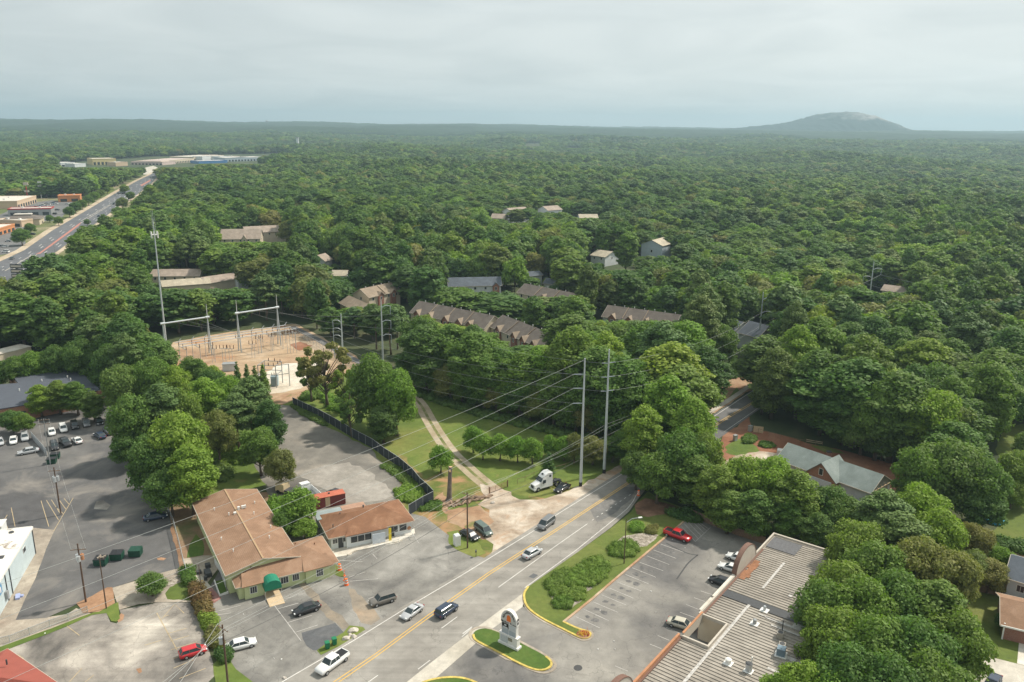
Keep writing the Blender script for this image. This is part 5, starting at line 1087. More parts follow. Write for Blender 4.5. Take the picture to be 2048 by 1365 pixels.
mb = MB(); mb.box((5.6, .05, 3.4), (1.5, .06, 1.0)); o = mb.build('window', m_trim, root); mb = MB(); mb.box((5.6, .09, 3.46), (1.3, .04, .85)); mb.build('pane', m_glass, o)
mb = MB(); mb.box((17.3, .25, 1.0), (.8, .4, 1.4)); mb.build('meter_box', m_grey, root)
mb = MB(); mb.cyl((1.4, -3, 5.6), (1.4, -3, 5.75), .5, .4, 10); mb.box((11, -1.9, 5.6), (1.0, .8, .15)); mb.box((12.1, -2.4, 5.6), (1.2, .6, .12)); mb.box((4.5, -4.4, 5.6), (1.6, .5, .1)); mb.build('roof_patch', m_dk, root)
m_blue = plain("blue_lettering", (.05, .17, .38), .5)
mb = MB(); mb.box((21.6, .06, 3.0), (6.4, .05, 1.7)); mb.build('sign_panel', plain("sign_blue", (.10, .27, .45), .5), root)
mb = MB(); [mb.box((19.2 + .8 * i_, .1, 3.3 + (.25 if i_ % 3 == 1 else 0)), (.45, .04, 1.0 - .2 * (i_ % 2))) for i_ in range(6)]; mb.build('sign_mark', m_trim, root)
mb = MB(); mb.cyl((23.2, .05, 1.5), (23.2, .12, 1.5), .95, .95, 20); mb.build('round_sign', plain("sign_orange", (.72, .28, .03), .5), root)
a = G(9, 1046, 3.0); r = empty('small_hut', (a.x, a.y, 0), WA, 'corner of a small white hut behind the warehouse', 'hut')
mb = MB(); mb.box((0, -2.2, 0), (3, 4, 2.9)); mb.build('wall', m_wwhite, r); mb = MB(); mb.box((0, -2.2, 2.9), (3.3, 4.3, .15)); mb.build('roof', m_trim, r)
# ---- red roofed building in the bottom left corner
a = G(*q1('a', 470, 1358), 3.6); b_ = G(*q1('a', 320, 1250), 3.6); r, L = bld('red_roofed_building', 'building with a red metal hipped roof in the bottom left corner', 'building', (-80, 1480), (112, 1372), 3.6)
hip(r, L, 14, 3.5, 5.6, m_wcream, m_redroof, .6); 
mb = MB(); mb.cyl((L - 2, 9, 4.6), (L - 2, 9, 5.4), .12, .12, 8); mb.build('roof_vent', m_dk, r)
# ---- brick building with the dark roof
N_ = lambda x, y, z=4.5: G(*q1('n', x, y), z)
root = empty('brick_building', (0, 0, 0), 0, 'low brick building with wide dark grey metal roofs, left of the trees', 'building')
P1 = [N_(65, 980), N_(555, 905), N_(800, 1125), N_(150, 1085)]
P2 = [N_(-500, 1180), N_(-40, 1100), N_(150, 1083), N_(520, 1035), N_(800, 1125), N_(210, 1238), N_(0, 1272), N_(-500, 1360)]
mb = MB(); slab(mb, [(p.x, p.y, z) for p, z in zip(P1, (5.4, 5.3, 4.9, 5.1))], .25); slab(mb, [(p.x, p.y, z) for p, z in zip(P2, (5.3, 5.3, 5.2, 5.15, 4.7, 4.5, 4.5, 4.5))], .25); mb.build('roof', m_metalroof, root)
mb = MB(); mb.prism([(p.x + .6, p.y + .8) for p in (P2[0], P2[3], P2[4], P2[5], P2[6], P2[7])], 0, 4.2, bottom=False); mb.prism([(p.x + .3, p.y - .6) for p in P1], 0, 4.5, bottom=False); mb.build('wall', m_bricko, root)
mb = MB()
for i in range(6):
    t = .1 + .16 * i; p = P2[7].lerp(P2[5], t); mb.box((p.x + .62, p.y + .72, 1.0), (1.4, .1, 1.7), math.atan2(P2[5].y - P2[7].y, P2[5].x - P2[7].x))
mb.build('window', m_glass, root)
mb = MB(); 
for (x, y) in ((300, 985), (340, 950), (335, 1050), (565, 1040), (540, 1020), (460, 955), (155, 1125)): p = N_(x, y, 5.2); mb.cyl((p.x, p.y, 4.8), (p.x, p.y, 5.75), .16, .16, 8)
mb.build('roof_vent', m_trim, root)
p1 = N_(-40, 1095); BLD_CLEAR.append(((P1[0].x + P1[2].x) / 2, (P1[0].y + P1[2].y) / 2, 16))
r, L = bld('flat_roofed_store', 'pale flat roofed store just behind the brick building', 'building', (-60, 724), (62, 694), 4.5); mb = MB(); mb.prism([(0, 0), (L, 0), (L, 6), (0, 6)], 0, 4.5, bottom=False); mb.build('wall', m_wcream, r); mb = MB(); mb.prism([(-.2, -.2), (L + .2, -.2), (L + .2, 6.2), (-.2, 6.2)], 4.5, 4.7, bottom=False); mb.build('roof', m_concw, r)
# ---- house under construction with sage roof
root, L = bld('sage_roofed_house', 'unfinished house with a grey green roof and bare brick gable on red clay', 'house', q1('h', 640, 800), q1('h', 1392, 1068), 3.6)
ang = root.rotation_euler.z
gable(root, L, 9.2, 3.5, 6.2, m_wgrey, m_rsage, .5)
def crossgable(root, x0, w, y0, ylen, he, hr, wall, roof, nm='cross'):
    xm = x0 + w / 2; mb = MB(); mb.add([(x0, y0, 0), (x0 + w, y0, 0), (x0 + w, y0, he), (xm, y0, hr - .1), (x0, y0, he), (x0, y0 + 2, 0), (x0 + w, y0 + 2, 0), (x0 + w, y0 + 2, he), (x0, y0 + 2, he)], [(0, 1, 2, 3, 4), (1, 6, 7, 2), (5, 0, 4, 8)]); mb.build(nm + '_wall', wall, root)
    mb = MB(); o_ = .35; sl = (hr - he) / (w / 2)
    slab(mb, [(x0 - o_, y0 - o_, he - sl * o_), (xm, y0 - o_, hr), (xm, y0 + ylen, hr), (x0 - o_, y0 + ylen, he - sl * o_)]); slab(mb, [(x0 + w + o_, y0 - o_, he - sl * o_), (xm, y0 - o_, hr), (xm, y0 + ylen, hr), (x0 + w + o_, y0 + ylen, he - sl * o_)]); mb.build(nm + '_roof', roof, root)
crossgable(root, L * .36, 7.4, -1.6, 7.5, 3.5, 6.9, m_bricko, m_rsage)
win(root, L * .36 + 3.7, -1.6, 4.6, .9, 1.5, bars=1)
mb = MB(); mb.box((L * .36 + 3.7, -1.75, 0), (5.6, .2, 2.9)); mb.build('wrapped_wall', plain("house_wrap", (.55, .60, .64), .6), root)
mb = MB()
for i in range(6): mb.beam((L + .55, .6 + i * 1.5, 0), (L + .55, .6 + i * 1.5, 3.4 + .9 * (1 - abs(i - 2.5) / 3)), .12)
mb.beam((L + .55, 0, 1.6), (L + .55, 9, 1.6), .12); mb.beam((L + .55, 0, 3.4), (L + .55, 9, 3.4), .14); mb.build('bare_framing', m_tanwood, root)
# ---- gardens' houses, right edge
r, L = bld('brown_roofed_house', 'brick house with a brown roof and white trim at the right edge', 'house', (2009, 1246), (2100, 1268), 3.0)
gable(r, L + 8, 9.5, 3.0, 4.9, m_brickr, m_rbrown, .6)
mb = MB(); mb.box((.05, -.08, 0), (.22, .22, 3.0)); mb.box((L / 2 + 4, -.68, 2.62), (L + 9, .12, .26)); mb.build('trim', m_trim, r); win(r, 5, 0, 1.6, 1.4, 1.2)
r, L = bld('grey_roofed_house', 'white house with a slate grey roof behind the brown fence', 'house', (2018, 1152), (2110, 1180), 4.6)
gable(r, L + 6, 9, 4.6, 6.6, m_wgrey, m_rslate, .6); win(r, 2.0, 0, 2.8, 1.1, 1.2)
# ---- houses among the trees
def townhouse(A, B, D, he, hr, wall, roof, label, name='townhouse_row', gabs=(), porch=None, cat='house', pipes=0, brk=None, wins=True, gzoom=1.0, z=None, group=None):
    z = he if z is None else z
    root, L = bld(name, label, cat, A, B, z, group); gable(root, L, D, he, hr, wall, roof, .5)
    for i, t in enumerate(gabs):
        crossgable(root, L * t - 1.6, 3.2, -.7, D * .34, he - .2, he + (hr - he) * .42, brk or m_brickr, m_rtan if roof in (m_rtaupe,) else roof, 'gable'); win(root, L * t, -.7, he - 1.6, 1.0, 1.4, bars=2)
    if wins:
        n = max(2, int(L / 4.5))
        for i in range(n): win(root, L * (i + .5) / n, 0, he - 1.5, 1.0, 1.2, bars=1)
        win(root, 0, D / 2, he - 1.4, .9, 1.2, 'l', 1); win(root, L, D / 2, he - 1.4, .9, 1.2, 'r', 1)
    if pipes:
        mb = MB()
        for i in range(pipes): vent(mb, L * (i + .6) / pipes, D / 2, hr, .5, .12)
        mb.build('roof_vent', m_trim, root)
        mb = MB()
        for i in range(1, max(2, pipes // 2)): mb.beam((L * i / (pipes / 2), -.5, he + .12), (L * i / (pipes / 2), D / 2, hr + .1), .25, .3)
        mb.build('party_wall', m_rtan, root)
    return root
townhouse((822, 624), (968, 655), 11, 7.0, 10.6, m_wcream, m_rtaupe, 'left of two long brick townhouse rows with taupe roofs, behind the wires', gabs=(.1, .28, .5, .68, .82), pipes=8)
townhouse((982, 652), (1082, 694), 11, 7.0, 10.6, m_wcream, m_rtaupe, 'right of two long brick townhouse rows with taupe roofs, partly behind an olive tree', gabs=(.18, .5, .68, .88), pipes=6)
townhouse((1036, 584), (1142, 606), 10, 7.0, 10.2, m_wcream, m_rtaupe, 'taupe roofed townhouse row beside the group of tall pines', gabs=(.5, .8), pipes=6)
townhouse((1206, 632), (1348, 652), 11, 7.0, 10.4, m_wgrey, m_rtaupe, 'townhouse row with brick gables at the right, below the dense oaks', gabs=(.14, .38, .62, .85), pipes=7)
townhouse((738, 594), (800, 580), 10, 7.0, 10.0, m_wcream, m_rtan, 'tan roofed townhouse with a blank cream end wall', gabs=(.35, .75), pipes=4)
townhouse((680, 605), (716, 622), 9, 5.5, 8.0, m_wcream, m_rtan, 'cream roof edge just left of the tan roofed townhouse', wins=False)
townhouse((898, 572), (1002, 570), 10, 6.5, 9.6, m_wgrey, m_rslate, 'wide house with a blue grey roof split by a bright tree', gabs=(.9,))
townhouse((1478, 664), (1515, 674), 12, 6, 9.5, m_wgrey, m_rslate, 'dark blue grey roof showing beside the main road trees', wins=False)
townhouse((1415, 648), (1470, 660), 10, 5, 7.5, m_wgrey, m_rslate, 'low slate roof glimpsed behind the roadside ivy', wins=False)
townhouse((300, 552), (398, 551), 10, 5.5, 8.0, m_wcream, m_rpink, 'long pinkish roofed apartment block beside the tall antenna mast', name='apartment_block')
townhouse((326, 573), (420, 566), 10, 5, 7.0, m_wcream, m_rbeige, 'low beige roof in front of the pinkish roofed apartment block', name='apartment_block', wins=False)
townhouse((415, 566), (476, 557), 10, 5, 7.2, m_wcream, m_rpink, 'small tan roof between trees left of the hipped white house', name='apartment_block', wins=False)
r, L = bld('hipped_house', 'small white house with a pinkish hipped roof between the trees', 'house', (476, 560), (504, 557), 5.2); hip(r, L, 9, 5.2, 7.6, m_wwhite, m_rpink, .5)
townhouse((492, 466), (571, 462), 14, 7.5, 11.0, m_wcream, m_rpink, 'right wing of the large hillside apartment building', name='apartment_block', z=7.5)
townhouse((441, 478), (520, 477), 15, 6.5, 12.0, m_wcream, m_rpink, 'left wing of the large hillside apartment building', name='apartment_block', gabs=(.6,), brk=m_wcream, z=6.5)
townhouse((1025, 425), (1060, 422), 14, 9, 12, m_wwhite, m_rpink, 'three storey white apartment block with a pinkish roof, far off in the woods', name='apartment_block')
townhouse((1096, 421), (1124, 419), 14, 9, 12, m_wwhite, m_rpink, 'pinkish roofed block just right of the far white apartments', name='apartment_block', wins=False)
townhouse((982, 436), (1008, 437), 12, 6, 9, m_wcream, m_rpink, 'small pinkish roof left of the far white apartments', name='apartment_block', wins=False)
townhouse((1160, 436), (1196, 436), 12, 6, 8.5, m_wwhite, m_rbeige, 'pale low roof right of the far white apartments', name='apartment_block', wins=False)
for (A, B, D, he, hr, wl, rf, lb) in (((1283, 488), (1325, 492), 30, 9, 12, m_wblue, m_rbeige, 'pale blue gable ended apartment block with a long beige roof'),):
    root, W_ = bld('apartment_block', lb, 'apartment block', A, B, he); W_ = max(W_, 14)
    mb = MB(); mb.add([(0, 0, 0), (W_, 0, 0), (W_, 0, he), (W_ / 2, 0, hr - .1), (0, 0, he), (0, D, 0), (W_, D, 0), (W_, D, he), (0, D, he), (W_ / 2, D, hr - .1)], [(0, 1, 2, 3, 4), (1, 6, 7, 2), (5, 0, 4, 8), (6, 5, 8, 9, 7)]); mb.build('wall', wl, root)
    mb = MB(); slab(mb, [(-.5, -.5, he - .2), (W_ / 2, -.5, hr), (W_ / 2, D, hr), (-.5, D, he - .2)]); slab(mb, [(W_ + .5, -.5, he - .2), (W_ / 2, -.5, hr), (W_ / 2, D, hr), (W_ + .5, D, he - .2)]); mb.build('roof', rf, root)
    mb = MB(); slab(mb, [(-.7, D, he + 1.2), (W_ / 2, D, hr + 1.6), (W_ / 2, D + 16, hr + 1.6), (-.7, D + 16, he + 1.2)]); slab(mb, [(W_ + 1.5, D, he + 1.2), (W_ / 2, D, hr + 1.6), (W_ / 2, D + 16, hr + 1.6), (W_ + 1.5, D + 16, he + 1.2)]); mb.build('rear_roof', m_rpink, root)
    mb = MB(); mb.prism([(0, D + .1), (W_ + 1, D + .1), (W_ + 1, D + 15.5), (0, D + 15.5)], 0, he + 1.1, bottom=False); mb.build('rear_wall', wl, root); win(root, W_ / 2, 0, 5, 1.2, 1.6, bars=1)
townhouse((1182, 510), (1210, 514), 14, 6, 8.5, m_wwhite, m_rbeige, 'white house with a beige roof left of the pale blue apartment block', name='white_house')
townhouse((1764, 580), (1812, 586), 10, 4.5, 6.5, m_wcream, m_rpink, 'low reddish roof glimpsed beside the far wire pole on the right', name='bungalow', wins=False)
townhouse((1060, 552), (1084, 550), 8, 6, 7.5, m_wgrey, m_rslate, 'pale grey house in the shade behind the slate roofed house', name='bungalow', wins=False)
townhouse((1088, 566), (1105, 568), 7, 4, 6, m_wwhite, m_rslate, 'tiny white house wall between the pines and townhouses', name='bungalow', wins=False)
townhouse((650, 522), (664, 518), 9, 7, 10, m_wwhite, m_rpink, 'white house sliver in the woods behind the substation', name='bungalow', wins=False)
townhouse((664, 551), (692, 551), 9, 4.5, 6.5, m_wwhite, m_rbeige, 'pale roof in the woods above the left steel pole', name='bungalow', wins=False)
# ---- shops along the avenue
def store(A, B, D, h, wall, roofm, label, bandm=None, name='store', par=.5, group=None, windows=True, zt=0.0):
    a = G(*A, zt); b = G(*B, zt); L = math.hypot(b.x - a.x, b.y - a.y); ang = math.atan2(b.y - a.y, b.x - a.x); zt_ = float(terr(a.x, a.y)); 
    root = empty(name, (a.x, a.y, zt_), ang, label, 'shop', group); mb = MB(); mb.prism([(0, 0), (L, 0), (L, D), (0, D)], 0, h, bottom=False); mb.build('wall', wall, root)
    mb = MB(); mb.prism([(.3, .3), (L - .3, .3), (L - .3, D - .3), (.3, D - .3)], h, h + .1, bottom=False); mb.build('roof', roofm, root)
    mb = MB(); mb.box((L / 2, .0, h - par), (L + .3, .5, par * 2)); mb.box((0, D / 2, h - par), (.5, D, par * 2)); mb.box((L, D / 2, h - par), (.5, D, par * 2)); mb.box((L / 2, D, h - par), (L, .5, par * 2)); mb.build('parapet', bandm or wall, root)
    if windows:
        n = max(2, int(L / 7)); mb = MB()
        for i in range(n): mb.box((L * (i + .5) / n, -.06, .4), (L / n * .6, .1, h * .45))
        mb.build('shop_window', m_glass, root)
    mb = MB(); mb.box((L * .3, D * .5, h + .1), (2, 2, 1.2)); mb.box((L * .7, D * .6, h + .1), (1.6, 1.6, 1)); mb.build('roof_unit', m_trim, root)
    BLD_CLEAR.append((a.x + math.cos(ang) * L / 2 - math.sin(ang) * D / 2, a.y + math.sin(ang) * L / 2 + math.cos(ang) * D / 2, math.hypot(L, D) / 2 + 2)); return root
m_peach = plain("peach_stucco", (.56, .42, .29), .9); m_pinkroof = plain("pinkish_flat_roof", (.50, .40, .36), .9, var=.15, scale=.2); m_paleroof = plain("pale_flat_roof", (.58, .54, .47), .9, var=.15, scale=.2); m_ochre = plain("ochre_paint", (.56, .23, .09), .7); m_yell = plain("yellow_stucco", (.62, .50, .24), .9)
store((36, 418), (74, 406), 32, 7, m_peach, m_paleroof, 'peach two storey shop building at the far end of the car park')
store((17, 433), (103, 431), 16, 6, m_grey, m_pinkroof, 'long flat roofed shop with a red striped parapet', m_red)
r, L = bld('brown_hipped_restaurant', 'low restaurant with a brown hipped roof and white flat top', 'restaurant', (6, 440), (78, 438), 5); hip(r, L, 22, 5, 8, m_wcream, m_rtaupe, 1, inset=10); mb = MB(); mb.box((L / 2, 11, 7.7), (L * .5, 7, .6)); mb.build('flat_roof', m_paleroof, r)
store((-10, 453), (44, 455), 12, 5, m_peach, m_paleroof, 'low pink shop in front of the brown hipped restaurant')
store((-20, 478), (31, 462), 14, 5, m_ochre, m_paleroof, 'tan shop with an orange fascia at the left edge')
store((117, 405), (161, 404), 16, 6.5, m_ochre, m_ochre, 'bright orange box shaped shop beside the avenue')
store((122, 334), (151, 333), 30, 7, m_wwhite, m_paleroof, 'small white shop far off left of the yellow store')
store((186, 331), (233, 330), 40, 12, m_yell, m_paleroof, 'yellow walled store above the trees by the avenue')
store((262, 330), (325, 331), 50, 6, m_pinkroof, m_pinkroof, 'long pale mall roof at the far end of the avenue, left part')
store((322, 330), (388, 324), 50, 7, m_wcream, m_pinkroof, 'long pale mall roof at the far end of the avenue, right part', zt=0)
store((388, 322), (448, 318), 60, 8, m_wcream, m_paleroof, 'pale big box store beyond the long mall roof')
store((450, 324), (530, 322), 50, 8, m_wblue, m_concw, 'low bluish store rightmost of the far mall')
store((398, 328), (455, 326), 30, 5, m_blue, m_concw, 'blue trimmed low building before the pale big box store', windows=False)
store((313, 386), (356, 386), 24, 9, m_glass, m_trim, 'dark glass fronted hall with a white roof edge beside the avenue', m_trim, windows=False)
store((975, 302), (1002, 301), 30, 10, m_wwhite, m_paleroof, 'tiny white building far off in the middle of the woods', windows=False)
store((1052, 289), (1082, 288), 30, 12, m_wwhite, m_pinkroof, 'tiny pale building near the horizon, middle', windows=False)
store((1135, 293), (1160, 292), 30, 10, m_wwhite, m_paleroof, 'tiny white building near the horizon, right of middle', windows=False)
# petrol canopy and signs by the avenue
a = G(98, 545); b_ = G(128, 545); r = empty('canopy', (a.x, a.y, .1), 0, 'flat red topped canopy at the corner of the avenue', 'canopy'); Lx = (b_ - a).length
mb = MB(); mb.box((Lx / 2, 6, 4.6), (Lx, 14, .5)); mb.build('roof', m_ochre, r); mb = MB(); mb.box((Lx / 2, 6, 5.12), (Lx - 1.5, 12, .05)); mb.build('top', plain("coral_membrane", (.55, .22, .16), .8), r)
for i, (x, y) in enumerate(((2, 2), (Lx - 2, 2), (2, 11), (Lx - 2, 11))): mb = MB(); mb.beam((x, y, 0), (x, y, 4.6), .35); mb.build('post', m_trim, r)
BLD_CLEAR.append((a.x + Lx / 2, a.y + 6, 14))

for i, (x0, x1, y, h_, w_) in enumerate(((405, 422, 318, 9, m_wwhite), (426, 436, 314, 8, m_peach), (441, 462, 318, 9, m_wwhite), (466, 480, 316, 7, m_wcream), (484, 500, 319, 8, m_wwhite), (503, 524, 317, 7, m_wblue), (232, 256, 329, 7, m_peach), (150, 172, 331, 6, m_wwhite))):
    store((x0, y + 4), (x1, y + 3), 26, h_, w_, m_paleroof, ['small white shop left of the far peach one', 'small far peach shop', 'long white shop in the far retail park', 'small cream shop in the far retail park', 'white shop at the right of the far retail park', 'pale blue shop rightmost in the far retail park', 'peach shop between the yellow store and the mall', 'white shed left of the yellow store'][i], windows=False)
# ---------------------------------------------------------------- vehicles
def paint(name, col, metal=0.0): 
    if name in MATS: return MATS[name]
    m, nt, b = newmat(name, .35, .5, metal); b.inputs['Base Color'].default_value = (*col, 1); b.inputs['Coat Weight'].default_value = .6; b.inputs['Coat Roughness'].default_value = .1
    return m
PC = {'white': (.74, .74, .72), 'silver': (.42, .43, .44), 'grey': (.16, .165, .17), 'black': (.014, .014, .017), 'blue': (.05, .12, .25), 'navy': (.02, .035, .07), 'red': (.50, .015, .02), 'taupe': (.155, .14, .12),
      'tan': (.50, .47, .38), 'green': (.09, .13, .11), 'desert': (.50, .40, .25), 'darkred': (.10, .03, .035)}
m_tyre = plain("tyre", (.018, .018, .018), .9); m_rim = plain("wheel_rim", (.45, .46, .47), .35, .7); m_lamp = plain("lamp_lens", (.75, .76, .75), .15); m_tail = plain("tail_lamp", (.35, .01, .01), .25); m_autoglass, _n, _b = newmat("car_glass", .22, .5); _b.inputs['Base Color'].default_value = (.035, .05, .055, 1)
DIM = {  # L W belt roofH | cabin: rear base, rear top, front top, front base | deck profile
 'sedan': (4.75, 1.82, .92, 1.45, -1.75, -1.05, .55, 1.25), 'coupe': (4.7, 1.85, .88, 1.36, -1.75, -.85, .25, 1.1), 'suv': (4.65, 1.85, 1.05, 1.70, -2.2, -1.95, .55, 1.2),
 'van': (5.0, 1.95, 1.05, 1.76, -2.38, -2.2, .95, 1.75), 'hatch': (4.1, 1.75, .95, 1.50, -1.95, -1.5, .5, 1.25), 'pickup': (5.75, 2.0, 1.15, 1.85, -.95, -.75, .75, 1.35)}
CARPOS = []
def car(kind, color, x, y, ang, label, group=None, z=0.07, low=False, name='car', cat=None):
    L, W, bz, rz_, a0, a1, a2, a3 = DIM[kind]; pm = paint('paint_' + color, PC[color]); h = L / 2
    if low: return car_low(kind, color, x, y, ang, label, group, z, name)
    root = empty(name, (x, y, z), ang, label, cat or {'pickup': 'pickup truck', 'van': 'minivan', 'suv': 'suv'}.get(kind, 'car'), group)
    # body: stations along the length (x, bottom z, shoulder z, half width)
    if kind == 'pickup': ST = [(-h, .55, 1.0, .86), (-h + .06, .42, 1.12, .97), (-h + 1.7, .36, bz, 1.0), (a0, .36, bz, 1.0), (a3, .36, bz, 1.0), (h - .9, .36, 1.10, .97), (h - .15, .38, 1.0, .90), (h, .5, .78, .82)]
    elif kind in ('suv', 'hatch', 'van'): ST = [(-h, .50, .86, .84), (-h + .06, .36, bz, .93), (-h + .6, .28, bz, .99), (0, .26, bz, 1.0), (a3, .28, bz - .02, .99), (h - .35, .30, bz - .16, .92), (h - .08, .32, bz - .26, .84), (h, .42, .62, .74)]
    else: ST = [(-h, .48, .80, .80), (-h + .08, .36, bz - .02, .88), (-h + .55, .28, bz + .02, .97), (0, .24, bz, 1.0), (a3, .26, bz - .02, .99), (h - .5, .28, bz - .14, .93), (h - .1, .30, bz - .26, .82), (h, .40, .56, .70)]
    vs = []; fs = []; S = 8; w2 = W / 2
    for (sx, zb_, zt, k) in ST:
        zm = zb_ + (zt - zb_) * .45; vs += [(sx, -w2 * k * .93, zb_), (sx, -w2 * k, zm), (sx, -w2 * k * .97, zt - .07), (sx, -w2 * k * .86, zt), (sx, w2 * k * .86, zt), (sx, w2 * k * .97, zt - .07), (sx, w2 * k, zm), (sx, w2 * k * .93, zb_)]
    for i in range(len(ST) - 1):
        for j in range(S): fs.append((i * S + j, i * S + (j + 1) % S, (i + 1) * S + (j + 1) % S, (i + 1) * S + j))
    fs += [tuple(range(S - 1, -1, -1)), tuple(range((len(ST) - 1) * S, len(ST) * S))]
    mb = MB(); mb.add(vs, fs); body = mb.build('body', pm, root, smooth=True)
    # greenhouse
    wb, wtp = w2 * .88, w2 * .70; mb = MB(); b0 = bz - .04; t0 = rz_ - .03
    mb.add([(a0, -wb, b0), (a3, -wb, b0), (a3, wb, b0), (a0, wb, b0), (a1, -wtp, t0), (a2, -wtp, t0), (a2, wtp, t0), (a1, wtp, t0)], [(0, 1, 5, 4), (1, 2, 6, 5), (2, 3, 7, 6), (3, 0, 4, 7), (4, 5, 6, 7)]); mb.build('windows', m_autoglass, root)
    mb = MB(); e = .05
    mb.add([(a1 - e, -wtp - e, t0), (a2 + e, -wtp - e, t0), (a2 + e, wtp + e, t0), (a1 - e, wtp + e, t0), (a1 + .08, -wtp + .05, t0 + .06), (a2 - .1, -wtp + .05, t0 + .06), (a2 - .1, wtp - .05, t0 + .06), (a1 + .08, wtp - .05, t0 + .06)],
           [(0, 1, 5, 4), (1, 2, 6, 5), (2, 3, 7, 6), (3, 0, 4, 7), (4, 5, 6, 7), (3, 2, 1, 0)])
    for s in (-1, 1):
        for (xa, xb) in ((a0, a1), (a3, a2)): mb.beam((xa, s * wb, b0), (xb, s * wtp, t0), .08, .05)
        if kind in ('sedan', 'suv', 'van', 'hatch', 'pickup'): xm = (a1 + a2) / 2; mb.beam((xm - .05, s * (wb + .005), b0), (xm - .05, s * (wtp + .005), t0), .07, .04)
    mb.build('roof', pm, root)
    if kind == 'pickup':
        mb = MB(); mb.box((-1.9, 0, bz + .004), (1.75, 1.55, .012)); mb.build('bed_liner', m_black2, root)
        mb = MB(); mb.box((-1.9, -.86, bz), (1.85, .14, .10)); mb.box((-1.9, .86, bz), (1.85, .14, .10)); mb.box((-h + .1, 0, bz), (.12, 1.8, .10)); mb.build('bed_rail', pm, root)
    ax = (h - .92, -h + .95); r = .37 if kind in ('pickup', 'suv') else .33
    for sx in ax:
        for s in (-1, 1):
            mb = MB(); mb.cyl((sx, s * (w2 - .20), r), (sx, s * (w2 + .015), r), r, r, 14); wh = mb.build('wheel', m_tyre, root); mb = MB(); mb.cyl((sx, s * (w2 + .016), r), (sx, s * (w2 + .03), r), r * .6, r * .55, 12); mb.build('rim', m_rim, wh)
    for s in (-1, 1):
        mb = MB(); mb.box((h - .13, s * w2 * .66, .60), (.20, .34, .14)); mb.build('headlight', m_lamp, root)
        mb = MB(); mb.box((-h + .05, s * w2 * .74, .74), (.12, .28, .16)); mb.build('tail_light', m_tail, root)
    CARPOS.append((x, y)); return root
def car_low(kind, color, x, y, ang, label, group, z, name):
    L, W, bz, rz_, a0, a1, a2, a3 = DIM[kind]; pm = paint('paint_' + color, PC[color]); h = L / 2; root = empty(name, (x, y, z), ang, label, 'car', group)
    mb = MB(); mb.add([(-h, -W / 2, .3), (h, -W / 2, .3), (h, W / 2, .3), (-h, W / 2, .3), (-h + .1, -W / 2 + .06, bz), (h - .5, -W / 2 + .1, bz - .12), (h - .5, W / 2 - .1, bz - .12), (-h + .1, W / 2 - .06, bz)], [(0, 1, 5, 4), (1, 2, 6, 5), (2, 3, 7, 6), (3, 0, 4, 7), (4, 5, 6, 7), (3, 2, 1, 0)])
    mb.box(((a1 + a2) / 2, 0, rz_ - .08), (a2 - a1, W * .72, .1)); mb.build('body', pm, root)
    mb = MB(); mb.add([(a0, -W * .44, bz - .05), (a3, -W * .44, bz - .05), (a3, W * .44, bz - .05), (a0, W * .44, bz - .05), (a1, -W * .35, rz_ - .07), (a2, -W * .35, rz_ - .07), (a2, W * .35, rz_ - .07), (a1, W * .35, rz_ - .07)], [(0, 1, 5, 4), (1, 2, 6, 5), (2, 3, 7, 6), (3, 0, 4, 7)]); mb.build('windows', m_autoglass, root)
    mb = MB()
    for sx in (h - .9, -h + .9): mb.cyl((sx, -W / 2 - .01, .33), (sx, W / 2 + .01, .33), .33, .33, 8)
    mb.build('wheels', m_tyre, root); return root
def car_px(rear, front, kind, color, label, group=None, **k):
    a = G(*rear); b = G(*front); c = (a + b) / 2; return car(kind, color, c.x, c.y, math.atan2(b.y - a.y, b.x - a.x), label, group, **k)
car_px((639, 1216), (587, 1233), 'sedan', 'black', 'black sedan parked across the bays in front of the green hall')
car_px((789, 1199), (741, 1214), 'suv', 'taupe', 'brownish grey suv parked on the worn lot before the white shop')
car_px((456, 1303), (509, 1289), 'sedan', 'white', 'white sedan parked beside the wooden pole at the hedge end')
car_px((362, 1318), (411, 1303), 'hatch', 'red', 'bright red hatchback alone in the stained concrete lot')
car_px((843, 1216), (804, 1245), 'coupe', 'silver', 'silver coupe driving down the road past the taupe suv', z=.1)
car_px((871, 1243), (915, 1213), 'suv', 'navy', 'dark blue suv driving up the road beside the double yellow line', z=.1)
car_px((689, 1316), (640, 1352), 'pickup', 'white', 'white crew cab pickup driving down the road by the green bins', z=.1)
car_px((1108, 1041), (1076, 1066), 'van', 'grey', 'grey minivan driving down the road past the sandy turnout', z=.1)
car_px((1044, 1124), (1083, 1101), 'sedan', 'silver', 'silver sedan driving up the road opposite the grass verge', z=.1)
car_px((1267, 972), (1290, 956), 'sedan', 'grey', 'grey car at the bend, half hidden by the overhanging tree', z=.1)
car_px((1138, 974), (1110, 989), 'sedan', 'black', 'black sedan parked on the clay beside the white lorry cab')
car_px((926, 1069), (953, 1083), 'sedan', 'black', 'small black car between the wooden pole and the green minivan')
car_px((954, 1056), (980, 1076), 'van', 'green', 'old green and cream minivan parked on the grass beside the pole')
car_px((685, 999), (656, 988), 'suv', 'black', 'black suv parked behind the rust red container')
car_px((1330, 1068), (1380, 1086), 'pickup', 'red', 'bright red pickup truck parked beside the hatched bays')
car_px((1492, 1127), (1461, 1117), 'sedan', 'white', 'white sedan nearest the far end of the arcade')
car_px((1477, 1147), (1445, 1137), 'coupe', 'white', 'white coupe parked below the round arched parapet')
car_px((1458, 1175), (1427, 1164), 'sedan', 'black', 'black sedan parked by the tan parapet of the arcade')
car_px((1338, 1248), (1387, 1262), 'sedan', 'tan', 'pale gold sedan parked beside the arcade forecourt')
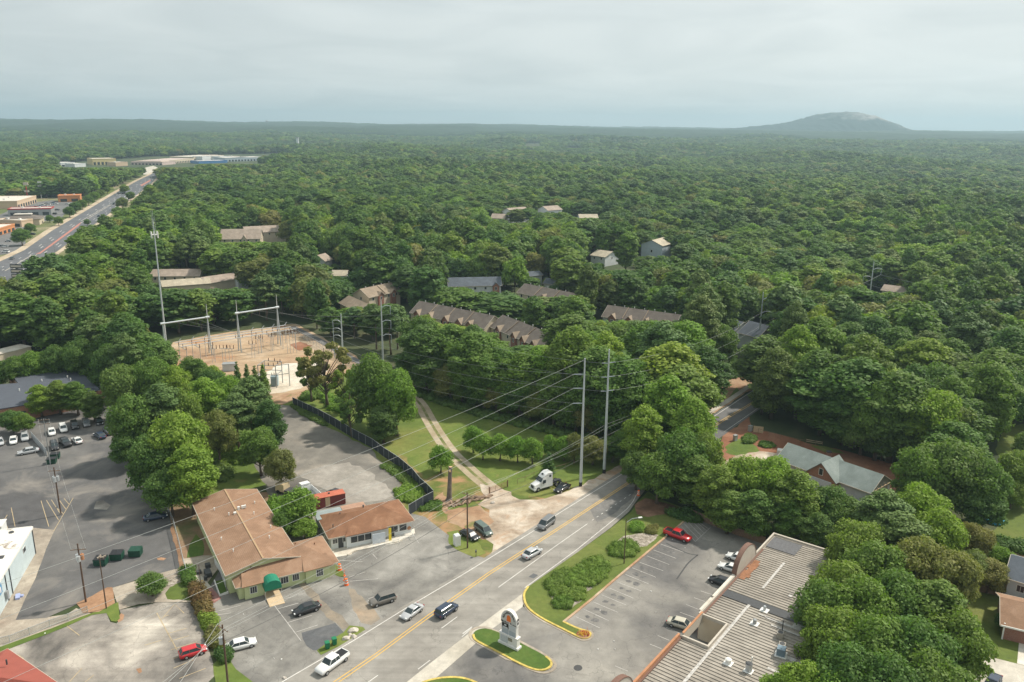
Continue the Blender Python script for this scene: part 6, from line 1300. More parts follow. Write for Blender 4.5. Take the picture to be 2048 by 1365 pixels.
car_px((77, 904), (38, 911), 'sedan', 'silver', 'silver sedan standing crosswise in the left lot')
g_ = 'cars parked along the far side of the left lot'
for (r_, f_, k_, c_, l_) in (((28, 878), (27, 893), 'sedan', 'white', 'white car second from the left edge in the far row'), ((50, 872), (51, 887), 'suv', 'silver', 'silver suv third from the left edge in the far row'),
     ((-2, 881), (2, 896), 'sedan', 'silver', 'pale car cut by the left edge of the lot'), ((102, 861), (106, 876), 'sedan', 'white', 'white car just right of the crossarm pole'),
     ((124, 855), (130, 869), 'suv', 'white', 'white suv between a white car and a black pickup'), ((147, 849), (153, 863), 'suv', 'black', 'black suv in the row under the small trees'),
     ((170, 845), (176, 858), 'suv', 'grey', 'grey suv second from the right in the far row'), ((196, 841), (202, 854), 'sedan', 'black', 'black car at the right end of the far row'),
     ((207, 880), (193, 872), 'sedan', 'navy', 'dark blue car under the edge of the big tree'), ((124, 884), (138, 897), 'pickup', 'black', 'black pickup with open bed in the second row'),
     ((161, 891), (149, 880), 'coupe', 'white', 'white coupe in the second row beside the black pickup'), ((107, 891), (112, 904), 'suv', 'black', 'black suv in front of the green bins by the pole'),
     ((222, 871), (214, 862), 'pickup', 'grey', 'grey pickup mostly under the big tree')):
    car_px(r_, f_, k_, c_, l_, g_)
car_px((290, 1043), (332, 1035), 'sedan', 'navy', 'dark sedan under the big tree beside the lot fence')
for i, (x, y) in enumerate(((664, 992), (700, 1020), (735, 1050), (765, 1075), (800, 1135), (830, 1150))):
    P = G(*q1('n', x, y)); car('sedan' if i % 2 else 'suv', ('white', 'silver', 'silver', 'white', 'silver', 'black')[i], P.x, P.y, 2.6, 'pale car in the row beside the dark roofed brick building' if i < 5 else 'black car at the near end of the row beside the brick building', 'cars beside the brick building')
# avenue traffic
avd = math.atan2(XY(*avL[5])[1] - XY(*avL[3])[1], XY(*avL[5])[0] - XY(*avL[3])[0]); rg = random.Random(8)
cols = ['white', 'silver', 'black', 'white', 'grey', 'silver', 'white', 'navy', 'darkred']
for i, (x, y) in enumerate(((1380, 436), (1418, 418), (1412, 432), (1440, 402), (1458, 392), (1478, 380), (1500, 398), (1520, 382), (1548, 372), (1552, 392), (1580, 366), (1602, 364), (1636, 352), (1470, 300), (1490, 290), (1508, 296), (1545, 292), (1580, 262), (1440, 320), (1612, 318), (1530, 300), (1560, 280))):
    P = G(*q1('l', x, y)); car_low(rg.choice(['sedan', 'suv', 'sedan', 'van']), cols[i % 9], P.x, P.y, avd, '%s car in the queue at the lights on the avenue' % {'darkred': 'dark red'}.get(cols[i % 9], cols[i % 9]), '%s cars queueing on the avenue' % cols[i % 9], .17, 'car')
for (x, y, c_, l_) in ((1225, 582, 'navy', 'dark car alone on the right lanes of the avenue'), (150, 1112, 'grey', 'dark grey car alone on the left lanes of the avenue'), (490, 1138, 'navy', 'dark car on the avenue just behind the beige hoarding')):
    P = G(*q1('l', x, y)); car_low('sedan', c_, P.x, P.y, avd, l_, None, .17, 'car')
for i, (x, y) in enumerate(((440, 470), (475, 455), (505, 462), (560, 462), (600, 436), (620, 428), (650, 426), (690, 432), (830, 430), (670, 556), (402, 808), (60, 962), (70, 1028), (15, 960), (105, 895), (520, 448), (580, 425), (705, 505))):
    P = G(*q1('l', x, y)); c_ = ('silver', 'white', 'blue', 'white', 'white', 'silver', 'blue', 'white', 'white', 'black', 'black', 'white', 'white', 'black', 'silver', 'white', 'silver', 'black')[i]
    car_low('sedan' if i % 3 else 'suv', c_, P.x, P.y, avd + (1.4 if i % 2 else 1.2), c_ + ' car parked in front of the avenue shops', c_ + ' cars parked by the avenue shops', .14, 'car')
for (x, y, w_, l_) in ((1526, 268, 9, 'white box lorry in the avenue queue on the left lanes'), (1492, 432, 8, 'cream box lorry at the near end of the avenue queue'), (1566, 374, 7, 'white box van in the middle of the avenue queue')):
    P = G(*q1('l', x, y)); r = empty('box_lorry', (P.x, P.y, .17), avd, l_, 'lorry'); mb = MB(); mb.box((-1, 0, .9), (w_ - 2, 2.5, 2.7)); mb.build('box', m_trim, r); mb = MB(); mb.box((w_ / 2 - 1, 0, .5), (1.9, 2.2, 1.9), taper=.9); mb.build('cab', paint('paint_white', PC['white']), r)
    mb = MB(); [mb.cyl((sx, -1.2, .5), (sx, 1.2, .5), .5, .5, 10) for sx in (w_ / 2 - 1.2, -w_ / 2 + 1.5)]; mb.build('wheels', m_tyre, r)
# lorry cab (tractor unit)
a = G(1116, 968); b_ = G(1068, 982); c = (a + b_) / 2; TA = math.atan2(b_.y - a.y, b_.x - a.x)
r = empty('lorry_tractor', (c.x, c.y, .07), TA, 'white long nosed lorry cab with a tall sleeper, parked on the grass', 'lorry'); pw = paint('paint_white', PC['white'])
def loft(mb, ST, m=0):
    vs = []
    for (sx, zb_, zt, hw, hwt) in ST: vs += [(sx, -hw, zb_), (sx, -hwt, zt), (sx, hwt, zt), (sx, hw, zb_)]
    fs = [(i * 4 + j, i * 4 + (j + 1) % 4, (i + 1) * 4 + (j + 1) % 4, (i + 1) * 4 + j) for i in range(len(ST) - 1) for j in range(4)]; fs += [(3, 2, 1, 0), tuple(range((len(ST) - 1) * 4, len(ST) * 4))]; mb.add(vs, fs, m)
mb = MB(); loft(mb, [(3.9, .5, 1.2, 1.0, .8), (3.8, .45, 1.55, 1.12, .85), (2.4, .5, 1.95, 1.18, .9), (2.15, .5, 2.05, 1.2, .95)]); mb.build('bonnet', pw, r, bevel=.06)
mb = MB(); loft(mb, [(2.15, .6, 2.0, 1.2, 1.08), (1.55, .6, 2.95, 1.2, 1.02), (.9, .6, 3.6, 1.22, .95), (.1, .6, 3.95, 1.22, .98), (-1.0, .6, 3.85, 1.22, 1.05)]); mb.build('sleeper_cab', pw, r, bevel=.06)
mb = MB(); mb.add([(2.19, -1.0, 2.05), (2.19, 1.0, 2.05), (1.66, .95, 2.86), (1.66, -.95, 2.86)], [(0, 1, 2, 3)]); mb.build('windscreen', m_autoglass, r)
mb = MB(); mb.add([(1.29, -.32, 3.40), (1.29, .32, 3.40), (.98, .32, 3.68), (.98, -.32, 3.68)], [(0, 1, 2, 3)]); mb.build('roof_window', m_autoglass, r)
for s in (-1, 1): mb = MB(); mb.box((1.35, s * 1.17, 1.75), (.75, .1, .75)); mb.build('side_window', m_autoglass, r); mb = MB(); mb.box((-.3, s * 1.12, 2.9), (.5, .1, .45)); mb.build('sleeper_window', m_autoglass, r); mb = MB(); mb.box((1.9, s * 1.42, 1.8), (.12, .25, .6)); mb.build('mirror', m_dk, r); mb = MB(); mb.box((3.75, s * .9, .95), (.2, .32, .25)); mb.build('headlight', m_lamp, r)
mb = MB(); mb.box((3.93, 0, .75), (.06, 1.0, .7)); mb.build('grille', m_dk, r); mb = MB(); mb.box((3.95, 0, .4), (.3, 2.3, .35)); mb.build('bumper', pw, r)
mb = MB(); mb.box((-2.3, 0, .75), (3.4, .95, .3)); mb.box((-2.6, 0, 1.05), (1.2, 1.0, .12)); mb.box((.3, 0, .45), (2.6, 2.3, .25)); mb.build('chassis', m_dk, r)
for sx in (3.0, -2.1, -3.35):
    for s in (-1, 1): mb = MB(); mb.cyl((sx, s * .75, .52), (sx, s * 1.2, .52), .52, .52, 16); wh = mb.build('wheel', m_tyre, r); mb = MB(); mb.cyl((sx, s * 1.2, .52), (sx, s * 1.22, .52), .28, .26, 12); mb.build('rim', m_rim, wh)
# tipper lorry and tan lorry in the storage lot
a = G(606, 985); b_ = G(640, 1015); TA = math.atan2(a.y - b_.y, a.x - b_.x); c = (a + b_) / 2
r = empty('tipper_lorry', (c.x, c.y, .07), TA, 'white tipper lorry with an empty grey bed behind the bright tree', 'lorry')
mb = MB(); loft(mb, [(4.4, .6, 2.3, 1.15, 1.1), (4.2, .6, 2.7, 1.15, 1.05), (2.6, .6, 2.8, 1.15, 1.05)]); mb.build('cab', pw, r, bevel=.05); mb = MB(); mb.box((4.36, 0, 1.6), (.1, 1.9, .75)); mb.build('windscreen', m_autoglass, r); mb = MB(); mb.box((2.55, 0, 1.9), (.08, 1.2, .5)); mb.build('rear_window', m_autoglass, r)
mb = MB(); mb.box((-.9, -1.2, 1.2), (6.0, .1, 1.1)); mb.box((-.9, 1.2, 1.2), (6.0, .1, 1.1)); mb.box((2.1, 0, 1.2), (.1, 2.4, 1.3)); mb.box((-3.9, 0, 1.2), (.1, 2.4, 1.1)); mb.build('bed_side', pw, r)
mb = MB(); mb.box((-.9, 0, 1.1), (5.9, 2.3, .12)); mb.box((0.9, .5, 1.22), (1.2, .4, .6)); mb.build('bed_floor', m_grey, r); mb = MB(); mb.box((-.5, 0, .7), (7.5, .9, .35)); mb.build('chassis', m_dk, r)
for sx in (3.4, -1.9, -3.1):
    for s in (-1, 1): mb = MB(); mb.cyl((sx, s * .75, .5), (sx, s * 1.18, .5), .5, .5, 14); mb.build('wheel', m_tyre, r)
a = G(566, 986); r = empty('tan_lorry', (a.x, a.y, .07), TA + .5, 'old tan lorry cab beside the tipper in the storage lot', 'lorry'); mb = MB(); mb.box((0, 0, .7), (2.4, 2.2, 1.7), taper=.92); mb.build('cab', paint('paint_desert', PC['desert']), r); mb = MB(); mb.box((-2, 0, .6), (3.2, 1.9, .6)); mb.build('chassis', m_dk, r); mb = MB(); mb.box((1.18, 0, 1.5), (.12, 1.7, .6)); mb.build('windscreen', m_autoglass, r)
for sx in (.4, -2.8):
    for s in (-1, 1): mb = MB(); mb.cyl((sx, s * .8, .5), (sx, s * 1.15, .5), .5, .5, 12); mb.build('wheel', m_tyre, r)
# ---------------------------------------------------------------- poles and wires
m_pole = plain("galvanised_pole", (.50, .54, .55), .5, .3, var=.1, scale=.4); m_wpole = plain("wood_pole", (.105, .066, .045), .95, var=.25); m_wire = plain("wire_grey", (.40, .41, .39), .45, .2); m_wireb = plain("wire_dark", (.10, .10, .095), .6); m_insul = plain("insulator", (.30, .34, .36), .4); m_brins = plain("brown_insulator", (.075, .035, .025), .4)
TOPS = {}
def vrt(base, ztop_px, guess=30.0):
    """world position of a ground pixel and the height at which the picture's top lies"""
    b = G(*base); lo, hi = 0.0, 79.0 if ztop_px > 250 else 200
    for _ in range(40):
        m = (lo + hi) / 2
        if PJ(b.x, b.y, m)[1] > ztop_px: lo = m
        else: hi = m
    return b, (lo + hi) / 2
def steel_pole(key, base, ytop, arms, side, label, curved=False, black=False, arml=2.6, dia=.37):
    b, h = vrt(base, ytop); r = empty('steel_pole', (b.x, b.y, 0), 0, label, 'power pole'); mb = MB(); mb.cyl((0, 0, 0), (0, 0, h), dia, dia * .42, 12); mb.build('shaft', m_pole, r); T = []
    if black: mb = MB(); mb.cyl((0, 0, 0), (0, 0, 1.1), dia * 1.03, dia * 1.03, 12); mb.build('base_sleeve', m_black2, r)
    for ya, sd in arms:
        _, za = vrt(base, ya); dx, dy = math.cos(side) * sd, math.sin(side) * sd
        if curved:
            tip = Vector((dx * arml, dy * arml, za + .5)); mb = MB(); mb.tube([(0, 0, za), (dx * arml * .4, dy * arml * .4, za + .75), (dx * arml * .8, dy * arml * .8, za + .75), tip], [.13, .11, .09, .07], 7); ao = mb.build('arm', m_pole, r)
            low = Vector((dx * (arml - .1), dy * (arml - .1), za - 2.3)); mb = MB(); mb.cyl(tip, low, .11, .09, 8); mb.build('insulator', m_insul, ao); T.append(Vector((b.x, b.y, 0)) + low)
        else:
            tip = Vector((dx * arml, dy * arml, za + .1)); mb = MB(); mb.cyl((0, 0, za), tip, .12, .09, 8); ao = mb.build('arm', m_insul, r); T.append(Vector((b.x, b.y, 0)) + tip)
    T.append(Vector((b.x, b.y, h - .3))); TOPS[key] = T; return r
e = RDIR
steel_pole('C', (1161, 973), 717, [(749, -1), (777, -1), (807, -1)], rad(10), 'thicker left steel power pole of the pair beside the road', arml=2.4, black=True)
steel_pole('D', (1208, 947), 699, [(727, -1), (755, -1), (783, -1), (726, 1), (754, 1), (782, 1)], rad(10), 'right steel power pole of the pair, with three crossarms', arml=1.6, black=True, dia=.38)
steel_pole('A', (687, 737), 628, [(645, -1), (661, -1), (675, -1)][:3] + [(704, -1)], rad(0), 'steel pole with curved arms to its left beside the substation', curved=True, arml=2.9, dia=.36)
steel_pole('B', (766, 722), 601, [(616, 1), (645, 1), (673, 1)], rad(0), 'steel pole with curved arms to its right behind the large tree', curved=True, arml=3.2, dia=.36)
steel_pole('E', (1516, 700), 585, [(600, 1), (627, 1)], rad(0), 'steel pole with curved arms standing over the trees on the right', curved=True, arml=3.6, dia=.38)
steel_pole('F', (1737, 610), 524, [(540, 1), (556, -1)], rad(0), 'farthest steel pole above the vines on the right', curved=True, arml=4.0, dia=.4)
WN = [0]
def wires(name, label, segs, r=.045, mat=None, sag=.025, group=None, n=18):
    for a, b in segs:
        a = Vector(a); b = Vector(b); L = (b - a).length; pts = []
        for i in range(n + 1):
            t = i / n; p = a.lerp(b, t); p.z -= 4 * sag * L * t * (1 - t); pts.append(p)
        mb = MB(); mb.tube(pts, r, 5); o = mb.build(name, mat or m_wire); tag(o, label, 'power line', group or label)
A, B, Cc, D, E_, F_ = (TOPS[k] for k in 'ABCDEF')
wires('power_line', 'pale overhead line from the left steel pole to the road poles', [(A[0], Cc[0]), (A[1], Cc[1]), (A[2], Cc[2]), (A[3], Cc[2] + Vector((0, 0, -2)))], r=.022)
wires('power_line', 'pale overhead line from the curved arm pole to the three armed pole', [(B[0], D[0]), (B[1], D[1]), (B[2], D[2])], r=.022)
wires('power_line', 'overhead line from the three armed pole up the road', [(D[3], E_[0]), (D[4], E_[1]), (D[5], G(1488, 700, 16))], r=.022)
wires('power_line', 'overhead line running on from the far curved arm pole', [(E_[0], F_[0]), (E_[1], F_[1])], r=.042)
wires('power_line', 'overhead line leaving the farthest pole to the right', [(F_[0], G(2100, 600, 18)), (F_[1], G(2100, 640, 14))], r=.05)
wires('power_line', 'pale overhead line crossing the lots down to the lower left', [(Cc[3], G(-60, 1190, 24)), (Cc[0], G(-60, 1262, 21)), (Cc[1], G(-60, 1318, 18)), (Cc[2], G(-60, 1395, 15))], r=.024, sag=.012)
# substation structures
def sub_frame(lbase, rbase, ymast_l, ymast_r, zb, label, mastl=True):
    L0 = G(*lbase, zb); R0 = G(*rbase, zb); L0.z = R0.z = 0; ang = math.atan2(R0.y - L0.y, R0.x - L0.x); Ln = (R0 - L0).length; r = empty('dead_end_portal', (L0.x, L0.y, 0), ang, label, 'substation frame')
    for x in (0, Ln):
        for s in (-1, 1): mb = MB(); mb.cyl((x, s * 1.3, 0), (x, 0, zb), .24, .17, 8); mb.build('leg', m_pole, r)
        mb = MB(); mb.cyl((x - .7, 0, zb), (x + .7, 0, zb), .42, .42, 10); mb.build('joint', m_pole, r)
    mb = MB(); mb.cyl((0, 0, zb), (Ln, 0, zb), .27, .27, 10); mb.build('crossbeam', m_pole, r)
    for x, ym, bs in ((0, ymast_l, L0), (Ln, ymast_r, R0)):
        if ym:
            zt = zb
            while PJ(bs.x, bs.y, zt)[1] > ym: zt += .1
            mb = MB(); mb.cyl((x, 0, zb), (x, 0, zt), .13, .06, 8); mb.build('mast', m_trim, r)
    mb = MB()
    for i in range(3): x = Ln * (.35 + .2 * i); mb.cyl((x, 0, zb - .3), (x, 0, zb - 2.2), .09, .07, 6)
    mb.build('insulator', m_brins, r); return [Vector((L0.x + (R0.x - L0.x) * t, L0.y + (R0.y - L0.y) * t, zb - .4)) for t in (.3, .55, .8)]
_, zc = vrt((418, 708), 634.7); S1 = sub_frame((325, 647.7), (414.5, 634.7), None, 609, zc, 'left goalpost frame of the substation beside the antenna mast')
_, zc2 = vrt((554, 690), 615); S2 = sub_frame((473.8, 626.7), (554, 615), 601, 590, zc2, 'right goalpost frame of the substation with two masts')
wires('power_line', 'thin wire dropping from the substation frames to the curved arm poles', [(S1[0], A[1]), (S1[1], A[2]), (S1[2], A[3]), (S2[0], A[0]), (S2[1], B[0]), (S2[2], B[1])], r=.03, mat=m_wire)
b, h = vrt((332, 686), 418); r = empty('antenna_mast', (b.x, b.y, 0), 0, 'very tall grey antenna mast at the back left of the substation', 'mast'); mb = MB(); mb.cyl((0, 0, 0), (0, 0, h * .93), .40, .15, 12); mb.build('shaft', m_pole, r)
_, za = vrt((332, 686), 470); mb = MB(); [mb.box((1.2 * math.cos(t), 1.2 * math.sin(t), za - 1.2), (.35, .3, 2.4), t) for t in (0, 1.05, 2.1, 3.14, 4.2, 5.2)]; mb.cyl((0, 0, za), (0, 0, za + .2), 1.1, 1.1, 8); mb.build('antenna_panel', m_trim, r)
mb = MB(); mb.cyl((.1, 0, h * .93), (.1, 0, h), .06, .04, 6); mb.cyl((-.5, .2, h * .86), (-.5, .2, h * .99), .05, .04, 6); mb.cyl((.6, .1, h * .8), (.6, .1, h * .95), .05, .04, 6); mb.build('whip_aerial', m_steel, r)
# bus bars
bz_ = 7.0
b1 = [(G(*q1('u', 298, 628), bz_), G(*q1('u', 1405, 452), bz_)), (G(*q1('u', 340, 645), bz_), G(*q1('u', 1455, 470), bz_)), (G(*q1('u', 372, 668), bz_), G(*q1('u', 1505, 490), bz_))]
c = b1[1][0]; r = empty('bus_bars', (c.x, c.y, 0), 0, 'three long parallel silver bus bars carried across the substation yard', 'bus bars')
for a_, b_ in b1: mb = MB(); mb.cyl(a_ - Vector((c.x, c.y, 0)), b_ - Vector((c.x, c.y, 0)), .13, .13, 8); mb.build('bar', m_steel, r)
for t in (.03, .14, .25, .67, .77, .87, .99):
    p0 = b1[0][0].lerp(b1[0][1], t); p2 = b1[2][0].lerp(b1[2][1], t); mb = MB()
    for p in (p0, p2): mb.beam((p.x - c.x, p.y - c.y, 0), (p.x - c.x, p.y - c.y, bz_ - 1.4), .16)
    mb.beam((p0.x - c.x, p0.y - c.y, bz_ - 1.4), (p2.x - c.x, p2.y - c.y, bz_ - 1.4), .16); mb.build('support', m_steel, r); mb = MB()
    for a_, b_ in b1: p = a_.lerp(b_, t); mb.cyl((p.x - c.x, p.y - c.y, bz_ - 1.35), (p.x - c.x, p.y - c.y, bz_ - .1), .13, .11, 7)
    mb.build('insulator', m_brins, r)
    mb = MB(); mb.beam((p0.x - c.x, p0.y - c.y, bz_ + .1), (p0.x - c.x + .7, p0.y - c.y + .6, bz_ + 1.1), .2); mb.build('switch_arm', m_steel, r)
for i, (x, y, hgt, l) in enumerate(((1500, 730, 7.5, 'tall thin steel column nearest the substation fence'), (1440, 735, 7.5, 'tall thin steel column left of the one nearest the fence'), (1275, 700, 5.0, 'steel switch stand with dark insulators right of the yard middle'), (1150, 738, 5.5, 'steel switch stand in the middle of the yard'),
                                    (1085, 780, 5.0, 'steel switch stand near the cedars'), (950, 712, 5.0, 'steel switch stand under the left bus bars'), (800, 870, 6.5, 'steel stand at the front left of the yard'), (690, 830, 5.0, 'low steel stand behind the left trees'), (860, 800, 4.0, 'short steel stand in the yard left of the cedars'))):
    P = G(*q1('u', x, y)); r = empty('switch_stand', (P.x, P.y, .04), .15, l, 'switch stand'); mb = MB(); mb.beam((-.5, 0, 0), (-.5, 0, hgt), .13); mb.beam((.5, 0, 0), (.5, 0, hgt), .13); mb.beam((-1.3, 0, hgt), (1.3, 0, hgt), .14); mb.build('frame', m_steel, r)
    mb = MB(); [mb.cyl((k, 0, hgt), (k, 0, hgt + 1.3), .13, .10, 7) for k in (-1.2, 0, 1.2)]; mb.build('insulator', m_brins, r)
P = G(*q1('u', 1280, 1080)); r = empty('switch_portal', (P.x, P.y, .05), -.1, 'dark steel lattice frame at the front of the substation', 'substation frame')
for x, y in ((-4.5, 0), (1.2, 0), (1.2, 5), (-4.5, 5), (4.5, 2.5)): mb = MB(); mb.beam((x, y, 0), (x, y, 7.2), .2); mb.build('post', m_grey, r)
mb = MB()
for z_ in (4.2, 7.2): mb.beam((-4.5, 0, z_), (1.2, 0, z_), .17); mb.beam((1.2, 0, z_), (1.2, 5, z_), .17); mb.beam((1.2, 5, z_), (-4.5, 5, z_), .17); mb.beam((-4.5, 5, z_), (-4.5, 0, z_), .17); mb.beam((1.2, 0, z_), (4.5, 2.5, z_), .15)
mb.build('crossbar', m_grey, r); mb = MB(); [mb.cyl((x, y, 7.3), (x, y, 8.2), .14, .1, 7) for x, y in ((-3, 0), (-1, 0), (.6, 0), (1.2, 2), (1.2, 4), (-3, 5), (-1, 5))]; mb.build('insulator', m_brins, r)
P = G(*q1('u', 1295, 1062)); r = empty('transformer', (P.x, P.y + .5, .1), .1, 'pale blue grey transformer tank with three dark bushings', 'transformer'); mb = MB(); mb.box((0, 0, 0), (2.2, 1.8, 3.2)); [mb.box((x, -1.05, .4), (.12, .3, 2.4)) for x in (-.9, -.6, -.3, 0, .3, .6, .9)]; mb.build('tank', plain("transformer_grey", (.36, .45, .47), .5), r); mb = MB(); [mb.cyl((x, 0, 3.2), (x - .1, 0, 4.2), .13, .08, 8) for x in (-.7, 0, .7)]; mb.build('bushing', m_brins, r)
P = G(*q1('u', 1210, 1120)); r = empty('breaker_cabinet', (P.x, P.y, .1), .1, 'low cabinet and insulator stand at the front corner of the yard', 'cabinet'); mb = MB(); mb.box((0, 0, 0), (1.6, 1.0, 1.6)); mb.build('cabinet', m_grey, r); mb = MB(); [mb.cyl((x, 0, 1.6), (x, 0, 2.7), .12, .1, 7) for x in (-.5, 0, .5)]; mb.build('insulator', m_brins, r)
P = G(*q1('u', 845, 905)); r = empty('control_hut', (P.x, P.y, .1), .2, 'small pale control hut behind the trees in the substation', 'hut'); mb = MB(); mb.box((0, 0, 0), (4, 2.6, 2.3)); mb.build('wall', m_wgrey, r); mb = MB(); mb.box((0, 0, 2.3), (4.3, 2.9, .18)); mb.build('roof', m_grey, r)
# fences
def mesh_fence(name, label, P, h, z=.04, step=3.0, screen=None, postm=None, rail=True):
    base = P[0]; r = empty(name, (base[0], base[1], z), 0, label, 'fence'); Q = [(x - base[0], y - base[1]) for x, y in P]; L = 0; posts = []
    for i in range(len(Q) - 1):
        a, b = Q[i], Q[i + 1]; l = math.dist(a, b); n = max(1, round(l / step))
        for k in range(n): t = k / n; posts.append((a[0] + (b[0] - a[0]) * t, a[1] + (b[1] - a[1]) * t))
    posts.append(Q[-1])
    for p in posts[:98]: mb = MB(); mb.cyl((p[0], p[1], 0), (p[0], p[1], h + .1), .045, .045, 6); mb.build('post', postm or m_steel, r)
    if screen: mb = MB(); strip_mb(mb, Q, .04, .03, h=h - .08); mb.build('screen', screen, r)
    if rail: mb = MB(); [mb.beam((*Q[i], h), (*Q[i + 1], h), .06) for i in range(len(Q) - 1)]; mb.build('rail', postm or m_steel, r)
    return r
m_screen = plain("privacy_screen", (.035, .042, .05), .75, var=.2); m_chain, nt, b = newmat("chain_link", .6, .3, .3)
b.inputs['Base Color'].default_value = (.38, .40, .40, 1); ck = nt.nodes.new('ShaderNodeTexWave'); mpn = node(nt, 'ShaderNodeMapping'); nt.links.new(objco(nt), mpn.inputs[0]); nt.links.new(mpn.outputs[0], ck.inputs[0]); ck.inputs['Scale'].default_value = 6
tb = nt.nodes.new('ShaderNodeBsdfTransparent'); msx = nt.nodes.new('ShaderNodeMixShader'); nt.links.new(tb.outputs[0], msx.inputs[1]); nt.links.new(b.outputs[0], msx.inputs[2]); msx.inputs[0].default_value = .22; nt.links.new(msx.outputs[0], nt.nodes['Material Output'].inputs[0])
mesh_fence('screened_fence', 'long dark screened chain link fence round the storage lot', rw([(586, 812), (637, 836), (671, 855), (705, 876), (745, 897), (768, 915), (798.6, 935), (825, 958), (840, 977), (855, 990), (867, 1003)]), 2.6, screen=m_screen)
mesh_fence('screened_fence', 'short dark screened fence joining the shop to the lot corner', rw([(867, 1003), (846, 1014), (818, 1031)]), 2.4, screen=m_screen)
mesh_fence('chain_link_fence', 'tall chain link fence along the right side of the substation', rw([(584, 668), (640, 698), (690, 728), (740, 752)]), 2.6, screen=m_chain)
mesh_fence('chain_link_fence', 'chain link fence with clay verge between the dark lot and green hall', rw(q('a', (1410, -60), (1455, 60), (1500, 230), (1545, 420), (1560, 470))), 1.8, screen=m_chain)
mesh_fence('chain_link_fence', 'low chain link fence on the grass strip of the left lots', rw(q('a', (-60, 1060), (85, 1030), (250, 965), (420, 898), (575, 845), (735, 782))), 1.3, screen=m_chain)
mesh_fence('privacy_wall', 'grey slatted wall between the parked cars and the crossarm pole', rw(q('b', (325, 395), (400, 480), (480, 575))), 1.9, screen=m_steel, rail=False)
mesh_fence('board_fence', 'dark brown board fence between the two right hand gardens', rw([(1950, 1183), (1985, 1190), (2020, 1200), (2060, 1212), (2110, 1226)]), 1.8, screen=m_wood, postm=m_wood)
mesh_fence('board_fence', 'dark timber fence along the back of the mall car park', rw([(1380, 1032), (1420, 1050), (1470, 1070), (1530, 1090)]), 1.6, screen=m_wood, postm=m_wood)
mesh_fence('wire_fence', 'old post and wire fence along the field edge by the poles', rw([(1035, 968), (1050, 964), (1068, 955), (1108, 944), (1130, 938), (1148, 930)]), 1.2, step=7, postm=m_wood)
mesh_fence('wire_fence', 'timber post fence behind the building site', rw([(1516, 868), (1560, 880), (1600, 890), (1630, 893)]), 1.4, step=4, postm=m_wood)
P_ = rw([(980, 988), (1014, 975)]); r = empty('field_gate', (P_[0][0], P_[0][1], .08), math.atan2(P_[1][1] - P_[0][1], P_[1][0] - P_[0][0]), 'rusty tube gate across the gravel track', 'gate'); Lg = math.dist(*P_); mb = MB(); [mb.cyl((0, 0, z_), (Lg, 0, z_), .035, .035, 6) for z_ in (.2, .5, .8, 1.1, 1.35)]; [mb.cyl((Lg * t, 0, .15), (Lg * t, 0, 1.4), .04, .04, 6) for t in (0, .33, .66, 1)]; mb.build('gate_leaf', plain("rust", (.25, .12, .07), .9), r)
for x in (-.2, Lg + .2): mb = MB(); mb.cyl((x, 0, 0), (x, 0, 1.7), .12, .12, 8); mb.build('post', m_wood, r)
# wooden poles
def wood_pole(key, base, ytop, label, arms=(), trans=0, lamp=None, th=.17, mat=None, stub=True, spin=None, transm=None):
    b, h = vrt(base, ytop); r = empty('utility_pole', (b.x, b.y, 0), 0, label, 'utility pole'); mb = MB(); mb.cyl((0, 0, 0), (0, 0, h), th, th * .65, 9); mb.build('shaft', mat or m_wpole, r); sp = RDIR + math.pi / 2 if spin is None else spin; T = []
    for d_ in arms:
        ao = None; mb = MB(); z_ = h - d_; mb.beam((-1.25 * math.cos(sp), -1.25 * math.sin(sp), z_), (1.25 * math.cos(sp), 1.25 * math.sin(sp), z_), .11); ao = mb.build('crossarm', m_wood, r); mb = MB()
        for k in (-1.15, -.45, .45, 1.15): mb.cyl((k * math.cos(sp), k * math.sin(sp), z_), (k * math.cos(sp), k * math.sin(sp), z_ + .28), .05, .04, 6); T.append(Vector((b.x + k * math.cos(sp), b.y + k * math.sin(sp), z_ + .28)))
        mb.build('insulator', m_insul, ao)
    for i in range(trans):
        t = sp + i * 2.1 + .5; mb = MB(); mb.cyl((.42 * math.cos(t), .42 * math.sin(t), h - 3.1), (.42 * math.cos(t), .42 * math.sin(t), h - 2.1), .30, .30, 12); mb.cyl((.42 * math.cos(t), .42 * math.sin(t), h - 2.1), (.42 * math.cos(t), .42 * math.sin(t), h - 1.8), .05, .04, 6)
        mb.build('transformer_can', (transm if (transm and i == 0) else m_steel), r)
    if lamp: la, dz = lamp; mb = MB(); mb.tube([(0, 0, h - dz - .5), (1.2 * math.cos(la), 1.2 * math.sin(la), h - dz + .2), (2.6 * math.cos(la), 2.6 * math.sin(la), h - dz + .2)], .045, 6); ao = mb.build('lamp_arm', m_steel, r); mb = MB(); mb.box((2.8 * math.cos(la), 2.8 * math.sin(la), h - dz + .12), (.75, .32, .16), la); mb.build('lamp_head', m_trim, ao)
    T.append(Vector((b.x, b.y, h - .1))); TOPS[key] = T; return r
wood_pole('p1', (935, 1097), 985, 'dark wooden pole beside the log pile and parked cars', arms=(.5,))
wood_pole('p2', (459, 1400), 1250, 'wooden pole with one white transformer at the hedge end', arms=(.6,), trans=1)
wood_pole('p3', (172, 1205), 1088, 'wooden pole with three transformers, one of them rusty orange', arms=(1.1,), trans=3, spin=rad(10), transm=m_orange)
wood_pole('p4', (122, 1031), 935, 'wooden pole with three white transformers in the dark lot', arms=(.8,), trans=3, spin=rad(10))
wood_pole('p5', (101, 930), 838, 'thin pole with wide crossarms beside the row of parked cars', arms=(.3, 1.3), spin=rad(15), mat=m_grey, th=.13)
wood_pole('p6', (213, 1218), 1117, 'slender plain wooden pole on the mulch bed by the bins', th=.12)
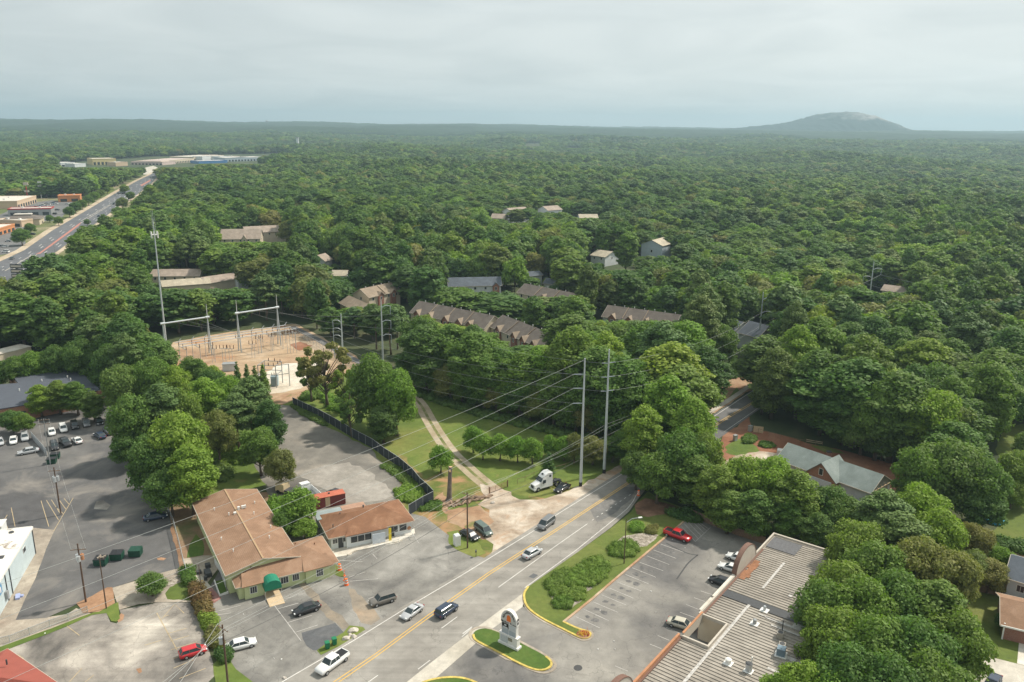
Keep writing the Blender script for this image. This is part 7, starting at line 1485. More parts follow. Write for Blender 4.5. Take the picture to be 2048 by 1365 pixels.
wood_pole('p7', (404, 1194), 1130, 'short slender pole beside the brick paving of the green hall', th=.08)
wood_pole('p8', (1438, 811), 744, 'roadside pole with a street lamp beyond the bend', arms=(.2, ), lamp=(rad(20), 1.2))
wood_pole('p9', (1248, 1129), 1038, 'dark light pole standing on the mown verge', th=.11, lamp=(rad(15), .3), mat=m_wpole)
wood_pole('p10', (1294, 930), 868, 'short steel pole in front of the roadside trees', th=.2, mat=m_pole)
p1, p2, p3, p4, p5, p8 = (TOPS[k] for k in ('p1', 'p2', 'p3', 'p4', 'p5', 'p8'))
dm = [Vector((D[6].x, D[6].y, z_)) for z_ in (12.5, 11.6, 9.5, 8.6)]
wires('power_line', 'low distribution wire along the near side of the road', [(p2[0], p1[0]), (p2[1], p1[1]), (p2[3], p1[3]), (p1[0], dm[0]), (p1[1], dm[1]), (p1[3], dm[2]), (dm[0], p8[0]), (dm[1], p8[1]), (dm[2], p8[3])], r=.019, sag=.012)
wires('telephone_cable', 'dark telephone cable slung low along the road', [(p2[4] - Vector((0, 0, 2.6)), p1[4] - Vector((0, 0, 3.2))), (p1[4] - Vector((0, 0, 3.2)), dm[3] - Vector((0, 0, 1.5))), (dm[3] - Vector((0, 0, 1.5)), p8[4] - Vector((0, 0, 2)))], r=.035, mat=m_wireb, sag=.02)
wires('power_line', 'wire leaving the near pole towards the lower left corner', [(p2[i], G(150 + 40 * i, 1500, 9)) for i in (0, 1, 3)], r=.03, sag=.01)
wires('power_line', 'wire linking the transformer poles of the dark lot', [(p3[0], p4[0]), (p3[3], p4[3]), (p4[0], p5[0]), (p4[3], p5[3])], r=.014, sag=.01, mat=m_wire)
# mall tall light poles along the avenue
for i, (x, y, yt) in enumerate(((420, 1245, 1050), (690, 1085, 930), (1120, 725, 560), (385, 1280, 1150), (485, 1260, 1170), (1380, 205, 90), (980, 1060, 900), (1925, 100, 20))):
    b, h = vrt(q1('l', x, y), q1('l', x, yt)[1]); r = empty('street_pole', (b.x, b.y, .1), 0, ('slim pole beside the avenue at the beige hoarding', 'slim pole beside the avenue where the trees begin', 'slim pole on the far verge of the avenue', 'short lamp post next to the dark message board', 'short wooden post on the corner lawn', 'tall white pole on the lawn beyond the avenue', 'thin pale pole rising from the trees by the avenue', 'pole at the top of the avenue')[i], 'street pole'); mb = MB(); mb.cyl((0, 0, 0), (0, 0, h), .18, .12, 8); mb.build('shaft', m_trim if i in (5, 6) else m_grey, r); mb = MB(); mb.box((.8, 0, h), (1.8, .25, .15)); mb.build('lamp_head', m_steel, r)
# signs by the avenue
P = G(38, 563); r = empty('message_board', (P.x, P.y, 0), rad(-5), 'tall dark sign with three stacked pale message panels', 'sign'); _, zt = vrt((38, 563), 528); mb = MB(); mb.box((0, 0, 0), (.8, .8, zt)); mb.build('post', m_dk, r)
for k in range(3): mb = MB(); mb.box((0, -.3, zt - 2.3 - k * 2.5), (6.6, .5, 2.1)); o = mb.build('panel', m_dk, r); mb = MB(); mb.box((0, -.58, zt - 1.7 - k * 2.5), (5.8, .06, 1.0)); mb.build('message_strip', m_tancoping, o)
P = G(94, 548); r = empty('hoarding', (P.x, P.y, 0), rad(0), 'plain beige hoarding seen from behind beside the avenue', 'hoarding'); mb = MB(); mb.box((0, 0, 5), (7, .4, 4)); mb.build('panel', m_tancoping, r); mb = MB(); mb.cyl((0, .3, 0), (0, .3, 6), .35, .35, 8); mb.build('post', m_dk, r)
P = G(95, 556); r = empty('square_sign', (P.x, P.y, 0), rad(0), 'small square brown sign below the beige hoarding', 'sign'); mb = MB(); mb.box((0, 0, 4.5), (3.4, .4, 2.6)); mb.build('panel', m_wood, r); mb = MB(); mb.box((0, .3, 0), (.4, .3, 5)); mb.build('post', m_wood, r)
P = G(83, 397); r = empty('pylon_sign', (P.x, P.y, 0), 0, 'white pylon sign standing behind the avenue car park', 'sign'); mb = MB(); mb.cyl((0, 0, 0), (0, 0, 14), .5, .5, 8); mb.build('post', m_trim, r); mb = MB(); mb.box((0, 0, 12), (4, .8, 6)); mb.build('panel', m_trim, r)
P = G(56, 402); r = empty('pylon_sign', (P.x, P.y, 0), 0, 'red and white pylon sign in front of the dark woods', 'sign'); mb = MB(); mb.cyl((0, 0, 0), (0, 0, 15), .5, .5, 8); mb.build('post', m_red, r); mb = MB(); mb.box((0, 0, 16), (5, .8, 3)); mb.box((0, 0, 9), (5, .8, 2)); mb.build('panel', m_tancoping, r)
# distant masts and water tower
for (x, yt, l, kind) in ((530, 241, 'water tower on the horizon left of centre', 'w'), (561, 238, 'lattice mast on the horizon right of the water tower', 'm'), (260, 232, 'very faint mast on the horizon at the left', 'm'), (353, 238, 'faint mast on the horizon, left of a pair', 'm'), (366, 237, 'faint mast on the horizon, right of a pair', 'm')):
    d_ = 6500.0; X_ = (x - 1024) / F * d_ * .966; g0 = float(terr(X_, d_)); z_ = g0 + 60
    for _ in range(30):
        pp = PJ(X_, d_, z_)[1]; z_ += (pp - yt) * 1.9
    r = empty('water_tower' if kind == 'w' else 'radio_mast', (X_, d_, g0), 0, l, 'water tower' if kind == 'w' else 'mast'); hh_ = z_ - g0
    mb = MB(); mb.cyl((0, 0, 0), (0, 0, hh_), 3.0 if kind == 'w' else 1.2, 2.0 if kind == 'w' else .7, 8); mb.build('shaft', m_grey, r)
    if kind == 'w': mb = MB(); mb.cyl((0, 0, hh_ - 14), (0, 0, hh_ - 6), 5, 11, 14); mb.cyl((0, 0, hh_ - 6), (0, 0, hh_), 11, 4, 14); mb.build('tank', m_grey, r)
P = G(596, 297); r = empty('lattice_tower', (P.x, P.y, 0), 0, 'small pale tower sticking out of the far woods', 'tower'); mb = MB(); mb.box((0, 0, 0), (7, 7, 34)); mb.build('shaft', m_wwhite, r); mb = MB(); mb.box((0, 0, 34), (10, 10, 4)); mb.build('top', m_grey, r)

for i, (x, y, h_) in enumerate(((118, 452, 7), (140, 436, 9), (152, 428, 10), (165, 420, 9), (178, 412, 10), (190, 404, 10), (202, 397, 9), (215, 388, 8), (45, 492, 11), (62, 470, 8), (100, 446, 6), (250, 388, 10), (262, 402, 9), (246, 420, 11), (236, 436, 9), (222, 462, 8), (196, 470, 6), (175, 452, 5), (270, 352, 10), (286, 350, 11), (205, 378, 11), (190, 385, 12), (222, 372, 12), (240, 366, 12), (258, 360, 12))):
    v = G(x, y); plant(v.x, v.y, h_ * 1.1, h_ * .55, 'oak', 'mid', 'small green tree planted beside the avenue', 'trees planted along the avenue')
# ---------------------------------------------------------------- market sign
a = G(995.5, 1286.6); b_ = G(1035, 1305.5); SA = math.atan2(b_.y - a.y, b_.x - a.x); SL = (b_ - a).length
_, sh = vrt((1018, 1297), 1224.5); r = empty('roadside_sign', (a.x, a.y, .18), SA, 'white arched market sign with an orange arch emblem on a grass island', 'sign')
sh -= .18; W0 = SL; D0 = 1.15; m_sw = plain("sign_white", (.74, .72, .68), .6, var=.05); m_face = plain("sign_face", (.52, .51, .48), .5, var=.04); m_ink = plain("sign_ink", (.02, .017, .015), .5)
mb = MB(); mb.box((W0 / 2, D0 / 2, 0), (W0, D0, .38)); mb.box((W0 / 2, D0 / 2, .38), (W0 - .5, D0 - .3, 1.5)); mb.box((W0 / 2, D0 / 2, 1.88), (W0 - .25, D0 - .2, .16)); mb.build('plinth', m_sw, r, bevel=.03)
y1, hw = .30, W0 * .40; zb_, zt_ = 1.95, sh; zm_ = zb_ + (zt_ - zb_) * .46
mb = MB(); mb.box((W0 / 2, D0 / 2, zb_), (hw * 2 - .25, D0 - .55, zm_ - zb_)); mb.build('panel_case', m_sw, r)
n = 20; rr_ = hw; A = [(W0 / 2 - hw, zm_)] + [(W0 / 2 - hw * math.cos(math.pi * i / n), zm_ + .35 + (zt_ - zm_ - .35) * math.sin(math.pi * i / n)) for i in range(n + 1)] + [(W0 / 2 + hw, zm_)]; k = len(A)
mb = MB(); mb.add([(x, .26, z) for x, z in A] + [(x, D0 - .26, z) for x, z in A], [tuple(range(k - 1, -1, -1)), tuple(range(k, 2 * k))] + [(i, (i + 1) % k, k + (i + 1) % k, k + i) for i in range(k)]); mb.build('arched_head', m_sw, r)
mb = MB(); A2 = [(W0 / 2 + (x - W0 / 2) * .93, zm_ + .06 + (z - zm_) * .95) for x, z in A]; mb.add([(x, .245, z) for x, z in A2], [tuple(range(k - 1, -1, -1))]); mb.build('face', m_face, r)
mb = MB(); ew = hw * .26; zc_ = zm_ + .42; E2 = [(W0 / 2 - ew, zc_)] + [(W0 / 2 - ew * math.cos(math.pi * i / 12), zc_ + .55 + .62 * math.sin(math.pi * i / 12)) for i in range(13)] + [(W0 / 2 + ew, zc_)]
mb.add([(x, .235, z) for x, z in E2], [tuple(range(len(E2) - 1, -1, -1))]); mb.build('arch_emblem', plain("emblem_orange", (.72, .16, .02), .5), r)
def letter(ch, x, z, rot, size, y=.225):
    cu = bpy.data.curves.new('letter', 'FONT'); cu.body = ch; cu.size = size; cu.extrude = .012; cu.offset = size * .035; cu.align_x = 'CENTER'; cu.align_y = 'CENTER'; cu.shear = .15; cu.materials.append(m_ink)
    o = fontmesh('letter', cu); o.parent = r; o.location = (x, y, z); o.rotation_euler = (rad(90), -rot, 0); return o
w1 = 'Rockbridge'
for i, ch in enumerate(w1):
    t = rad(153 - 126 * i / (len(w1) - 1)); rx = hw * .74; rz2 = (zt_ - zm_) * .80
    o = letter(ch, W0 / 2 + rx * math.cos(t), zm_ + .08 + rz2 * math.sin(t), (math.pi / 2 - t) * .8, hw * .34)
for i, ch in enumerate('Market Place'):
    if ch != ' ': letter(ch, W0 / 2 - hw * .86 + hw * 1.72 * i / 11, zm_ + .16, 0, hw * .27)
mb = MB(); pw_ = hw * .84; m_pan = plain("tenant_panel", (.36, .40, .43), .5); m_pan2 = plain("tenant_panel_light", (.50, .52, .53), .5)
pc_ = (zm_ - zb_)
mb.box((W0 / 2 - pw_ * .52, .27, zb_ + pc_ * .50), (pw_ * .98, .04, pc_ * .46)); mb.build('black_panel', m_ink, r)
mb = MB(); mb.box((W0 / 2 - pw_ * .52, .245, zb_ + pc_ * .52), (pw_ * .8, .02, pc_ * .12)); mb.box((W0 / 2 - pw_ * .5, .245, zb_ + pc_ * .72), (pw_ * .3, .02, pc_ * .14)); mb.build('panel_mark', m_pan2, r)
for (x_, z0_, h_, m_) in ((.52, .50, .44, m_pan2), (.52, .05, .42, m_pan), (-.52, .05, .42, m_pan)): mb = MB(); mb.box((W0 / 2 + pw_ * x_, .27, zb_ + pc_ * z0_), (pw_ * .98, .04, pc_ * h_)); mb.build('tenant_panel', m_, r)
mb = MB(); mb.box((W0 * .30, .12, .55), (W0 * .36, .06, 1.2)); mb.build('notice', m_pan2, r); mb = MB(); mb.box((W0 * .60, .12, 1.1), (W0 * .2, .06, .55)); mb.build('notice', plain("olive_notice", (.28, .26, .20), .6), r)
mb = MB(); [mb.box((W0 / 2 + hw + .012, D0 / 2, zm_ + .35 + k_ * .62), (.03, .32, .42)) for k_ in (0, 1)]; mb.build('street_number', m_ink, r)
# ---------------------------------------------------------------- small things
def at(px, py, z=.07): g = G(px, py); return (g.x, g.y, z)
def thing1(name, mbs, label, cat, loc, ang=0, group=None):
    r = empty(name, loc, ang, label, cat, group)
    for nm, m_, mt in mbs: m_.build(nm, mt, r)
    return r
bx = lambda *a, **k: MB().box(*a, **k)
m_bin = plain("bin_green", (.01, .17, .075), .5); m_dump = plain("dumpster_green", (.012, .06, .038), .55, var=.3)
for (x, y, l) in ((655, 1298, 'left of two green wheelie bins by the road'), (669, 1290, 'right of two green wheelie bins by the road')): thing1('wheelie_bin', [('body', bx((0, 0, .1), (.58, .70, .98), taper=1.12), m_bin), ('lid', bx((0, 0, 1.08), (.7, .82, .09)), m_bin), ('wheels', MB().cyl((-.3, .36, .12), (.3, .36, .12), .12, .12, 8), m_black2)], l, 'bin', at(x, y, .09), .5, 'green wheelie bins')
for (x, y, an, cl_, l) in ((203, 1130, .05, m_black2, 'left dumpster, open and full of rubbish'), (235, 1119, .1, m_black2, 'middle dumpster with black lids, beside two others'), (272, 1112, .1, m_dump, 'right dumpster, all green, closed lid')):
    r = thing1('dumpster', [('body', bx((0, 0, .12), (2.1, 1.6, 1.25), taper=1.06), m_dump), ('base', bx((0, 0, 0), (1.9, 1.4, .12)), m_black2)], l, 'dumpster', at(x, y, .08), an, 'dumpsters in the dark lot')
    for s in (-1, 1): mb = MB(); mb.add([(s * .54 - .52, -.88, 1.36), (s * .54 + .52, -.88, 1.36), (s * .54 + .52, .85, 1.52), (s * .54 - .52, .85, 1.52), (s * .54 - .52, -.88, 1.40), (s * .54 + .52, -.88, 1.40), (s * .54 + .52, .85, 1.56), (s * .54 - .52, .85, 1.56)], [(4, 5, 6, 7), (0, 1, 5, 4), (1, 2, 6, 5), (3, 0, 4, 7), (2, 3, 7, 6)]); mb.build('lid', cl_, r)
rb = MB(); rg = random.Random(2); [rb.box((rg.uniform(-.8, .8), rg.uniform(-.5, .5), 0), (rg.uniform(.2, .4), rg.uniform(.2, .4), rg.uniform(.1, .3)), rg.uniform(0, 3)) for _ in range(12)]; tag(rb.build('rubbish_heap', m_concold), 'pale rubbish heaped on top of the left dumpster', 'rubbish'); o = C.objects['rubbish_heap']; o.location = at(203, 1130, 1.5)
for (x, y, l) in ((104, 927, 'nearer green cart below the crossarm pole'), (111, 917, 'farther green cart behind the crossarm pole')): thing1('skip_bin', [('body', bx((0, 0, 0), (1.9, 1.6, 1.2), taper=1.08), m_dump), ('lid', bx((0, 0, 1.2), (2.0, 1.7, .1)), m_black2)], l, 'dumpster', at(x, y, .08), .3, 'bins by the crossarm pole')
m_or = plain("barrel_orange", (.80, .16, .03), .5)
def barrel(x, y, l, s=1.0):
    r = empty('traffic_barrel', at(x, y), 0, l, 'traffic barrel', 'orange and white traffic barrels'); r.scale = (s, s, s)
    mb = MB(); [mb.cyl((0, 0, z0), (0, 0, z1), r0, r1, 14) for z0, z1, r0, r1 in ((.0, .1, .36, .36), (.1, .35, .30, .29), (.55, .78, .27, .26), (.98, 1.1, .24, .22))]; mb.build('drum', m_or, r)
    mb = MB(); [mb.cyl((0, 0, z0), (0, 0, z1), r0, r1, 14) for z0, z1, r0, r1 in ((.35, .55, .29, .27), (.78, .98, .26, .24))]; mb.build('stripe', m_trim, r)
barrel(679.5, 1141, 'traffic barrel on the grass at the corner of the green hall', 1.15); barrel(693, 1171, 'traffic barrel nearest the road on the worn lot', 1.15); barrel(1277, 992, 'traffic barrel at the road bend under the trees', 1.1)
for (x, y, l) in ((689, 1153, 'tall slim orange channel post between two traffic barrels'), (689, 1162, 'second slim orange post just above the nearest barrel')): thing1('channel_post', [('post', MB().cyl((0, 0, .05), (0, 0, 1.15), .09, .05, 8).cyl((0, 0, 0), (0, 0, .06), .25, .25, 8), m_or), ('stripe', MB().cyl((0, 0, .7), (0, 0, .85), .075, .07, 8), m_trim)], l, 'traffic post', at(x, y), 0)
m_rock = plain("boulder", (.50, .45, .39), .95, var=.3, scale=2)
def rock(x, y, s, l, g='white boulders on the roadside grass'):
    bm = bmesh.new(); bmesh.ops.create_icosphere(bm, subdivisions=2, radius=1.0); rg = random.Random(int(x * 7 + y))
    for v in bm.verts: v.co *= rg.uniform(.8, 1.12); v.co = Vector((v.co.x * s * 1.25, v.co.y * s * .85, max(-.2, v.co.z) * s * .75))
    me = bpy.data.meshes.new('boulder'); bm.to_mesh(me); bm.free(); me.materials.append(m_rock); o = bpy.data.objects.new('boulder', me); C.objects.link(o); o.location = at(x, y, .1); o.rotation_euler = (0, 0, rg.uniform(0, 3)); tag(o, l, 'boulder', g)
rock(706, 1263, .72, 'largest white boulder on the roadside grass'); rock(692, 1279, .6, 'lowest white boulder, nearest the green bins'); rock(708, 1275, .48, 'white boulder in the middle of the group by the road'); rock(700, 1272, .38, 'small tan boulder between the white ones'); rock(569, 1358, .3, 'small boulder at the corner of the worn lot', None)
# portable toilet, mailbox, cabinets
thing1('portable_toilet', [('cabin', bx((0, 0, 0), (1.15, 1.15, 2.15)), m_trim), ('roof', bx((0, 0, 2.15), (1.2, 1.2, .16), taper=.8), m_wwhite), ('door', bx((.59, 0, .1), (.05, .85, 1.9)), m_wgrey)], 'white portable toilet at the edge of the worn lot', 'portable toilet', at(914, 1091), .5)
thing1('letterbox', [('post', bx((0, 0, 0), (.12, .12, 1.0)), m_wood), ('box', bx((0, 0, 1.0), (.28, .55, .3)), m_dk)], 'small letterbox on a post near the road', 'letterbox', at(952, 1114))
for (x, y, l) in ((1500, 863, 'pale utility cabinet at the top of the clay yard'), (1470, 882, 'pale utility cabinet beside the long kerb of the clay yard')): thing1('utility_cabinet', [('body', bx((0, 0, 0), (1.0, .8, 1.5)), m_steel), ('lid', bx((0, 0, 1.5), (1.1, .9, .1)), m_grey)], l, 'cabinet', at(x, y, .05), .6)
thing1('plywood_screen', [('board', bx((0, 0, 0), (2.6, .1, 1.8)), m_tanwood), ('strut', MB().beam((0, .1, 1.4), (0, 1.0, 0), .08), m_wood)], 'upright plywood board at the back of the clay yard', 'board', at(1516, 866, .05), -.3)
thing1('timber_rails', [('rail', MB().beam((0, 0, .9), (4, .6, .7), .1).beam((0, 0, .4), (4, .6, .3), .1), m_tanwood), ('post', bx((0, 0, 0), (.12, .12, 1.1)), m_wood), ('post', bx((4, .6, 0), (.12, .12, 1.0)), m_wood)], 'broken timber rails at the edge of the clay yard', 'rail', at(1612, 886, .05), -.5)
# fallen logs
rg = random.Random(12); m_log = plain("cut_log", (.30, .21, .15), .9, var=.35, scale=1.5); m_logend = plain("log_end", (.50, .34, .20), .9)
c = G(930, 1004); n = 0
for i in range(70):
    t = rg.uniform(-1, 1); s_ = rg.uniform(-1, 1); x = c.x + t * 5.2 + s_ * .6; y = c.y + t * 2.3 + s_ * 1.9 * (1 - abs(t) * .5); z = .15 + (1 - abs(s_)) * rg.uniform(0, .95) * (1 - abs(t) * .6)
    an = rg.uniform(-.5, .9) if i % 3 else rg.uniform(0, 3.1); l = rg.uniform(.7, 2.2); q_ = rg.uniform(.09, .2) * (1 if i % 9 else 1.7)
    v = Vector((math.cos(an) * l / 2, math.sin(an) * l / 2, rg.uniform(-.12, .15))); p = Vector((0, 0, 0))
    mb = MB(); mb.cyl(p - v, p + v, q_, q_ * .8, 8, 0); o = mb.build('log', [m_log, m_logend]); me = o.data
    for f in me.polygons:
        if len(f.vertices) > 4: f.material_index = 1
    o.location = (x, y, z); tag(o, 'cut log in the heap beside the bare trunk', 'log', 'cut logs heaped beside the bare trunk')
b, h = vrt((898, 1001), 934); r = empty('bare_trunk', (b.x, b.y, 0), 0, 'tall bare tree trunk with its crown cut off beside the log heap', 'tree trunk'); mb = MB(); mb.tube([(0, 0, 0), (0.05, 0, .6), (.15, 0, h * .4), (.3, 0, h * .8), (.42, 0, h)], [.85, .6, .47, .42, .42], 12); mb.build('trunk', plain("grey_bark", (.16, .13, .115), .95, var=.35, scale=1.5), r)
mb = MB(); mb.cyl((.42, 0, h), (.42, 0, h + .02), .41, .41, 12); mb.build('cut_face', m_logend, r); mb = MB(); mb.cyl((.35, -.2, h * .86), (.3, -.62, h * .92), .22, .2, 9); mb.build('limb_stub', m_logend, r)
rock(986, 1007, .55, 'pale rock beside the gravel turnout', None)
# flower planter at the kerb tip and odds and ends
r = empty('flower_bed', at(1167, 1271, .2), 0, 'little flower bed with red and yellow plants on the kerb tip', 'flower bed'); rs = np.random.RandomState(5)
mb = MB(); mb.cyl((0, 0, 0), (0, 0, .06), 1.15, 1.0, 14); mb.build('soil', m_mulch, r)
for nm, mt, cnt in (('yellow_flowers', plain("yellow_petals", (.75, .50, .08), .8), 60), ('red_flowers', plain("red_petals", (.50, .10, .06), .8), 50)):
    mb = MB()
    for _ in range(cnt): x, y = rs.normal() * .38 + (.0 if nm[0] == 'y' else .15), rs.normal() * .3; mb.box((x, y, .05), (.12, .12, .15 + .3 * rs.rand()), rs.rand() * 3, taper=.5)
    mb.build(nm, mt, r)
mb = MB(); mb.cyl((.5, .2, 0), (.6, .2, 1.3), .03, .02, 5); mb.cyl((.75, .0, 0), (.7, .1, .9), .03, .02, 5); mb.build('stake', m_or, r)
rg = random.Random(21)
for i, (x, y) in enumerate(((1240, 1168), (1211, 1171), (1186, 1186), (1173, 1180), (1200, 1222), (1192, 1232), (1228, 1284), (1196, 1300), (1312, 1226), (1302, 1184), (1188, 1196), (1282, 1145), (1345, 1080), (563, 1320), (548, 1318), (760, 1196), (487, 1230), (1230, 1300), (1370, 1097), (512, 1290), (90, 1268), (205, 1128))):
    mb = MB(); s = rg.uniform(.12, .28); mb.box((0, 0, 0), (s, s * .7, .08), rg.uniform(0, 3), taper=.7); o = mb.build('litter', m_trim); o.location = at(x, y, .09); tag(o, 'scrap of white litter on the tarmac', 'litter', 'scraps of white litter')
o = tag(MB().box((0, 0, 0), (.7, 1.6, .35), .5).box((.5, .3, .0), (.5, .5, .3), .2).build('debris', plain("blue_white_rubbish", (.35, .40, .60), .7)), 'red white and blue rubbish lying beside the warehouse', 'rubbish'); o.location = at(36, 1196, .07)
thing1('debris_pile', [('timber', MB().beam((-1, 0, .2), (1.4, .3, .4), .25).beam((-1, .4, .3), (1.2, -.2, .5), .2).beam((-.6, -.5, .2), (1.0, .6, .6), .2), m_wood), ('rubbish', bx((0, 0, 0), (2.0, 1.2, .35)), m_darkr if 'm_darkr' in globals() else m_mulch)], 'pile of dark scrap on the clay behind the sage roofed house', 'debris', at(1603, 908, .05), -.5)
thing1('chimney_stack', [('stack', bx((0, 0, 0), (.9, .9, 3.4)), m_brickr), ('cap', bx((0, 0, 3.4), (1.1, 1.1, .2)), m_dk)], 'short dark chimney behind the gable of the sage roofed house', 'chimney', at(1655, 930, 0))
thing1('trailer', [('body', bx((0, 0, .4), (3.2, 1.8, 1.5), taper=.95), m_trim), ('wheels', MB().cyl((0, -.95, .35), (0, .95, .35), .35, .35, 10), m_tyre)], 'small white trailer at the left end of the sage roofed house', 'trailer', at(1566, 915, .05), -.4)
thing1('paddling_pool', [('tub', MB().cyl((0, 0, 0), (0, 0, .7), 2.0, 2.0, 18), plain("pool_blue", (.05, .35, .60), .5)), ('water', MB().cyl((0, 0, .7), (0, 0, .72), 1.85, 1.85, 18), plain("pool_water", (.10, .50, .65), .1))], 'bright blue paddling pool under the trees by the right lawn', 'paddling pool', at(1987, 1043, .05))
car_px((1990, 1362), (1978, 1385), 'sedan', 'navy', 'dark blue car on the pale driveway at the lower right')
# patch of shoulder stones, mole hill
# ---------------------------------------------------------------- shrubs and hedges
def shrubmass(name, P, hgt, leaf, label, n=3000, size=.11, cat='shrub', z=.18, group=None, lob=.75):
    Wp = [XY(*p) for p in P]; xs_ = [p[0] for p in Wp]; ys_ = [p[1] for p in Wp]; cx_, cy_ = sum(xs_) / len(xs_), sum(ys_) / len(ys_); rs = np.random.RandomState(int(abs(cx_ * 13 + cy_ * 7)) % 9999)
    L = []; tries = 0; step = lob * .8
    gx = np.arange(min(xs_), max(xs_), step); gy = np.arange(min(ys_), max(ys_), step)
    for x in gx:
        for y in gy:
            x2, y2 = x + rs.uniform(-.25, .25), y + rs.uniform(-.25, .25)
            if inpoly(np.array([x2]), np.array([y2]), Wp)[0]:
                L.append(((x2 - cx_, y2 - cy_, hgt * (.15 + .25 * rs.rand())), lob * (.8 + .35 * rs.rand()), hgt / lob * (.6 + .25 * rs.rand())))
    if not L: L = [((0, 0, hgt * .3), lob, hgt / lob * .7)]
    a = crown_np(rs, L, n, size, .1, .45, .86); me = mesh_mixed(name, *join_np(*a), [LEAVES[leaf] if isinstance(leaf, str) else leaf])
    o = bpy.data.objects.new(name, me); C.objects.link(o); o.location = (cx_, cy_, z); return tag(o, label, cat, group)
sheet("stone_bed", q('m', (250, 770), (340, 660), (500, 600), (700, 545), (780, 600), (760, 700), (650, 790), (575, 840), (560, 900), (430, 990), (300, 960)), .20, m_stone, .1, 1.0)
sheet("stone_bed", q('m', (860, 385), (920, 330), (1090, 305), (1235, 320), (1210, 360), (1130, 420), (1060, 430), (900, 400)), .20, m_stone, .15, 1.0)
lf_bright = leafmat("clipped_shrub", [(0, (.085, .155, .018)), (1, (.11, .18, .022))], .2, .1)
shrubmass('spreading_shrub', q('m', (400, 730), (500, 640), (600, 560), (700, 545), (775, 590), (780, 650), (730, 710), (640, 770), (560, 790), (470, 785), (385, 775)), .95, lf_bright, 'large bright green clipped shrub mass on the verge lawn', 11000, .09, lob=1.15)
shrubmass('spreading_shrub', q('m', (250, 800), (245, 730), (340, 665), (440, 630), (470, 650), (400, 720), (360, 760), (330, 840), (300, 880), (268, 850)), .8, 'mid', 'darker shrub belt on the road side of the bright shrub mass', 6000, .09, lob=.95)
shrubmass('round_shrub', q('m', (370, 800), (520, 790), (572, 825), (560, 890), (480, 905), (385, 880)), .8, 'mid', 'dark rounded shrub below the bright shrub mass', 2500, .10)
shrubmass('round_shrub', q('m', (300, 890), (380, 880), (455, 925), (440, 968), (380, 988), (318, 968)), .85, 'mid', 'single round dark shrub at the lower tip of the bed', 2000, .10)
shrubmass('spreading_shrub', q('m', (780, 470), (870, 400), (960, 388), (1055, 412), (1040, 455), (980, 508), (900, 515), (800, 495)), .95, lf_bright, 'flat clipped bright shrub around the foot of the light pole', 6000, .09, lob=1.1)
shrubmass('round_shrub', q('m', (975, 285), (1010, 245), (1060, 228), (1095, 260), (1080, 295), (1000, 305)), 1.2, 'light', 'yellow green rounded shrub above the stone bed', 2200, .11)
shrubmass('round_shrub', q('m', (1115, 285), (1150, 255), (1225, 262), (1215, 305), (1150, 315)), 1.0, 'olive', 'dull olive shrub beside the yellow green one', 1800, .11)
lf_red = leafmat("reddish_hedge", [(0, (.13, .065, .03)), (1, (.16, .10, .035))], .35, .1)
shrubmass('hedge', q('a', (1600, 590), (1660, 570), (1720, 640), (1760, 740), (1770, 820), (1700, 830), (1650, 760), (1610, 660)), 1.7, lf_red, 'reddish brown hedge between the two lots', 4500, .15, 'hedge', .08, lob=.9)
shrubmass('hedge', q('a', (1540, 430), (1590, 440), (1625, 540), (1600, 590), (1550, 540), (1530, 470)), 1.3, 'mid', 'green hedge beside the stone bed at the top of the hedge line', 2500, .15, 'hedge', .08, lob=.9)
shrubmass('hedge', q('a', (1700, 835), (1780, 835), (1800, 880), (1790, 930), (1730, 930), (1700, 890)), 1.5, 'light', 'bright green part of the hedge above the white sedan', 2200, .15, 'hedge', .08, lob=.8)
shrubmass('hedge', q('a', (1740, 940), (1800, 930), (1830, 1000), (1840, 1080), (1770, 1090), (1745, 1020)), 1.2, 'olive', 'olive end of the hedge beside the wooden pole', 2200, .15, 'hedge', .08, lob=.8)
shrubmass('round_shrub', q('a', (1830, 1140), (1900, 1110), (1930, 1160), (1900, 1210), (1840, 1200)), 1.5, 'dark', 'round dark shrub at the foot of the transformer pole', 1800, .13, 'shrub', .08)
shrubmass('weeds', q('f', (1180, 1000), (1290, 950), (1400, 980), (1420, 1050), (1340, 1090), (1220, 1080)), .9, 'light', 'bright green weeds by the corner of the screened fence', 4500, .16, 'weeds', .06)
shrubmass('weeds', q('f', (1060, 790), (1200, 800), (1290, 880), (1390, 970), (1290, 960), (1180, 860)), .7, 'mid', 'rough grass and weeds along the inside of the screened fence', 3500, .16, 'weeds', .06)
shrubmass('weeds', q('f', (1470, 1100), (1540, 1080), (1560, 1140), (1480, 1160), (1400, 1150)), .9, 'mid', 'bushes outside the corner of the screened fence', 2500, .16, 'weeds', .06)
shrubmass('weeds', q('f', (160, 1090), (230, 1060), (300, 1170), (360, 1250), (450, 1330), (380, 1364), (280, 1330), (200, 1200)), 1.6, 'light', 'bright weeds and bamboo behind the green hall', 5500, .2, 'weeds', .06, lob=1.0)
shrubmass('weeds', q('f', (330, 290), (480, 330), (600, 420), (640, 470), (560, 440), (420, 370)), .8, 'dark', 'ivy spilling along the far part of the screened fence', 2500, .18, 'weeds', .06)
shrubmass('weeds', q('h', (350, 650), (400, 620), (460, 640), (430, 690), (370, 690)), .8, 'mid', 'left weed clump on the clay yard', 1500, .2, 'weeds', .05); shrubmass('weeds', q('h', (490, 680), (560, 680), (600, 710), (550, 725), (500, 705)), .7, 'mid', 'right weed clump on the clay yard', 1300, .2, 'weeds', .05)
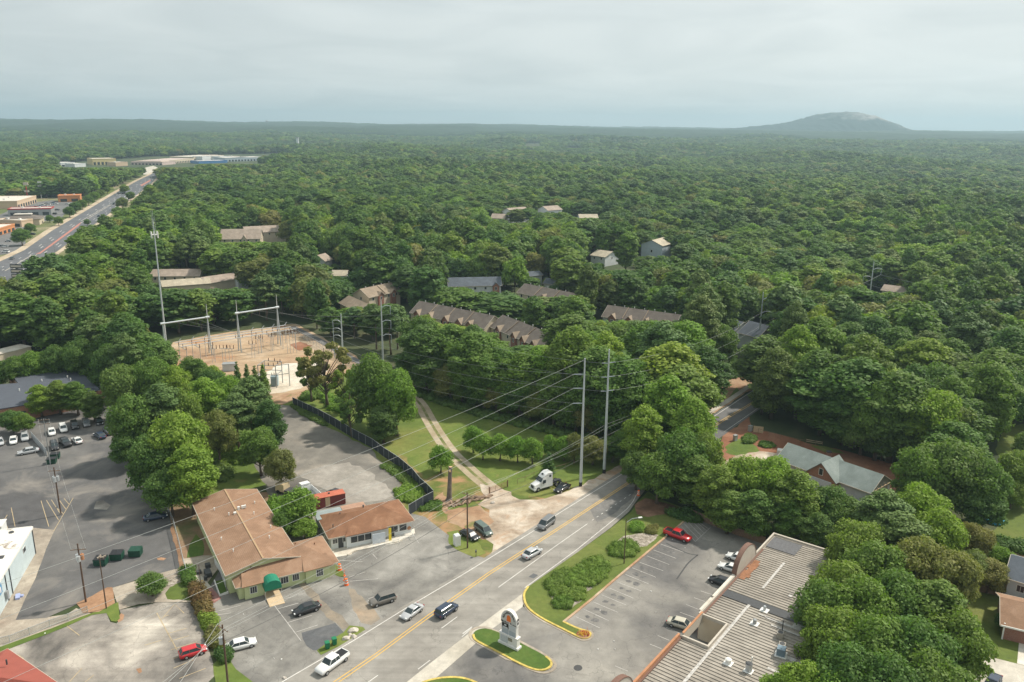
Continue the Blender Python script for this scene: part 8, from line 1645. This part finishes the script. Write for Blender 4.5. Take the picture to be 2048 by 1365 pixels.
for P_, lf, l in ((((830, 792), (960, 834), (1100, 868), (1240, 900), (1240, 890), (1100, 858), (960, 822), (835, 782)), 'dark', 'dark bushes all along the edge of the woods behind the field'),
                  (((430, 850), (500, 850), (545, 885), (500, 905), (440, 890)), 'mid', 'thick bushes between the left tree belt and the storage lot'),
                  (((400, 905), (440, 880), (500, 890), (480, 930), (420, 935)), 'light', 'light green undergrowth behind the green hall, upper patch'), (((395, 940), (430, 930), (470, 945), (450, 965), (400, 970)), 'mid', 'undergrowth behind the green hall, lower patch'),
                  (((640, 790), (690, 800), (700, 830), (660, 820)), 'light', 'bushes along the outer side of the screened fence'), (((1255, 900), (1290, 890), (1300, 930), (1265, 940)), 'mid', 'bushes beside the road below the woods'),
                  (((1340, 1030), (1400, 1022), (1430, 1040), (1380, 1048)), 'dark', 'dark undergrowth behind the back fence of the car park'), (((600, 800), (640, 770), (660, 780), (640, 800)), 'mid', 'weeds between the substation and the screened fence'),
                  (((1935, 1080), (1985, 1085), (1995, 1110), (1945, 1110)), 'mid', 'bushes at the edge of the back garden'), (((1990, 1082), (2048, 1092), (2080, 1105), (2048, 1108), (1995, 1096)), 'dark', 'dark hedge below the right lawn'),
                  (((1450, 735), (1470, 725), (1485, 745), (1465, 760)), 'dark', 'ivy bank beside the far stretch of road')):
    shrubmass('undergrowth', P_, 1.4, lf, l, 2600, .24, 'undergrowth', .05, lob=1.3)
for x, y, l in ((2009, 1262, 'dark round shrub at the corner of the brown roofed house'), (1985, 1180, 'dark shrub behind the brown board fence')): v = G(x, y); plant(v.x, v.y, 3.4, 2.0, 'round', 'dark', l, cat='shrub', name='round_shrub')
v = G(305, 1193); plant(v.x, v.y, 4.3, 2.9, 'round', 'mid', 'round dark green tree alone between the dark lot and stained lot')
# ---------------------------------------------------------------- trees one can tell apart
T = plant_px
v = G(882, 946); plant(v.x, v.y, 7.0, 3.1, 'round', 'orn', 'single round lawn tree above the bare trunk')
for i, (x, y, r_, h_) in enumerate(((947, 906, 2.7, 6.4), (966, 920, 2.7, 6.2), (1000, 922, 2.9, 6.2), (1035, 925, 2.6, 6.2), (1065, 928, 2.7, 6.0), (1100, 915, 1.9, 5.4), (1128, 922, 2.5, 5.8), (1148, 925, 2.2, 7.0))):
    v = G(x, y); plant(v.x, v.y, h_ * 1.12, r_ * 1.12, 'round', 'orn' if i < 7 else 'olive', ['leftmost of the row of round trees across the mown field', 'second from the left in the row of round trees on the field', 'third round tree of the row, widest crown', 'fourth tree of the row of round trees on the field',
        'fifth tree of the row, just left of the lorry cab', 'small slim sixth tree in the row behind the lorry cab', 'seventh tree of the row, left of the thicker power pole', 'olive tree of the row standing just behind the thicker power pole'][i], 'row of round trees across the field')
for i, (x, y, r_, h_, lf) in enumerate(((1185, 930, 4.2, 7.5, 'olive'), (1225, 925, 3.8, 7.0, 'mid'), (1248, 912, 3.4, 7.5, 'light'))): v = G(x, y); plant(v.x, v.y, h_, r_, 'oak', lf, ['olive tree between the two steel poles', 'low tree right of the right steel pole base', 'bright low tree at the road side of the woods'][i])
v = G(1097, 951); plant(v.x, v.y, 6.0, 1.9, 'cedar', 'dark', 'dark ivy covered stump tree right behind the lorry cab', name='ivy_tree')
# trees between the lots, left
L_ = [(380, 722, 11.5, 4.2, 'oak', 'mid', 'round tree covering the front left of the substation'), (425, 742, 11, 3.8, 'tulip', 'light', 'bright tree covering the substation front'), (458, 758, 9.5, 3.4, 'oak', 'mid', 'low tree left of the cedars'), (618, 722, 13, 4.6, 'open', 'mid', 'left half of the airy tree at the substation corner'), (685, 748, 12, 3.6, 'open', 'light', 'light airy tree between the airy tree and the great pair'), (648, 700, 18, 6.8, 'open', 'olive', 'airy spreading tree over the far end of the screened fence'), (745, 722, 19, 6.6, 'oak', 'mid', 'left crown of the two great trees beside the screened fence'), (790, 752, 17, 5.6, 'oak', 'light', 'right crown of the two great trees beside the screened fence'), (700, 790, 12, 3.8, 'open', 'mid', 'small open tree between the airy tree and the great trees'),
      (765, 820, 9.5, 4.2, 'tulip', 'dark', 'ivy clad lower growth at the foot of the great trees'), (500, 768, 16, 5.2, 'pine', 'pine', 'olive pine above the storage lot, left side'), (535, 812, 13, 3.9, 'tulip', 'dark', 'dense dark tree on the left rim of the storage lot'), (470, 800, 14, 4.6, 'pine', 'pine', 'grey green pine left of the dense dark tree'), (515, 865, 11, 4.6, 'oak', 'mid', 'tree standing directly behind the green hall ridge'), (558, 905, 9, 3.6, 'oak', 'olive', 'olive tree at the near corner of the storage lot'),
      (345, 838, 17.5, 6.8, 'oak', 'light', 'huge bright tree at the edge of the dark lot'), (300, 880, 14, 5.4, 'oak', 'mid', 'left lower crown beside the huge bright tree'), (375, 905, 14, 5.0, 'tulip', 'light', 'right lower crown beside the huge bright tree'), (335, 945, 10, 4.8, 'oak', 'mid', 'lowest crown, overhanging the dark sedan'),
      (318, 782, 17, 5.2, 'pine', 'pine', 'yellowish pine behind the huge bright tree'), (260, 800, 16, 5.6, 'oak', 'mid', 'tree at the top right corner of the dark lot'), (252, 868, 9, 3.8, 'oak', 'dark', 'dark tree overhanging the grey pickup'), (240, 742, 15, 5.6, 'oak', 'mid', 'broad tree right of the dark roofed brick building'), (300, 728, 16, 5.8, 'oak', 'mid', 'broad tree in the middle of the left tree belt'), (345, 742, 14, 4.6, 'oak', 'light', 'bright tree at the left rim of the substation'),
      (395, 728, 11, 3.6, 'tulip', 'mid', 'slim tree in front of the left substation frame'), (362, 790, 15, 4.8, 'oak', 'mid', 'mid green tree behind the left storage lot pines'), (420, 745, 11.5, 4.0, 'oak', 'mid', 'tree in front of the substation steel stands'), (405, 770, 15, 4.8, 'tulip', 'light', 'bright ragged tree in the left tree belt'), (450, 762, 12.5, 4.2, 'oak', 'light', 'yellow green tree at the substation front'), (430, 830, 13, 4.4, 'oak', 'olive', 'olive tree above the undergrowth of the green hall'),
      (275, 700, 15, 5.2, 'oak', 'mid', 'tree behind the antenna side of the left belt'), (318, 690, 13, 4.4, 'oak', 'dark', 'dark tree just left of the antenna mast base'), (215, 700, 15, 5.4, 'oak', 'dark', 'dark tree behind the brick building, right'), (160, 690, 14, 5.4, 'oak', 'mid', 'tree just behind the dark metal roof, right half'), (110, 700, 12, 5.0, 'oak', 'mid', 'tree just behind the dark metal roof, left half'), (60, 710, 11, 4.6, 'oak', 'light', 'low light tree above the left end of the dark roof'), (20, 722, 10, 4.6, 'oak', 'mid', 'low tree at the left edge above the dark roof'),
      (75, 778, 8.5, 3.6, 'tulip', 'light', 'first small tree in front of the brick building'), (112, 770, 9, 3.8, 'tulip', 'mid', 'second small tree in front of the brick building'), (148, 772, 9, 3.6, 'tulip', 'mid', 'third small tree in front of the brick building'), (182, 790, 8, 3.2, 'tulip', 'dark', 'rightmost small tree in front of the brick building'), (20, 825, 6, 3.0, 'oak', 'mid', 'low tree below the brick building at the left edge'), (45, 832, 5.5, 2.6, 'oak', 'mid', 'low tree before the parked row, near the left edge'),
      (595, 985, 8.5, 3.9, 'round', 'orn', 'bright dense round tree between the green hall and the container'), (608, 1042, 4.2, 2.6, 'round', 'light', 'small bright bush tree beside the shop annex'), (562, 1030, 5.5, 2.4, 'round', 'mid', 'green shrub tree pressed against the green hall roof'),
      (472, 730, 8.5, 1.7, 'cedar', 'dark', 'left dark cedar at the front of the substation'), (492, 735, 8, 1.9, 'cedar', 'dark', 'middle dark cedar at the front of the substation'), (508, 738, 8, 2.0, 'cedar', 'mid', 'third cedar at the front of the substation'), (524, 736, 8.5, 2.2, 'cedar', 'mid', 'rightmost cedar at the front of the substation')]
for (x, y, h_, r_, kd, lf, lb) in L_: T(x, y - h_ * .7, h_ * 1.12, r_ * 1.06, kd, lf, lb)
# trees at the bend and behind the mall
R_ = [(1340, 757, 21, 6.4, 'tulip', 'light', 'tallest tree at the road bend'), (1388, 800, 19, 5.2, 'tulip', 'light', 'tree on the right shoulder of the road bend group'), (1290, 815, 17, 5.2, 'tulip', 'light', 'tree on the left shoulder of the road bend group'), (1370, 860, 16, 6.0, 'oak', 'mid', 'broad tree in front of the road bend group'), (1275, 905, 9, 3.6, 'oak', 'dark', 'dark low tree hanging over the grey car'), (1320, 905, 12, 5.0, 'oak', 'mid', 'tree whose base stands by the orange barrel'),
      (1412, 862, 15, 4.4, 'oak', 'mid', 'right edge tree of the bend group above the clay yard'), (1395, 915, 12, 5.0, 'tulip', 'mid', 'tree at the far corner of the mall car park'), (1440, 935, 12.5, 4.6, 'tulip', 'mid', 'second tree behind the back fence of the car park'), (1490, 915, 14, 5.2, 'oak', 'light', 'bright tree behind the back fence of the car park'), (1545, 915, 14.5, 5.2, 'oak', 'light', 'bright tree in front of the sage roofed house'), (1595, 945, 13.5, 5.2, 'tulip', 'mid', 'tree directly before the sage roof left end'), (1515, 985, 10, 4.2, 'tulip', 'mid', 'low tree right behind the arcade far corner'), (1460, 985, 9, 4.0, 'tulip', 'mid', 'low tree along the back fence'), (1580, 1000, 9, 3.6, 'tulip', 'mid', 'low tree by the far wall of the arcade'),
      (1668, 975, 11, 4.8, 'oak', 'dark', 'dark feathery tree below the sage roofed house'), (1700, 1000, 10, 4.2, 'oak', 'dark', 'dark tree right of the feathery tree'), (1640, 1030, 8, 3.4, 'tulip', 'dark', 'shaded tree against the arcade corner'), (1775, 985, 14, 4.9, 'pine', 'pine', 'blue green pine beside the unfinished house'), (1850, 972, 13, 5.2, 'oak', 'light', 'yellow green tree right of the pine'), (1885, 1020, 13, 5.0, 'oak', 'light', 'yellow green tree nearer the garden'), (1810, 1030, 14, 5.0, 'pine', 'pine', 'second pine in the mass behind the arcade'), (1720, 1045, 13, 5.2, 'oak', 'mid', 'tree at the top of the mass beside the arcade'), (1760, 1085, 14, 5.4, 'oak', 'mid', 'tree in the upper mass beside the arcade'), (1850, 1080, 14, 5.4, 'oak', 'olive', 'olive topped tree in the mass beside the arcade'), (1915, 1105, 12, 4.4, 'oak', 'olive', 'olive tree on the garden side of the mass'),
      (1690, 1125, 13, 5.0, 'oak', 'mid', 'tree overhanging the arcade roof, upper'), (1660, 1165, 12.5, 4.6, 'oak', 'mid', 'tree overhanging the arcade roof, middle'), (1735, 1165, 14, 5.2, 'oak', 'mid', 'tree in the middle of the mass, left'), (1810, 1150, 14.5, 5.4, 'oak', 'mid', 'tree in the middle of the mass, centre'), (1885, 1170, 14, 5.2, 'tulip', 'mid', 'tree in the middle of the mass, right'), (1675, 1220, 13, 4.8, 'oak', 'mid', 'tree overhanging the lower arcade roof'), (1760, 1235, 14.5, 5.4, 'oak', 'mid', 'tree in the lower mass, centre'), (1845, 1240, 14.5, 5.2, 'oak', 'mid', 'tree in the lower mass, right of centre'), (1925, 1230, 13, 4.8, 'oak', 'mid', 'lowest tree on the garden side'), (1700, 1290, 13.5, 4.6, 'oak', 'mid', 'tree near the bottom edge beside the arcade'),
      (1790, 1310, 14, 5.0, 'oak', 'mid', 'tree at the bottom edge, centre of the mass'), (1875, 1310, 13.5, 5.0, 'oak', 'mid', 'tree at the bottom edge, right part of the mass'), (1610, 1330, 11, 4.2, 'oak', 'light', 'bright tree at the bottom edge over the arcade roof'), (1670, 1345, 11, 4.0, 'oak', 'light', 'second bright tree at the bottom edge'), (1920, 1340, 11, 3.6, 'oak', 'mid', 'drooping tree above the pale driveway'), (1560, 1355, 9, 3.2, 'tulip', 'light', 'small bright tree top peeping over the arcade roof'),
      (1910, 880, 17, 7.2, 'oak', 'mid', 'huge dark crowned oak above the right gardens'), (1850, 900, 15, 5.6, 'oak', 'mid', 'left shoulder of the huge oak'), (1975, 920, 14, 5.6, 'oak', 'mid', 'right shoulder of the huge oak'), (1975, 985, 9, 4.2, 'oak', 'dark', 'dark low tree over the paddling pool'), (1950, 1105, 7, 3.4, 'oak', 'mid', 'small tree by the back garden lawn'), (1985, 1120, 6.5, 3.4, 'oak', 'olive', 'small tree left of the slate roofed house'), (2010, 1098, 5, 2.4, 'round', 'light', 'bright shrub tree above the slate roof'), (1955, 1050, 8, 3.2, 'oak', 'olive', 'olive tree between the two lawns'),
      (1770, 765, 20, 7.0, 'oak', 'mid', 'big rounded pale crown above the clay yard, middle'), (1735, 800, 14.5, 6.0, 'oak', 'mid', 'left part of the big rounded crown above the clay yard'), (1870, 780, 20, 7.0, 'oak', 'light', 'big yellow tinged crown above the clay yard, right'), (1600, 655, 24, 6.5, 'tulip', 'light', 'tallest bright tree right of the far road'), (1555, 700, 20, 6.0, 'tulip', 'mid', 'tall tree right beside the far road'), (1530, 755, 11, 4.4, 'tulip', 'mid', 'tree overhanging the far stretch of road'), (1600, 745, 13.5, 6.0, 'tulip', 'mid', 'tall dense tree behind the plywood board'), (1650, 770, 14, 5.8, 'tulip', 'dark', 'dense dark tree behind the clay yard'), (1690, 832, 8, 4.6, 'oak', 'dark', 'dark low tree at the back of the clay yard'), (1770, 868, 7, 4.6, 'oak', 'dark', 'shaded low tree at the back of the clay yard')]
for (x, y, h_, r_, kd, lf, lb) in R_: T(x, y, h_ * 1.06, r_ * 1.05, kd, lf, lb)

for i in range(19):
    t = i / 18; x = 832 + 412 * t; y = 783 + 108 * t ** .85; v = G(x, y - 3); rg_ = 1 + .25 * math.sin(i * 2.3)
    plant(v.x, v.y, (10.5 if i % 2 else 14) * rg_, 4.6 * rg_, 'oak' if i % 2 else 'tulip', ('mid', 'dark', 'mid', 'olive')[i % 4], ('mid green', 'dark green', 'mid green', 'olive')[i % 4] + ' low branched tree at the edge of the mown field', 'low branched trees along the field edge')
for (x, y, h_, r_) in ((2045, 905, 12, 5.0), (2080, 860, 14, 5.5), (2030, 962, 7, 3.2)): plant_px(x, y, h_, r_, 'oak', 'mid', 'tree at the right edge beside the garden lawns', 'trees at the right edge')
forest_finish()
# parts that are several loose pieces become one object per piece
def split_parts(names):
    for o in list(C.objects):
        if o.type != 'MESH' or o.name.split('.')[0] not in names: continue
        me = o.data; n = len(me.vertices); par = list(range(n))
        def fd(a):
            while par[a] != a: par[a] = par[par[a]]; a = par[a]
            return a
        for e in me.edges: par[fd(e.vertices[0])] = fd(e.vertices[1])
        isl = {}
        for v in me.vertices: isl.setdefault(fd(v.index), []).append(v.index)
        co = [v.co.copy() for v in me.vertices]; G_ = []
        for vs in isl.values():
            lo = Vector([min(co[i][k] for i in vs) - .06 for k in range(3)]); hi = Vector([max(co[i][k] for i in vs) + .06 for k in range(3)]); cur = [set(vs), lo, hi]
            for g in [g for g in G_ if all(g[1][k] < cur[2][k] and g[2][k] > cur[1][k] for k in range(3))]:
                G_.remove(g); cur = [cur[0] | g[0], Vector([min(cur[1][k], g[1][k]) for k in range(3)]), Vector([max(cur[2][k], g[2][k]) for k in range(3)])]
            G_.append(cur)
        if len(G_) < 2 or len(G_) > 40: continue
        for vs, _, _ in G_:
            mp_ = {v: i for i, v in enumerate(sorted(vs))}; fs = [p for p in me.polygons if p.vertices[0] in mp_]; nm = bpy.data.meshes.new(o.name.split('.')[0])
            nm.from_pydata([co[v] for v in sorted(vs)], [], [[mp_[v] for v in p.vertices] for p in fs])
            for m_ in me.materials: nm.materials.append(m_)
            q_ = bpy.data.objects.new(nm.name, nm); C.objects.link(q_); q_.parent = o.parent; q_.matrix_basis = o.matrix_basis.copy()
        for ch in [c_ for c_ in C.objects if c_.parent == o]: ch.parent = o.parent
        C.objects.unlink(o)
split_parts({'roof_vent', 'roof_unit', 'front_bay', 'bay_roof', 'shop_window', 'downpipe', 'antenna_panel', 'coating_patch', 'roof_patch', 'parapet', 'awning_post', 'insulator', 'window', 'coping', 'bushing', 'tenant_panel', 'rail', 'bed_rail'})
# ---------------------------------------------------------------- haze
hz_m = bpy.data.materials.new("haze"); hz_m.use_nodes = True; nt = hz_m.node_tree; nt.nodes.clear()
ou = nt.nodes.new('ShaderNodeOutputMaterial'); pv = nt.nodes.new('ShaderNodeVolumePrincipled'); nt.links.new(pv.outputs[0], ou.inputs['Volume'])
pv.inputs['Color'].default_value = (0.57, 0.78, 0.89, 1); pv.inputs['Density'].default_value = 0.00013; pv.inputs['Anisotropy'].default_value = 0.25
mb = MB(); mb.box((0, 7000, -25), (30000, 18000, 345)); hz = mb.build("haze", hz_m); tag(hz, "thin pale summer haze over the whole landscape", "haze", None, 'stuff')
